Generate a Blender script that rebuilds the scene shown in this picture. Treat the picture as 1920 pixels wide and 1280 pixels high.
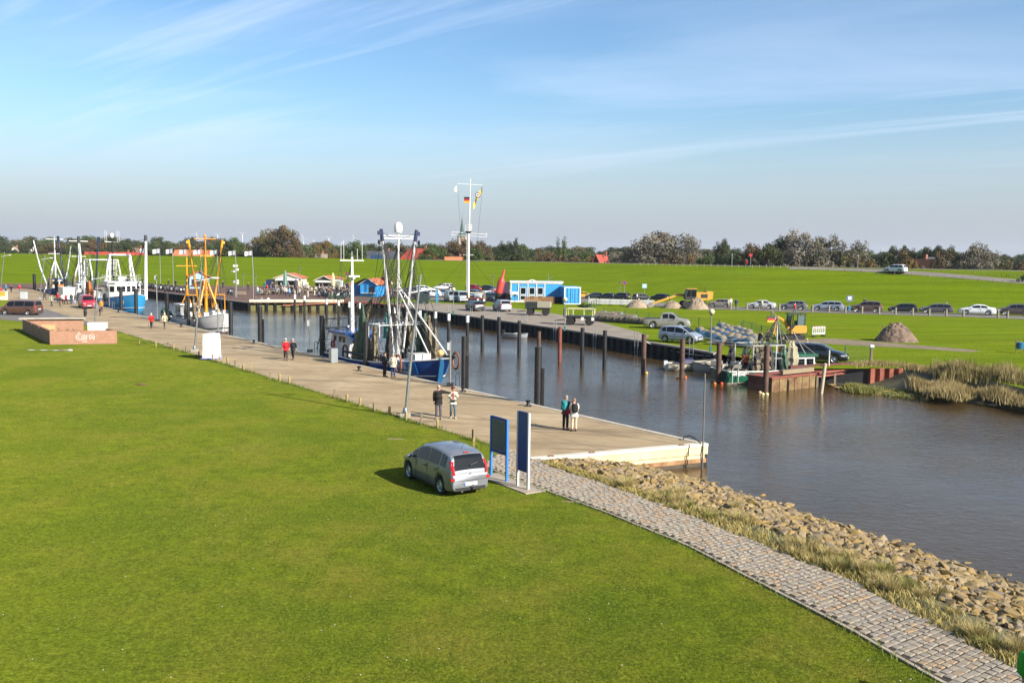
import bpy,bmesh,math,random
import numpy as np
from mathutils import Vector,Matrix
from mathutils.geometry import tessellate_polygon
for _o in list(bpy.data.objects):
 bpy.data.objects.remove(_o)
SC = bpy.context.scene
COL = SC.collection
R = math.radians
PI = math.pi
# ------------------------------------------------------------------ camera
EYE = 8.5            # metres above the near quay
FPX = 1750.0         # focal length in photograph pixels (1920 wide)
PITCH = math.atan(161 / FPX)
ROLL = 0.0125
CAMP = Vector((0,0,EYE))
_F = Vector((0,math.cos(PITCH),-math.sin(PITCH)))
_U0 = Vector((0,math.sin(PITCH),math.cos(PITCH)))
_R0 = Vector((1,0,0))
_RT = _R0 * math.cos(ROLL) + _U0 * math.sin(ROLL)
_UP = _U0 * math.cos(ROLL) - _R0 * math.sin(ROLL)
cam_data = bpy.data.cameras.new('camera')
cam_data.lens = 36 * FPX / 1920
cam_data.sensor_width = 36
cam_data.clip_start = 0.3
cam_data.clip_end = 20000
cam = bpy.data.objects.new('camera',cam_data)
COL.objects.link(cam)
m3 = Matrix((_RT,_UP,-_F)).transposed()
cam.matrix_world = Matrix.Translation(CAMP) @ m3.to_4x4()
SC.camera = cam
# ------------------------------------------------------------------ sun, sky, exposure
SUN_AZ = math.atan2(0.79,-0.61)      # clockwise from +Y
SUN_EL = R(29)
sun_dir = Vector((math.sin(SUN_AZ) * math.cos(SUN_EL),math.cos(SUN_AZ) * math.cos(SUN_EL),math.sin(SUN_EL)))
sd = bpy.data.lights.new('sun','SUN')
sd.energy = 5.0
sd.angle = R(0.5)
sd.color = (1.0,0.93,0.82)
sun = bpy.data.objects.new('sun',sd)
COL.objects.link(sun)
sun.rotation_euler = sun_dir.to_track_quat('Z','Y').to_euler()
sun.location = (40,-30,60)
world = bpy.data.worlds.new('World')
SC.world = world
world.use_nodes = True
wn = world.node_tree
wn.nodes.clear()
def wnode(t,**kw):
 n = wn.nodes.new(t)
 for k,v in kw.items():
  setattr(n,k,v)
 return n
wl = wn.links.new
sky = wnode('ShaderNodeTexSky',sky_type='NISHITA',sun_disc=False,sun_elevation=SUN_EL,sun_rotation=SUN_AZ,
   altitude=0,air_density=1.0,dust_density=0.8,ozone_density=2.5)
wtc = wnode('ShaderNodeTexCoord')
# thin cirrus: streaks on a high flat layer, seen in every direction of the sky
sep = wnode('ShaderNodeSeparateXYZ'); wl(wtc.outputs['Generated'],sep.inputs[0])
zz = wnode('ShaderNodeMath',operation='MAXIMUM'); wl(sep.outputs[2],zz.inputs[0]); zz.inputs[1].default_value = 0.0
za = wnode('ShaderNodeMath',operation='ADD'); wl(zz.outputs[0],za.inputs[0]); za.inputs[1].default_value = 0.09
dx = wnode('ShaderNodeMath',operation='DIVIDE'); wl(sep.outputs[0],dx.inputs[0]); wl(za.outputs[0],dx.inputs[1])
dy = wnode('ShaderNodeMath',operation='DIVIDE'); wl(sep.outputs[1],dy.inputs[0]); wl(za.outputs[0],dy.inputs[1])
cmb = wnode('ShaderNodeCombineXYZ'); wl(dx.outputs[0],cmb.inputs[0]); wl(dy.outputs[0],cmb.inputs[1])
mp = wnode('ShaderNodeMapping',vector_type='TEXTURE'); wl(cmb.outputs[0],mp.inputs[0])
mp.inputs['Rotation'].default_value = (0,0,R(-20)); mp.inputs['Scale'].default_value = (3.4,1.0,1); mp.inputs['Location'].default_value = (1.7,0.35,0)
wv = wnode('ShaderNodeTexNoise'); wl(mp.outputs[0],wv.inputs['Vector'])
wv.inputs['Scale'].default_value = 0.75; wv.inputs['Detail'].default_value = 9; wv.inputs['Roughness'].default_value = 0.55; wv.inputs['Distortion'].default_value = 0.7
mp2 = wnode('ShaderNodeMapping',vector_type='TEXTURE'); wl(cmb.outputs[0],mp2.inputs[0])
mp2.inputs['Rotation'].default_value = (0,0,R(-38)); mp2.inputs['Scale'].default_value = (6.0,.6,1); mp2.inputs['Location'].default_value = (4.2,2.1,0)
wv2 = wnode('ShaderNodeTexNoise'); wl(mp2.outputs[0],wv2.inputs['Vector'])
wv2.inputs['Scale'].default_value = 1.0; wv2.inputs['Detail'].default_value = 8; wv2.inputs['Roughness'].default_value = 0.6; wv2.inputs['Distortion'].default_value = 0.4
r1 = wnode('ShaderNodeMapRange'); wl(wv.outputs[0],r1.inputs[0])
r1.inputs[1].default_value = 0.45; r1.inputs[2].default_value = 0.75; r1.inputs[3].default_value = 0.0; r1.inputs[4].default_value = 0.40
r2 = wnode('ShaderNodeMapRange'); wl(wv2.outputs[0],r2.inputs[0])
r2.inputs[1].default_value = 0.52; r2.inputs[2].default_value = 0.78; r2.inputs[3].default_value = 0.0; r2.inputs[4].default_value = 0.8
ad = wnode('ShaderNodeMath',operation='ADD',use_clamp=True); wl(r1.outputs[0],ad.inputs[0]); wl(r2.outputs[0],ad.inputs[1])
fade = wnode('ShaderNodeMapRange'); wl(sep.outputs[2],fade.inputs[0])
fade.inputs[1].default_value = 0.03; fade.inputs[2].default_value = 0.16
cf = wnode('ShaderNodeMath',operation='MULTIPLY'); wl(ad.outputs[0],cf.inputs[0]); wl(fade.outputs[0],cf.inputs[1])
mixc = wnode('ShaderNodeMix',data_type='RGBA'); wl(cf.outputs[0],mixc.inputs[0]); wl(sky.outputs[0],mixc.inputs[6])
mixc.inputs[7].default_value = (6.2,6.7,8.0,1)
# low lilac-grey haze band all round the horizon
hz = wnode('ShaderNodeMapRange',interpolation_type='SMOOTHSTEP'); wl(sep.outputs[2],hz.inputs[0])
hz.inputs[1].default_value = -0.01; hz.inputs[2].default_value = 0.165; hz.inputs[3].default_value = 0.95; hz.inputs[4].default_value = 0.0
mixh = wnode('ShaderNodeMix',data_type='RGBA'); wl(hz.outputs[0],mixh.inputs[0]); wl(mixc.outputs[2],mixh.inputs[6])
mixh.inputs[7].default_value = (2.75,2.98,3.5,1)
bg = wnode('ShaderNodeBackground'); hs = wnode('ShaderNodeHueSaturation'); hs.inputs['Saturation'].default_value = 1.18; wl(mixh.outputs[2],hs.inputs['Color']); wl(hs.outputs[0],bg.inputs[0]); bg.inputs[1].default_value = 0.073
wo = wnode('ShaderNodeOutputWorld'); wl(bg.outputs[0],wo.inputs[0])
SC.view_settings.view_transform = 'Standard'
SC.view_settings.look = 'None'
SC.view_settings.gamma = 1
SC.view_settings.use_curve_mapping = False
SC.view_settings.exposure = 1.22
SC.cycles.use_denoising = True
SC.cycles.max_bounces = 6
SC.cycles.transparent_max_bounces = 12
# ------------------------------------------------------------------ placing: photograph pixel -> point of the place
def ray(px,py):
 return _F + _RT * ((px - 960) / FPX) + _UP * ((640 - py) / FPX)
def at(px,py,z=0.0):
 d = ray(px,py)
 t = (z - EYE) / d.z
 return CAMP + d * t
def atY(px,py,Y):
 d = ray(px,py)
 return CAMP + d * (Y / d.y)
def zat(px,py,Y):
 return atY(px,py,Y).z
# the near quay's straight edge: s metres along it, n metres out over the water
Q0 = Vector((9.06,42.3,0)); QD = Vector((-0.584,0.812,0)).normalized(); QN = Vector((0.812,0.584,0)).normalized()
def Q(s,n=0.0,z=0.0):
 p = Q0 + QD * s + QN * n
 return Vector((p.x,p.y,z))
QANG = math.atan2(-QD.y,-QD.x)       # heading of a boat whose bow points along the quay towards the sea
WATER = -1.0
FARZ = 0.4
# ------------------------------------------------------------------ materials
def lin(c):
 return tuple((v / 12.92 if v <= 0.04045 else ((v + 0.055) / 1.055) ** 2.4) for v in c)
def hexc(h):
 return lin(tuple(int(h[i:i + 2],16) / 255 for i in (0,2,4)))
MATS = {}
ALB = 0.75          # one scale for every albedo, paired with the exposure above
def M(name,col,rough=0.6,metal=0.0,var=0.12,scale=2.0,bump=0.0,bscale=None,coat=0.0,col2=None,detail=5,stretch=None,rnd=0.0,spec=None,bdist=0.02):
 if name in MATS:
  return MATS[name]
 col = tuple(v * ALB for v in col); col2 = tuple(v * ALB for v in col2) if col2 else None
 m = bpy.data.materials.new(name); m.use_nodes = True
 nt = m.node_tree; nt.nodes.clear()
 out = nt.nodes.new('ShaderNodeOutputMaterial'); b = nt.nodes.new('ShaderNodeBsdfPrincipled')
 nt.links.new(b.outputs[0],out.inputs[0])
 tc = nt.nodes.new('ShaderNodeTexCoord')
 src = tc.outputs['Object']
 if stretch:
  mpn = nt.nodes.new('ShaderNodeMapping'); nt.links.new(src,mpn.inputs[0]); mpn.inputs['Scale'].default_value = stretch; src = mpn.outputs[0]
 n = nt.nodes.new('ShaderNodeTexNoise'); nt.links.new(src,n.inputs['Vector'])
 n.inputs['Scale'].default_value = scale; n.inputs['Detail'].default_value = detail; n.inputs['Roughness'].default_value = 0.62
 rp = nt.nodes.new('ShaderNodeMapRange'); nt.links.new(n.outputs[0],rp.inputs[0]); rp.inputs[1].default_value = 0.3; rp.inputs[2].default_value = 0.7
 mx = nt.nodes.new('ShaderNodeMix'); mx.data_type = 'RGBA'; nt.links.new(rp.outputs[0],mx.inputs[0])
 c1 = tuple(max(0,v * (1 - var)) for v in col); c2 = col2 if col2 else tuple(min(1,v * (1 + var)) for v in col)
 mx.inputs[6].default_value = (*c1,1); mx.inputs[7].default_value = (*c2,1)
 cs = mx.outputs[2]
 if rnd:
  oi = nt.nodes.new('ShaderNodeObjectInfo'); hv = nt.nodes.new('ShaderNodeHueSaturation')
  a = nt.nodes.new('ShaderNodeMapRange'); nt.links.new(oi.outputs['Random'],a.inputs[0]); a.inputs[3].default_value = 1 - rnd; a.inputs[4].default_value = 1 + rnd
  h2 = nt.nodes.new('ShaderNodeMapRange'); nt.links.new(oi.outputs['Random'],h2.inputs[0]); h2.inputs[3].default_value = 0.5 + rnd * 0.06; h2.inputs[4].default_value = 0.5 - rnd * 0.06
  nt.links.new(a.outputs[0],hv.inputs['Value']); nt.links.new(h2.outputs[0],hv.inputs['Hue']); nt.links.new(cs,hv.inputs['Color']); cs = hv.outputs[0]
 nt.links.new(cs,b.inputs['Base Color'])
 b.inputs['Roughness'].default_value = rough; b.inputs['Metallic'].default_value = metal
 b.inputs['Coat Weight'].default_value = coat; b.inputs['Coat Roughness'].default_value = 0.06
 if spec is not None:
  b.inputs['Specular IOR Level'].default_value = spec
 if bump:
  nb = nt.nodes.new('ShaderNodeTexNoise'); nt.links.new(src,nb.inputs['Vector']); nb.inputs['Scale'].default_value = bscale or scale * 4; nb.inputs['Detail'].default_value = 4
  bp = nt.nodes.new('ShaderNodeBump'); nt.links.new(nb.outputs[0],bp.inputs['Height']); bp.inputs['Strength'].default_value = bump; bp.inputs['Distance'].default_value = bdist
  nt.links.new(bp.outputs[0],b.inputs['Normal'])
 MATS[name] = m
 return m
def paint(h,name=None,rough=0.32,coat=0.6):
 return M(name or 'paint_' + h,hexc(h),rough,0.0,0.05,1.5,coat=coat)
def plain(h,rough=0.6,var=0.1,metal=0.0):
 return M('plain_%s_%d_%d' % (h,rough * 100,metal * 10),hexc(h),rough,metal,var,3.0)
def cloth(h):
 return M('cloth_' + h,hexc(h),0.85,0,0.2,9.0,bump=0.3,bscale=14)
GLASS = M('dark_glass',(0.010,0.013,0.016),0.05,0,0.1,1.0,spec=0.28)
RUBBER = M('rubber',(0.015,0.015,0.016),0.8,0,0.2,8)
CHROME = M('galvanised',(0.45,0.46,0.47),0.38,0.85,0.12,5)
ALLOY = M('alloy',(0.55,0.56,0.58),0.3,0.7,0.05,5)
BLACKP = M('black_plastic',(0.02,0.02,0.022),0.5,0,0.2,5)
WHITEP = M('white_paint',(0.76,0.76,0.74),0.42,0,0.07,2.5,coat=0.15)
REDLAMP = M('red_lamp',(0.5,0.012,0.015),0.15,0,0.1,6,coat=0.6)
HEADLAMP = M('clear_lamp',(0.6,0.62,0.65),0.1,0.4,0.1,6,coat=0.6)
SKIN = M('skin',(0.52,0.30,0.21),0.55,0,0.08,8)
WOOD = M('weathered_wood',(0.20,0.155,0.105),0.8,0,0.35,3.0,bump=0.4,stretch=(1,1,0.2))
WOODY = M('yellowed_wood',(0.34,0.25,0.09),0.8,0,0.35,5.0,bump=0.4)
STEELD = M('dark_pile_steel',(0.018,0.018,0.02),0.5,0.2,0.4,2.5,bump=0.3)
RUST = M('rusty_steel',(0.20,0.062,0.03),0.8,0.1,0.5,2.2,bump=0.5,col2=(0.30,0.13,0.07))
ROPE = M('rope',(0.35,0.31,0.24),0.9,0,0.2,8)
ROPED = M('dark_rope',(0.03,0.03,0.032),0.9,0,0.2,8)
CONC = M('concrete',(0.36,0.33,0.28),0.85,0,0.15,1.0,bump=0.2)
# ------------------------------------------------------------------ mesh builder
class MB:
 def __init__(s):
  s.v = []; s.f = []
 def add(s,verts,faces):
  o = len(s.v); s.v += [tuple(p) for p in verts]; s.f += [tuple(i + o for i in f) for f in faces]
  return s
 def box(s,c,d,rz=0.0,m=None):
  x,y,z = d[0] / 2,d[1] / 2,d[2] / 2
  P = [Vector(p) for p in ((-x,-y,-z),(x,-y,-z),(x,y,-z),(-x,y,-z),(-x,-y,z),(x,-y,z),(x,y,z),(-x,y,z))]
  if m is not None:
   P = [m @ p for p in P]
  elif rz:
   r = Matrix.Rotation(rz,3,'Z'); P = [r @ p for p in P]
  c = Vector(c)
  return s.add([p + c for p in P],[(0,3,2,1),(4,5,6,7),(0,1,5,4),(1,2,6,5),(2,3,7,6),(3,0,4,7)])
 def beam(s,a,b,w,h,up=(0,0,1)):
  a = Vector(a); b = Vector(b); d = (b - a).normalized(); u = Vector(up)
  r = d.cross(u)
  if r.length < 1e-4:
   r = d.cross(Vector((1,0,0)))
  r.normalize(); u = r.cross(d)
  P = []
  for q in (a,b):
   P += [q - r * w / 2 - u * h / 2,q + r * w / 2 - u * h / 2,q + r * w / 2 + u * h / 2,q - r * w / 2 + u * h / 2]
  return s.add(P,[(0,1,2,3),(7,6,5,4),(0,4,5,1),(1,5,6,2),(2,6,7,3),(3,7,4,0)])
 def tube(s,pts,r,n=7,cap=True):
  pts = [Vector(p) for p in pts]
  rs = r if isinstance(r,(list,tuple)) else [r] * len(pts)
  rings = []
  prev = None
  for i,p in enumerate(pts):
   d = (pts[min(i + 1,len(pts) - 1)] - pts[max(i - 1,0)])
   if d.length < 1e-6: d = Vector((0,0,1))
   d.normalize()
   if prev is None:
    a = Vector((0,0,1)) if abs(d.z) < 0.9 else Vector((1,0,0))
    u = d.cross(a).normalized()
   else:
    u = (prev - d * prev.dot(d))
    u = u.normalized() if u.length > 1e-6 else d.cross(Vector((0,1,0))).normalized()
   prev = u; w = d.cross(u)
   rings.append([p + (u * math.cos(2 * PI * k / n) + w * math.sin(2 * PI * k / n)) * rs[i] for k in range(n)])
  return s.loft(rings,True,cap)
 def loft(s,rings,closed=True,cap=True):
  n = len(rings[0]); V = [p for r in rings for p in r]; F = []
  for i in range(len(rings) - 1):
   for k in range(n if closed else n - 1):
    k2 = (k + 1) % n
    F.append((i * n + k,i * n + k2,(i + 1) * n + k2,(i + 1) * n + k))
  if cap:
   F.append(tuple(range(n - 1,-1,-1))); F.append(tuple((len(rings) - 1) * n + k for k in range(n)))
  return s.add(V,F)
 def lathe(s,prof,n=16,c=(0,0,0),axis='Z',cap=True):
  c = Vector(c); rings = []
  for r,h in prof:
   ring = []
   for k in range(n):
    a = 2 * PI * k / n; x,y = r * math.cos(a),r * math.sin(a)
    ring.append(c + (Vector((x,y,h)) if axis == 'Z' else Vector((h,x,y)) if axis == 'X' else Vector((y,h,x))))
   rings.append(ring)
  return s.loft(rings,True,cap)
 def ball(s,c,r,n=10,m=6):
  if not isinstance(r,(tuple,list)): r = (r,r,r)
  c = Vector(c); rings = []
  for i in range(m + 1):
   t = PI * (i + 0.02 if i == 0 else i - 0.02 if i == m else i) / m
   rings.append([c + Vector((r[0] * math.sin(t) * math.cos(2 * PI * k / n),r[1] * math.sin(t) * math.sin(2 * PI * k / n),-r[2] * math.cos(t))) for k in range(n)])
  return s.loft(rings,True,True)
 def prism(s,poly,z0,z1):
  n = len(poly)
  area = sum(poly[i][0] * poly[(i + 1) % n][1] - poly[(i + 1) % n][0] * poly[i][1] for i in range(n))
  if area < 0: poly = poly[::-1]
  V = [(p[0],p[1],z0) for p in poly] + [(p[0],p[1],z1) for p in poly]
  F = [tuple(range(n - 1,-1,-1)),tuple(range(n,2 * n))] + [(i,(i + 1) % n,n + (i + 1) % n,n + i) for i in range(n)]
  return s.add(V,F)
 def ext(s,poly,axis,a,b):
  """polygon in the plane across `axis` ('X' -> (y,z), 'Y' -> (x,z)) extruded a..b"""
  n = len(poly)
  def P(p,t):
   return (t,p[0],p[1]) if axis == 'X' else (p[0],t,p[1])
  V = [P(p,a) for p in poly] + [P(p,b) for p in poly]
  F = [tuple(range(n)),tuple(range(2 * n - 1,n - 1,-1))] + [(i,n + i,n + (i + 1) % n,(i + 1) % n) for i in range(n)]
  return s.add(V,F)
 def quad(s,a,b,c,d):
  return s.add([a,b,c,d],[(0,1,2,3)])
 def xf(s,mat):
  s.v = [tuple(mat @ Vector(p)) for p in s.v]; return s
 def mesh(s,name,smooth=0):
  me = bpy.data.meshes.new(name)
  me.from_pydata(s.v,[],s.f); me.validate(); me.update()
  bm = bmesh.new(); bm.from_mesh(me); bmesh.ops.recalc_face_normals(bm,faces=bm.faces); bm.to_mesh(me); bm.free()
  if smooth:
   me.polygons.foreach_set('use_smooth',[True] * len(me.polygons))
   me.set_sharp_from_angle(angle=R(smooth))
  me.materials.append(None)
  return me
def obj(name,me,mat,parent=None,loc=None,rz=0.0):
 if isinstance(me,MB):
  me = me.mesh(name)
 o = bpy.data.objects.new(name,me); COL.objects.link(o)
 if len(me.materials) == 0: me.materials.append(None)
 o.material_slots[0].link = 'OBJECT'; o.material_slots[0].material = mat
 if parent is not None: o.parent = parent
 if loc is not None: o.location = loc
 if rz: o.rotation_euler = (0,0,rz)
 return o
def P(name,mb,mat,parent=None,smooth=0):
 return obj(name,mb.mesh(name,smooth),mat,parent)
def tag(o,label=None,cat=None,group=None,kind=None):
 if label: o['label'] = label
 if cat: o['category'] = cat
 if group: o['group'] = group
 if kind: o['kind'] = kind
 return o
def thing(name,label,cat,loc=(0,0,0),rz=0.0,group=None,scale=1.0):
 o = bpy.data.objects.new(name,None); COL.objects.link(o)
 o.empty_display_size = 0.3
 o.location = loc; o.rotation_euler = (0,0,rz)
 if scale != 1.0: o.scale = (scale,) * 3
 return tag(o,label,cat,group)
def copy_tree(o,parent=None):
 c = o.copy(); COL.objects.link(c)
 if parent is not None: c.parent = parent
 for ch in list(o.children):
  copy_tree(ch,c)
 return c
def dup(o,loc,rz=0.0,label=None,scale=None):
 c = copy_tree(o); c.location = loc; c.rotation_euler = (0,0,rz)
 if label: c['label'] = label
 if scale is not None: c.scale = scale if isinstance(scale,tuple) else (scale,) * 3
 return c
def sheet(name,poly,z,mat,parent=None,kind='structure',sub=0):
 pts = [Vector((p[0],p[1],z if not callable(z) else z(p[0],p[1]))) for p in poly]
 tris = tessellate_polygon([pts])
 mb = MB(); mb.add(pts,[tuple(t) for t in tris])
 me = mb.mesh(name)
 bm = bmesh.new(); bm.from_mesh(me)
 if sum(f.normal.z for f in bm.faces) < 0:
  bmesh.ops.reverse_faces(bm,faces=bm.faces)
 bm.to_mesh(me); bm.free()
 o = obj(name,me,mat,parent)
 if parent is None: tag(o,kind=kind)
 return o
def text(name,body,size,mat,parent,loc,rot,depth=0.004,bold=0.0,align='CENTER',sx=1.0):
 cu = bpy.data.curves.new(name,'FONT'); cu.body = body; cu.size = size; cu.align_x = align; cu.align_y = 'CENTER'; cu.extrude = depth; cu.offset = bold; cu.resolution_u = 3
 t = bpy.data.objects.new(name,cu); COL.objects.link(t)
 dg = bpy.context.evaluated_depsgraph_get(); me = bpy.data.meshes.new_from_object(t.evaluated_get(dg))
 bpy.data.objects.remove(t); bpy.data.curves.remove(cu)
 me.materials.clear()
 o = obj(name,me,mat,parent); o.location = loc; o.rotation_euler = rot; o.scale = (sx,1,1)
 return o
rng = random.Random(7)
nrng = np.random.default_rng(11)
def fast_mesh(name,V,F):
 """V (n,3) float array, F (m,k) int array"""
 me = bpy.data.meshes.new(name); k = F.shape[1]
 me.vertices.add(len(V)); me.vertices.foreach_set('co',V.astype(np.float32).ravel())
 me.loops.add(F.size); me.loops.foreach_set('vertex_index',F.astype(np.int32).ravel())
 me.polygons.add(len(F)); me.polygons.foreach_set('loop_start',np.arange(0,F.size,k,dtype=np.int32))
 me.update(calc_edges=True); me.materials.append(None)
 return me
def blades(name,P0,h,w,lean,mat,tri=True,heading=None):
 """grass blades: P0 (n,3) roots, h, w, lean arrays -> one mesh of tapering triangles bent at mid height"""
 n = len(P0); a = nrng.uniform(0,2 * PI,n) if heading is None else heading
 dx,dy = np.cos(a),np.sin(a); b = nrng.uniform(0,2 * PI,n)
 wx,wy = np.cos(b) * w / 2,np.sin(b) * w / 2
 V = np.zeros((n,5,3))
 V[:,0] = P0; V[:,1] = P0
 V[:,0,0] -= wx; V[:,0,1] -= wy; V[:,1,0] += wx; V[:,1,1] += wy
 mid = P0.copy(); mid[:,0] += dx * lean * 0.3; mid[:,1] += dy * lean * 0.3; mid[:,2] += h * 0.55
 V[:,2] = mid; V[:,3] = mid
 V[:,2,0] -= wx * .7; V[:,2,1] -= wy * .7; V[:,3,0] += wx * .7; V[:,3,1] += wy * .7
 tip = P0.copy(); tip[:,0] += dx * lean; tip[:,1] += dy * lean; tip[:,2] += h
 V[:,4] = tip
 base = np.arange(n)[:,None] * 5
 F = np.concatenate([base + np.array([[0,1,3]]),base + np.array([[0,3,2]]),base + np.array([[2,3,4]])])
 return fast_mesh(name,V.reshape(-1,3),F)
# ================================================================== THE SETTING
FARZ = 0.33
def node_mat(name):
 m = bpy.data.materials.new(name); m.use_nodes = True
 nt = m.node_tree; nt.nodes.clear()
 out = nt.nodes.new('ShaderNodeOutputMaterial'); b = nt.nodes.new('ShaderNodeBsdfPrincipled'); nt.links.new(b.outputs[0],out.inputs[0])
 tc = nt.nodes.new('ShaderNodeTexCoord')
 def noise(scale,detail=5,rough=0.6,stretch=None,rot=0.0,dist=0.0):
  s = tc.outputs['Object']
  if stretch:
   mp_ = nt.nodes.new('ShaderNodeMapping'); mp_.vector_type = 'TEXTURE'; nt.links.new(s,mp_.inputs[0]); mp_.inputs['Scale'].default_value = tuple(1 / v for v in stretch); mp_.inputs['Rotation'].default_value = (0,0,rot); s = mp_.outputs[0]
  n = nt.nodes.new('ShaderNodeTexNoise'); nt.links.new(s,n.inputs['Vector']); n.inputs['Scale'].default_value = scale; n.inputs['Detail'].default_value = detail; n.inputs['Roughness'].default_value = rough; n.inputs['Distortion'].default_value = dist
  return n.outputs[0]
 def rng_(v,a,b_,c=0.0,d=1.0):
  n = nt.nodes.new('ShaderNodeMapRange'); nt.links.new(v,n.inputs[0])
  for i,q in enumerate((a,b_,c,d)): n.inputs[1 + i].default_value = q
  return n.outputs[0]
 def mix(f,a,b_,blend='MIX'):
  n = nt.nodes.new('ShaderNodeMix'); n.data_type = 'RGBA'; n.blend_type = blend
  if isinstance(f,(int,float)): n.inputs[0].default_value = f
  else: nt.links.new(f,n.inputs[0])
  for sck,v in ((6,a),(7,b_)):
   if isinstance(v,tuple): n.inputs[sck].default_value = (*(q * ALB for q in v),1)
   else: nt.links.new(v,n.inputs[sck])
  return n.outputs[2]
 def bump(h,strength,dist=0.02,prev=None):
  n = nt.nodes.new('ShaderNodeBump'); nt.links.new(h,n.inputs['Height']); n.inputs['Strength'].default_value = strength; n.inputs['Distance'].default_value = dist
  if prev is not None: nt.links.new(prev,n.inputs['Normal'])
  return n.outputs[0]
 return m,nt,b,noise,rng_,mix,bump
def grass_mat(name,dark,light,dry,fine=9.0,dryamt=0.6,streak=None,bumps=0.8,fresh=(0.10,0.19,0.018)):
 m,nt,b,noise,rng_,mix,bump = node_mat(name)
 c = mix(rng_(noise(0.9,6),.35,.65),dark,light)
 c = mix(rng_(noise(0.13,5,.55),.40,.66,0,dryamt),c,dry)
 c = mix(rng_(noise(0.06,4,.6),.50,.72,0,.7),c,fresh)
 if streak:
  c = mix(rng_(noise(1.0,4,.6,streak[0],streak[1]),.42,.66,0,1.0),c,tuple(v * .7 for v in dark))
 f = noise(fine,6,.75)
 c = mix(rng_(f,.28,.72,0.0,1.0),mix(0.62,c,(0.02,0.04,0.006),'MULTIPLY'),c) if False else mix(rng_(f,.3,.62,.6,0.0),c,tuple(v * .42 for v in dark))
 f2 = noise(fine * 5,3,.7)
 c = mix(rng_(f2,.45,.75,0,.55),c,tuple(min(1,v * 1.5) for v in light))
 nt.links.new(c,b.inputs['Base Color']); b.inputs['Roughness'].default_value = 0.9; b.inputs['Specular IOR Level'].default_value = 0.0
 b.inputs['Sheen Weight'].default_value = .07; b.inputs['Sheen Roughness'].default_value = .45; b.inputs['Sheen Tint'].default_value = (.46,.54,.075,1)
 nt.links.new(bump(f2,bumps,0.05,bump(f,bumps,0.12)),b.inputs['Normal'])
 MATS[name] = m
 return m
def lawn_colour(nt,noise,rng_,mix):
 c = mix(rng_(noise(1.1,6,.65),.40,.60),(0.062,0.104,0.003),(0.190,0.228,0.008))
 c = mix(rng_(noise(0.34,6,.62),.46,.64,0,1.0),c,(0.245,0.198,0.028))
 c = mix(rng_(noise(0.13,5,.62),.47,.62,0,.95),c,(0.052,0.108,0.003))
 c = mix(rng_(noise(0.21,5,.6,(1,1,1),2.0),.55,.72,0,.7),c,(0.26,0.20,0.045))
 tc = nt.nodes.new('ShaderNodeTexCoord'); dt = nt.nodes.new('ShaderNodeVectorMath'); dt.operation = 'DOT_PRODUCT'; nt.links.new(tc.outputs['Object'],dt.inputs[0]); dt.inputs[1].default_value = QN
 up_ = rng_(dt.outputs['Value'],QN.dot(Q0) - 22,QN.dot(Q0) - 34,0,.62)      # yellowish slope grass away from the quay, sunlit brightness put into its colour
 c = mix(up_,c,(0.250,0.290,0.010))
 k = rng_(noise(3.1,8,.78),.36,.66,.8,0.0)
 c = mix(k,c,(0.030,0.050,0.005))
 g = noise(11,5,.8)
 c = mix(rng_(g,.50,.68,0,.7),c,(0.31,0.35,0.045))
 return mix(rng_(g,.32,.50,.85,0),c,(0.022,0.040,0.004))
def lawn_mat():
 m,nt,b,noise,rng_,mix,bump = node_mat('lawn')
 c = lawn_colour(nt,noise,rng_,mix); f2 = noise(42,3,.7)
 c = mix(rng_(f2,.48,.78,0,.5),c,(0.24,0.30,0.05))
 nt.links.new(c,b.inputs['Base Color']); b.inputs['Roughness'].default_value = 0.9; b.inputs['Specular IOR Level'].default_value = 0.0
 b.inputs['Sheen Weight'].default_value = .17; b.inputs['Sheen Roughness'].default_value = .45; b.inputs['Sheen Tint'].default_value = (.46,.54,.075,1)
 nt.links.new(bump(f2,.7,0.04,bump(noise(6,6,.75),.8,0.09)),b.inputs['Normal'])
 return m
LAWN = lawn_mat()
DIKEG = grass_mat('dike_grass',(0.112,0.175,0.003),(0.150,0.215,0.005),(0.190,0.220,0.010),fine=2.5,dryamt=.3,streak=((0.03,0.5,1),R(-25)),bumps=.5)
MEADOW = grass_mat('meadow',(0.125,0.185,0.006),(0.172,0.245,0.010),(0.245,0.235,0.03),fine=4.0,dryamt=.55,streak=((0.05,0.7,1),R(15)),bumps=.6)
# --- far country to the horizon
gp = MB(); gp.quad((-9000,-300,-4.0),(9000,-300,-4.0),(9000,12000,-4.0),(-9000,12000,-4.0))
ground = tag(P('ground',gp,M('far_fields',(0.07,0.11,0.03),0.9,0,.4,.01)),kind='structure')
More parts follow.
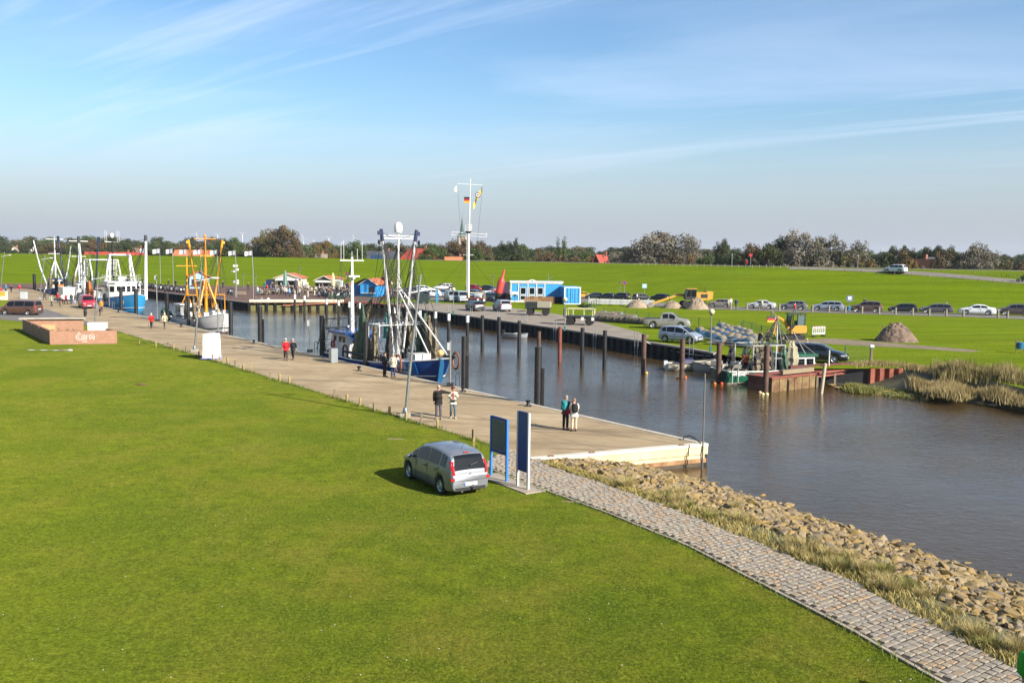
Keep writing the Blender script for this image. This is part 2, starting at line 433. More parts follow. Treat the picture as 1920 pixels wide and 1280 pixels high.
# --- water
def water_mat():
 m,nt,b,noise,rng_,mix,bump = node_mat('harbour_water')
 c = mix(rng_(noise(.07,4),.3,.7),(0.058,0.037,0.014),(0.086,0.056,0.022))
 nt.links.new(c,b.inputs['Base Color']); b.inputs['Roughness'].default_value = 0.03; b.inputs['IOR'].default_value = 1.33
 b.inputs['Specular IOR Level'].default_value = 0.42
 big = noise(0.55,3,.5,(0.6,1.35,1),R(20),.6)
 mid = noise(2.6,4,.55,(0.7,1.3,1),R(-15),.4)
 fin = noise(7.0,3,.6,(0.8,1.3,1),R(10))
 mask = rng_(noise(.045,4,.55),.36,.64,0.25,1.0)
 mu = nt.nodes.new('ShaderNodeMath'); mu.operation = 'MULTIPLY'; nt.links.new(fin,mu.inputs[0]); nt.links.new(mask,mu.inputs[1])
 mu2 = nt.nodes.new('ShaderNodeMath'); mu2.operation = 'MULTIPLY'; nt.links.new(mid,mu2.inputs[0]); nt.links.new(mask,mu2.inputs[1])
 nt.links.new(bump(mu.outputs[0],.6,.03,bump(mu2.outputs[0],.6,.10,bump(big,.25,.10))),b.inputs['Normal'])
 return m
wp = MB(); wp.quad((-150,10,WATER),(160,-40,WATER),(160,230,WATER),(-150,260,WATER))
tag(P('water',wp,water_mat()),kind='structure')
# --- near lawn: flat beside the quay, rising as a grassy slope away from it
def lawn_z(s,n):
 p = -29.0 - n
 rise = 0.15 * (math.log1p(math.exp(max(-30,min(30,p * 0.55)))) / 0.55)
 return -0.012 + rise + 0.05 * math.sin(s * .13 + n * .21) * math.sin(n * .17) * (1 if n < -16 else 0)
PATHL = [(-80,-27.0),(-40,-19.5),(-25,-15.8),(-18.5,-14.0),(-16.9,-13.5),(-10.1,-11.95),(-6,-11.6),(-2.2,-11.5),(1.2,-11.3)]
PATHR = [(-80,-25.0),(-40,-17.4),(-25,-13.7),(-19.4,-12.2),(-14.8,-10.6),(-7.7,-9.5),(-3.5,-9.1),(1.4,-8.9),(2.6,-8.9)]
def interp(tab,x):
 if x <= tab[0][0]: return tab[0][1]
 for (a,b),(c,d) in zip(tab,tab[1:]):
  if x <= c: return b + (d - b) * (x - a) / (c - a)
 return tab[-1][1]
def grid_qs(name,s_list,n_func,zf,mat,kind='structure'):
 rows = []
 for s in s_list:
  rows.append([Q(s,n,zf(s,n)) for n in n_func(s)])
 mb = MB(); k = len(rows[0])
 mb.loft(rows,False,False)
 o = P(name,mb,mat,smooth=60)
 return tag(o,kind=kind)
s_l = [-80 + 2.0 * i for i in range(165)]
def lawn_ns(s):
 edge = -8.5 if s > 2.0 else interp(PATHL,s) + 0.12
 return [-110 + (edge + 110) * (i / 60) ** 0.6 for i in range(61)]
lawn = grid_qs('lawn',s_l,lawn_ns,lawn_z,LAWN)
# --- near quay: concrete promenade
def quay_mat():
 m,nt,b,noise,rng_,mix,bump = node_mat('quay_concrete')
 c = mix(rng_(noise(.28,6,.6,(1,1,1),0),.34,.66),(0.34,0.250,0.138),(0.47,0.360,0.212))
 c = mix(rng_(noise(1.6,6,.7),.42,.72,0,.5),c,(0.28,0.20,0.11))
 c = mix(rng_(noise(.5,5,.65,(.2,1.4,1),R(-12)),.50,.68,0,.9),c,(0.19,0.135,0.08))
 c = mix(rng_(noise(.16,5,.6),.55,.75,0,.6),c,(0.58,0.47,0.30))
 c = mix(rng_(noise(14,3,.7),.55,.8,0,.35),c,(0.16,0.13,0.10))
 # construction joints every few metres across and along the quay
 tc = nt.nodes.new('ShaderNodeTexCoord'); mp_ = nt.nodes.new('ShaderNodeMapping'); nt.links.new(tc.outputs['Object'],mp_.inputs[0])
 mp_.inputs['Rotation'].default_value = (0,0,-math.atan2(QD.y,QD.x)); mp_.inputs['Location'].default_value = (0.7,1.9,0)
 br = nt.nodes.new('ShaderNodeTexBrick'); nt.links.new(mp_.outputs[0],br.inputs['Vector'])
 br.inputs['Scale'].default_value = 1.0; br.inputs['Brick Width'].default_value = 7.5; br.inputs['Row Height'].default_value = 4.2; br.inputs['Mortar Size'].default_value = 0.028; br.offset = 0.0
 c = mix(rng_(br.outputs['Fac'],0,1,0,.7),c,(0.12,0.095,0.07))
 nt.links.new(c,b.inputs['Base Color']); b.inputs['Roughness'].default_value = 0.82; b.inputs['Specular IOR Level'].default_value = .25
 nt.links.new(bump(noise(9,5,.7),.25,.02),b.inputs['Normal'])
 return m
QM = quay_mat()
P2 = Vector((0.88,38.6,0))
qpoly = [Q(0,0),Q(60,0),Q(120,0),Q(150,0),Q(188,0),Q(188,-60),Q(172,-60),Q(160,-9.5),Q(150,-9.5),Q(122,-9.2),Q(118,-8.6),Q(60,-8.5),Q(4,-8.5),Q(1.6,-8.95),P2]
def ramp_z(x,y):
 s = (Vector((x,y,0)) - Q0).dot(QD)
 return 0.0 + (FARZ + .004) * min(1,max(0,(s - 150) / 38))
quay = sheet('quay',qpoly,ramp_z,QM)
pad = sheet('parking_pad',[Q(118,-8.3),Q(86,-8.3),Q(85,-11.5),Q(99,-16.4),Q(120,-17.5)],0.006,M('pad_asphalt',(0.15,0.135,0.12),.9,0,.2,1.5,bump=.2))
# front wall of the quay (dark steel), coping along the edge, cream end wall
fw = MB(); fw.prism([Q(0.01,-0.02),Q(192,-0.02),Q(192,-.6),Q(0.4,-.6)],-3.0,-0.01)
tag(P('quay_wall',fw,M('quay_steel',(0.03,0.027,0.024),.7,.1,.4,1.2,bump=.4)),'dark steel front wall of the near quay below the boats','wall')
cp = MB()
for i in range(48):
 a,b_ = Q(i * 4 + .02,0.03,0),Q(i * 4 + 3.98,0.03,0)
 a2,b2 = Q(i * 4 + .02,-.28,0),Q(i * 4 + 3.98,-.28,0)
 if i * 4 > 150: continue
 cp.prism([a,b_,b2,a2],-.12,.022)
P('coping_stone',cp,M('coping',(0.47,0.42,0.33),.8,0,.15,1.2),quay)
ew = thing('quay_end_wall','cream painted end wall of the near quay with rusty foot','wall',(0,0,0))
e_d = (P2 - Q(0,0)).normalized(); e_n = Vector((e_d.y,-e_d.x,0))
if e_n.y > 0: e_n = -e_n
def endslab(o0,o1,z0,z1,l0=-0.0,l1=0.0):
 a = Q(0,0) - e_d * l0; b_ = P2 + e_d * l1
 return MB().prism([a + e_n * o0,b_ + e_n * o0,b_ + e_n * o1,a + e_n * o1],z0,z1)
def cream_mat():
 m,nt,b,noise,rng_,mix,bump = node_mat('cream_wall')
 c = mix(rng_(noise(.8,5,.6,(1,1,.5)),.35,.7),(0.66,0.52,0.27),(0.72,0.62,0.40))
 c = mix(rng_(noise(2.5,5,.7,(1,1,.15)),.56,.72,0,.5),c,(0.42,0.25,0.10))
 nt.links.new(c,b.inputs['Base Color']); b.inputs['Roughness'].default_value = .7
 nt.links.new(bump(noise(8,4),.2,.02),b.inputs['Normal'])
 return m
P('coping_stone',endslab(-.32,.05,-.10,.028),M('pale_coping',(0.62,0.58,0.48),.75,0,.12,1.5),ew)
P('upper_wall',endslab(-.4,.02,-.46,-.10),cream_mat(),ew)
P('lower_wall',endslab(-.4,-.05,-.66,-.46),MATS.get('cream2') or cream_mat(),ew)
P('rust_band',endslab(-.4,-.02,-.86,-.66),M('rust_band',(0.36,0.17,0.07),.85,0,.5,2.5,col2=(0.42,.25,.12),bump=.4),ew)
P('wall_foot',endslab(-.4,-.08,-3.0,-.86),M('wet_foot',(0.07,0.05,0.03),.5,0,.4,2),ew)
# --- cobbled path
def stone_mat(name,cols,var=.2,scale=6,rough=.8,moss=None):
 m,nt,b,noise,rng_,mix,bump = node_mat(name)
 oi = nt.nodes.new('ShaderNodeObjectInfo'); ge = nt.nodes.new('ShaderNodeNewGeometry')
 ad_ = nt.nodes.new('ShaderNodeMath'); ad_.operation = 'ADD'; nt.links.new(oi.outputs['Random'],ad_.inputs[0]); nt.links.new(ge.outputs['Random Per Island'],ad_.inputs[1])
 fr = nt.nodes.new('ShaderNodeMath'); fr.operation = 'FRACT'; nt.links.new(ad_.outputs[0],fr.inputs[0])
 cr = nt.nodes.new('ShaderNodeValToRGB'); nt.links.new(fr.outputs[0],cr.inputs[0])
 el = cr.color_ramp.elements
 while len(el) < len(cols): el.new(0.5)
 for i,c_ in enumerate(cols):
  el[i].position = i / (len(cols) - 1); el[i].color = (*(q * ALB for q in c_),1)
 c = mix(rng_(noise(scale,6,.7),.3,.7,0,var * 2),cr.outputs[0],tuple(v * .5 for v in cols[0]))
 if moss: c = mix(rng_(noise(1.1,5,.6),.45,.65,0,.75),c,moss)
 nt.links.new(c,b.inputs['Base Color']); b.inputs['Roughness'].default_value = rough
 nt.links.new(bump(noise(scale * 3,5,.7),.5,.02),b.inputs['Normal'])
 return m
COB = stone_mat('cobble_stone',[(0.28,0.235,0.175),(0.37,0.315,0.24),(0.32,0.28,0.225),(0.38,0.31,0.215),(0.28,0.255,0.22),(0.40,0.27,0.15),(0.33,0.28,0.215)])
pathp = [Q(s,interp(PATHL,s) + .03) for s in (-80,-40,-25,-18.5,-14,-10.1,-6,-2.2,0,1.5,2.0)] + [Q(4.1,-8.45),Q(2.6,-8.45)] + [Q(s,interp(PATHR,s) - .02) for s in (1.4,-1,-3.5,-7.7,-11,-14.8,-19.4,-25,-40,-80)]
path = sheet('path',pathp,-0.004,M('joint_soil',(0.028,0.022,0.016),.95,0,.3,5,bump=.4))
def cobble_mesh(sd):
 r = random.Random(sd); mb = MB()
 b_ = [(-.5,-.5),(.5,-.5),(.5,.5),(-.5,.5)]
 lo = [(x + r.uniform(-.05,.05),y + r.uniform(-.06,.06)) for x,y in b_]
 V = [(x,y,-.6) for x,y in lo] + [(x,y,.55) for x,y in lo] + [(x * .74 + r.uniform(-.05,.05),y * .72 + r.uniform(-.05,.05),1.0 + r.uniform(-.2,.2)) for x,y in lo]
 F = [(i,(i + 1) % 4,4 + (i + 1) % 4,4 + i) for i in range(4)] + [(4 + i,4 + (i + 1) % 4,8 + (i + 1) % 4,8 + i) for i in range(4)] + [(8,9,10,11)]
 mb.add(V,F); return mb
cob_mb = [cobble_mesh(i) for i in range(6)]
cob_me = [m.mesh('cobble') for m in cob_mb]
spots = []
s = 3.9; row = 0
while s > -34:
 d = 0.165 * rng.uniform(.86,1.12)
 a,b_ = interp(PATHL,s) + .10,interp(PATHR,s) - .06
 if s > 1.2: a = max(-11.2,-11.2 + (s - 2) * 1.29); b_ = -8.6
 n = a + (0.5 if row % 2 else 0.0) * .22 + rng.uniform(0,.05)
 while n < b_:
  w = .215 * rng.uniform(.72,1.25)
  spots.append((s,n + w / 2,d,w)); n += w + .026
 s -= d + .026; row += 1
ang = math.atan2(QD.y,QD.x)
def cob_xf(sp):
 s,n,d,w = sp
 p = Q(s + rng.uniform(-.012,.012),n,0)
 return p,ang + rng.uniform(-.05,.05),d,w,rng.uniform(.014,.030)
spots.sort(key=lambda q: (Q(q[0],q[1]) - Vector((0,0,0))).length if Q(q[0],q[1]).y > 17.5 and Q(q[0],q[1]).x / max(1,Q(q[0],q[1]).y) < .56 else 999)
rest = MB()
for i,sp in enumerate(spots):
 p,a,d,w,h = cob_xf(sp)
 k = i % 6
 if i < 300:
  o = obj('cobble',cob_me[k],COB,path); o.location = p; o.rotation_euler = (rng.uniform(-.03,.03),rng.uniform(-.03,.03),a); o.scale = (d,w,h)
 else:
  mtx = Matrix.LocRotScale(p,Matrix.Rotation(a,3,'Z').to_quaternion(),Vector((d,w,h)))
  rest.add([mtx @ Vector(v) for v in cob_mb[k].v],cob_mb[k].f)
def quick(name,mb,mat,parent=None):
 me = bpy.data.meshes.new(name); me.from_pydata(mb.v,[],mb.f); me.update(); me.materials.append(None)
 return obj(name,me,mat,parent)
tag(quick('cobbles',rest,COB,path),kind='stuff')
# kerb stones along the lawn side
kb = MB()
s = 1.0
while s > -34:
 L = .55 * rng.uniform(.8,1.2)
 a,b_ = Q(s,interp(PATHL,s),0),Q(s - L + .02,interp(PATHL,s - L + .02),0)
 kb.beam(a + Vector((0,0,-.05)),b_ + Vector((0,0,-.05)),.09,.16 + rng.uniform(-.02,.02)); s -= L
tag(quick('kerb_stones',kb,M('kerb_stone',(0.36,0.30,0.22),.85,0,.25,3,bump=.4),path),kind='stuff')
# --- stony bank between path and water
BANKW = [(-80,12),(-40,3.0),(-25,-4.2),(-15.9,-4.3),(-9.6,-3.4),(-2.46,-2.75),(4,-2.3)]
def bank_z(s,n):
 a,b_ = interp(PATHR,s),interp(BANKW,s)
 t = (n - a) / max(.5,b_ - a)
 return -0.03 + (0.16 * math.sin(min(1,max(0,t)) * PI)) - 1.03 * max(0,t) ** 1.25
bank = grid_qs('stony_bank',[-60 + 1.3 * i for i in range(49)],lambda s: [interp(PATHR,s) - .1 + (interp(BANKW,s) + 3 - interp(PATHR,s)) * i / 24 for i in range(25)],bank_z,
               M('bank_soil',(0.17,0.14,0.09),.95,0,.35,2.5,bump=.6,col2=(0.13,0.14,0.05)))
ROCKM = stone_mat('rock',[(0.19,0.13,0.06),(0.42,0.30,0.145),(0.31,0.225,0.125),(0.43,0.28,0.075),(0.23,0.19,0.145),(0.44,0.345,0.22),(0.34,0.22,0.065)],moss=(0.27,0.18,0.035),var=.4)
def rock_mb(sd):
 r = random.Random(sd); bm = bmesh.new()
 for _ in range(20):
  v = Vector((r.gauss(0,1),r.gauss(0,1),r.gauss(0,1))).normalized() * r.uniform(.75,1.12)
  bm.verts.new((v.x * .62 * r.uniform(.8,1.15),v.y * .48 * r.uniform(.8,1.15),v.z * .33 * r.uniform(.8,1.1)))
 bmesh.ops.convex_hull(bm,input=bm.verts); bmesh.ops.delete(bm,geom=[v for v in bm.verts if not v.link_faces],context='VERTS')
 bm.verts.index_update(); mb = MB(); mb.add([v.co.copy() for v in bm.verts],[tuple(v.index for v in f.verts) for f in bm.faces]); bm.free(); return mb
rk_mb = [rock_mb(i + 40) for i in range(10)]; rk_me = [m.mesh('rock') for m in rk_mb]
rocks = []
s = 3.4
while s > -34:
 a,b_ = interp(PATHR,s),interp(BANKW,s)
 lo = a + (.55 if s > -5 else 1.5)
 if s > 0: lo = a + .5
 n = lo + rng.uniform(0,.3)
 while n < b_ + 1.0:
  t = (n - a) / (b_ - a)
  z0 = rng.choice((rng.uniform(.12,.24),rng.uniform(.18,.30),rng.uniform(.26,.46))) * (0.85 + .3 * t)
  if not (Q(s,n) - Q(0,0)).dot(e_n) < .28 and (rng.random() < .93):
   rocks.append((s + rng.uniform(-.1,.1),n,z0))
  n += z0 * rng.uniform(.62,.85)
 s -= .22
def behind_end(p):   # keep clear of the quay's end wall
 return (Vector((p.x,p.y,0)) - Q(0,0)).dot(e_n) < .3
rocks.sort(key=lambda r_: Q(r_[0],r_[1]).length - r_[2] * 30 if Q(r_[0],r_[1]).x / Q(r_[0],r_[1]).y < .55 and Q(r_[0],r_[1]).y > 17 else 999)
rest = MB()
for i,(s,n,sz) in enumerate(rocks):
 p = Q(s,n,bank_z(s,n) + sz * .10)
 if behind_end(p): continue
 rot = Matrix.Rotation(rng.uniform(0,6.3),3,'Z') @ Matrix.Rotation(rng.uniform(-.9,.9),3,'X')
 mtx = Matrix.LocRotScale(p,rot.to_quaternion(),Vector((sz,sz,sz)))
 if i < 300:
  o = obj('rock',rk_me[i % 10],ROCKM); o.matrix_world = mtx
  tag(o,'loose ochre and grey rock on the stony bank beside the cobbled path','rock','rocks of the bank')
 else:
  rest.add([mtx @ Vector(v) for v in rk_mb[i % 10].v],rk_mb[i % 10].f)
tag(quick('riprap',rest,ROCKM),'many more ochre and grey rocks heaped along the water edge','rocks',kind='stuff')
# --- far side: basin outline and land
E = [Q(188,0),Vector((-85,205,0)),at(264,543,FARZ),at(468,567,FARZ),at(645,567,FARZ),at(755,575,FARZ),at(1060,617,FARZ),at(1130,627.4,FARZ),at(1300,654,FARZ),at(1342,662,FARZ),at(1531,690,FARZ),at(1627,690,FARZ),at(1697,690,FARZ)]
BT = [at(1697,690,.3),at(1740,700,.2),at(1790,708,.15),at(1850,716,.12),at(1925,735,.1),Vector((42,58,.1)),Vector((60,40,.1)),Vector((90,10,.1))]
BW = [at(1600,724,WATER),at(1703,738,WATER),at(1731,746,WATER),at(1829,755,WATER),at(1925,772,WATER),Vector((37,53,WATER)),Vector((52,34,WATER)),Vector((80,2,WATER))]
FOOT = [Vector(p) for p in ((-300,250),(-180,236),(-124,231),(-90,236),(-48,233),(-10,219),(20,204),(38,183),(69,166),(88,157),(140,135),(260,80))]
CREST = [Vector(p) for p in ((-360,432),(-270,400),(-204,374),(-140,347),(-75,320),(-28,291),(15,261),(46,222),(82,194),(104,180),(165,158),(300,100))]
land = [Vector((p.x,p.y)) for p in E[:]] + [Vector((p.x,p.y)) for p in BT[1:]] + [Vector((300,60)),Vector((300,130)),Vector((160,175)),Vector((90,215)),Vector((40,240)),Vector((0,260)),Vector((-60,280)),Vector((-300,300)),Vector((-320,150)),Vector((-170,176))] + [Q(188,-58).xy]
far_land = sheet('meadow',land,FARZ - .03,MEADOW)
# sloping mud bank on the right shore
rows = []
for i in range(9):
 t = i / 8
 rows.append([a.lerp(b_,t) + Vector((0,0,(.3 - 1.3 * t - 0.3 * math.sin(t * PI)) - (a.lerp(b_,t)).z)) for a,b_ in zip(BT,BW)])
rows.append([b_ + (b_ - a).normalized() * 4 + Vector((0,0,-1.2)) for a,b_ in zip(BT,BW)])
mbk = MB(); mbk.loft(rows,False,False)
tag(P('mud_bank',mbk,M('mud',(0.055,0.045,0.03),.7,0,.5,1.2,bump=.8,bscale=3,col2=(0.10,0.10,0.04)),smooth=60),kind='structure')
tag(P('mud_foreshore',MB().prism([at(1520,712,-.9),at(1640,706,-.6),at(1705,722,-.6),at(1715,741,-1.1),at(1560,724,-1.1)],-2,-.93),M('mud',(0,0,0))),kind='structure')
# --- the sea dike
from mathutils.bvhtree import BVHTree
def fine(lst,k=4):
 out = []
 n = len(lst)
 for i in range(n - 1):
  p0,p1,p2,p3 = lst[max(0,i - 1)],lst[i],lst[i + 1],lst[min(n - 1,i + 2)]
  for j in range(k):
   t = j / k
   out.append(0.5 * ((2 * p1) + (p2 - p0) * t + (2 * p0 - 5 * p1 + 4 * p2 - p3) * t * t + (3 * p1 - p0 - 3 * p2 + p3) * t ** 3))
 out.append(lst[-1]); return out
Ff,Cf = fine(FOOT),fine(CREST)
DTOP = 6.8
rows = []
for t,zf in ((-.12,-.1),(0,.29),(.1,.65),(.25,1.75),(.45,3.2),(.65,4.6),(.83,5.85),(.93,6.5),(1.0,DTOP),(1.06,DTOP + .02),(1.35,5.2),(1.9,-2)):
 rows.append([Vector((*(f.lerp(c,t) if t <= 1 else c + (c - f).normalized() * (t - 1) * 40),zf + .06 * math.sin(i * 1.7 + t * 9) * (1 if .1 < t < 1 else 0))) for i,(f,c) in enumerate(zip(Ff,Cf))])
dk = MB(); dk.loft(rows,False,False)
dike = tag(P('dike',dk,DIKEG,smooth=60),kind='structure')
dbvh = BVHTree.FromPolygons([Vector(v) for v in dk.v],dk.f)
def on_dike(px,py,up=0.0):
 h = dbvh.ray_cast(CAMP,ray(px,py).normalized())
 return (h[0] + Vector((0,0,up))) if h[0] else None
def drop(x,y):
 h = dbvh.ray_cast(Vector((x,y,60)),Vector((0,0,-1)))
 return h[0].z if h[0] else FARZ
def strip(name,pts,w,mat,up=.03,zf=None):
 L,Rr = [],[]
 for i,p in enumerate(pts):
  d = (pts[min(i + 1,len(pts) - 1)] - pts[max(i - 1,0)]); d.z = 0; d.normalize(); nrm = Vector((-d.y,d.x,0))
  for lst,sgn in ((L,1),(Rr,-1)):
   q = p + nrm * sgn * w / 2
   lst.append(Vector((q.x,q.y,(zf(q.x,q.y) if zf else p.z) + up)))
 mb = MB(); mb.loft([L,Rr],False,False)
 return tag(P(name,mb,mat,smooth=60),kind='structure')
ASPH = M('asphalt',(0.17,0.15,0.13),.9,0,.2,.6,bump=.3,bscale=20)
GRAV = M('gravel_yard',(0.25,0.205,0.155),.95,0,.25,.5,bump=.4,bscale=12)
ramp_px = [(1480,503.0),(1560,504.6),(1640,508.0),(1720,512.5),(1800,518.5),(1870,524.5),(1919,528.5)]
ramp = [on_dike(x,y) for x,y in ramp_px]
ramp = [p for p in ramp if p is not None]
ramp.append(ramp[-1] + (ramp[-1] - ramp[-2]).normalized() * 14)
rfine = [Vector(p) for p in fine(ramp,5)]
strip('dike_road',rfine,2.7,M('ramp_asphalt',(0.20,0.175,0.145),.9,0,.15,.6),.05,drop)
# crest path
strip('crest_path',[Vector((c.x,c.y,0)) for c in Cf[20:]],2.0,M('ramp_asphalt',(0,0,0)),.04,drop)
# --- paving on the far side
PLAZA = M('plaza_brick',(0.150,0.090,0.072),.9,0,.2,.7,bump=.2,bscale=9,col2=(0.195,0.125,0.098),spec=.1)
def px_sheet(name,pts,z,mat):
 return sheet(name,[at(x,y,z) for x,y in pts],z,mat)
sheet('plaza',[E[0].xy,E[1].xy,E[2].xy,E[3].xy,E[4].xy,at(700,571,FARZ).xy,at(735,556,FARZ).xy,at(735,540,FARZ).xy,(-48,226),(-90,229),(-124,224),(-180,228),(-190,200)] + [Q(187,-58).xy],FARZ,PLAZA)
px_sheet('harbour_lane',[(700,571),(755,575),(900,594),(1060,616.5),(1130,627),(1205,639),(1218,629),(1180,618),(1120,602),(1040,588),(960,577),(880,571),(782,566)],FARZ + .004,GRAV)
px_sheet('car_park',[(735,556),(782,562),(880,566),(945,566),(1000,567),(1105,567),(1100,556),(960,551),(880,545),(735,541)],FARZ + .002,ASPH)
road = [at(1090,561,FARZ),at(1210,569,FARZ),at(1340,576.5,FARZ),at(1480,581,FARZ),at(1640,586,FARZ),at(1800,590.5,FARZ),at(1925,595,FARZ)]
road.append(road[-1] + (road[-1] - road[-2]) * 1.2)
strip('dike_foot_road',fine(road,4),10.0,ASPH,.006)
px_sheet('dirt_patch',[(1440,640),(1560,634),(1660,642),(1760,650),(1840,657),(1820,660),(1700,652),(1560,645)],FARZ - .02,M('dirt',(0.20,0.15,0.09),.95,0,.35,1.0))
# ================================================================== BUILDERS: cars
def prof(tab,x):
 return interp(tab,x)
CAR_KINDS = {
 # L, W, H, belt, bonnet profile: top line (x from rear -L/2 .. front L/2), wheel x, wheel r
 'mpv':    dict(L=4.05,W=1.69,top=[(-2.02,.82),(-2.0,.96),(-1.95,1.10),(-1.84,1.40),(-1.70,1.50),(-1.35,1.57),(-.6,1.62),(.05,1.60),(.45,1.51),(.88,1.30),(1.28,1.06),(1.43,.99),(1.78,.88),(1.98,.72),(2.02,.6)],belt=[(-2.02,1.0),(0,.95),(1.3,.90),(2.02,.7)],wx=(-1.26,1.37),wr=.315,rw=(-2.0,-1.77),ws=(.42,1.28),sw=[(-1.62,-1.20),(-1.12,-.30),(-.22,.62),(.70,1.05)]),
 'hatch':  dict(L=4.2,W=1.76,top=[(-2.1,.80),(-2.06,.98),(-1.88,1.15),(-1.55,1.42),(-1.3,1.465),(-.5,1.48),(.2,1.45),(.55,1.36),(1.2,.99),(1.5,.94),(1.95,.82),(2.1,.62)],belt=[(-2.1,1.0),(0,.93),(1.2,.90),(2.1,.68)],wx=(-1.27,1.31),wr=.31,rw=(-2.0,-1.6),ws=(.6,1.18),sw=[(-1.55,-.95),(-.87,-.1),(-.02,.8)]),
 'estate': dict(L=4.65,W=1.78,top=[(-2.32,.80),(-2.28,1.0),(-2.12,1.16),(-1.85,1.40),(-1.6,1.46),(-.6,1.49),(.2,1.46),(.55,1.37),(1.25,1.0),(1.55,.95),(2.1,.82),(2.32,.62)],belt=[(-2.32,1.0),(0,.93),(1.25,.90),(2.32,.68)],wx=(-1.35,1.40),wr=.32,rw=(-2.24,-1.9),ws=(.6,1.23),sw=[(-1.95,-1.05),(-.97,-.15),(-.07,.85)]),
 'saloon': dict(L=4.6,W=1.8,top=[(-2.3,.78),(-2.27,.98),(-2.1,1.04),(-1.65,1.08),(-1.0,1.35),(-.6,1.42),(.0,1.43),(.4,1.36),(1.1,1.0),(1.45,.94),(2.05,.80),(2.3,.6)],belt=[(-2.3,1.0),(-1.6,.98),(0,.92),(1.1,.89),(2.3,.66)],wx=(-1.35,1.40),wr=.32,rw=(-1.6,-1.02),ws=(.45,1.08),sw=[(-1.25,-.45),(-.37,.65)]),
 'suv':    dict(L=4.5,W=1.84,top=[(-2.25,.85),(-2.21,1.1),(-2.08,1.3),(-1.88,1.60),(-1.6,1.67),(-.6,1.70),(.2,1.67),(.5,1.58),(1.15,1.18),(1.4,1.12),(2.0,1.0),(2.25,.75)],belt=[(-2.25,1.15),(0,1.08),(1.15,1.05),(2.25,.82)],wx=(-1.32,1.34),wr=.36,rw=(-2.18,-1.92),ws=(.55,1.13),sw=[(-1.9,-1.05),(-.97,-.15),(-.07,.8)]),
 'van':    dict(L=5.15,W=1.93,top=[(-2.57,.8),(-2.55,1.2),(-2.48,1.75),(-2.38,1.88),(-2.0,1.92),(0,1.93),(.95,1.90),(1.2,1.82),(1.85,1.18),(2.05,1.10),(2.42,.98),(2.57,.7)],belt=[(-2.57,1.12),(0,1.10),(1.8,1.05),(2.57,.8)],wx=(-1.55,1.62),wr=.335,rw=(-2.535,-2.46),ws=(1.25,1.83),sw=[(-2.35,-1.1),(-1.0,.30),(.42,1.35)]),
 'pickup': dict(L=5.25,W=1.95,top=[(-2.62,1.04),(-2.6,1.08),(-.72,1.12),(-.66,1.5),(-.5,1.76),(-.1,1.83),(.5,1.82),(.75,1.74),(1.35,1.24),(1.55,1.18),(2.4,1.06),(2.62,.8)],belt=[(-2.62,1.02),(-.7,1.10),(0,1.12),(1.35,1.08),(2.62,.9)],wx=(-1.55,1.60),wr=.38,rw=(-.66,-.55),ws=(.8,1.33),sw=[(-.45,.18),(.28,.98)]),
}
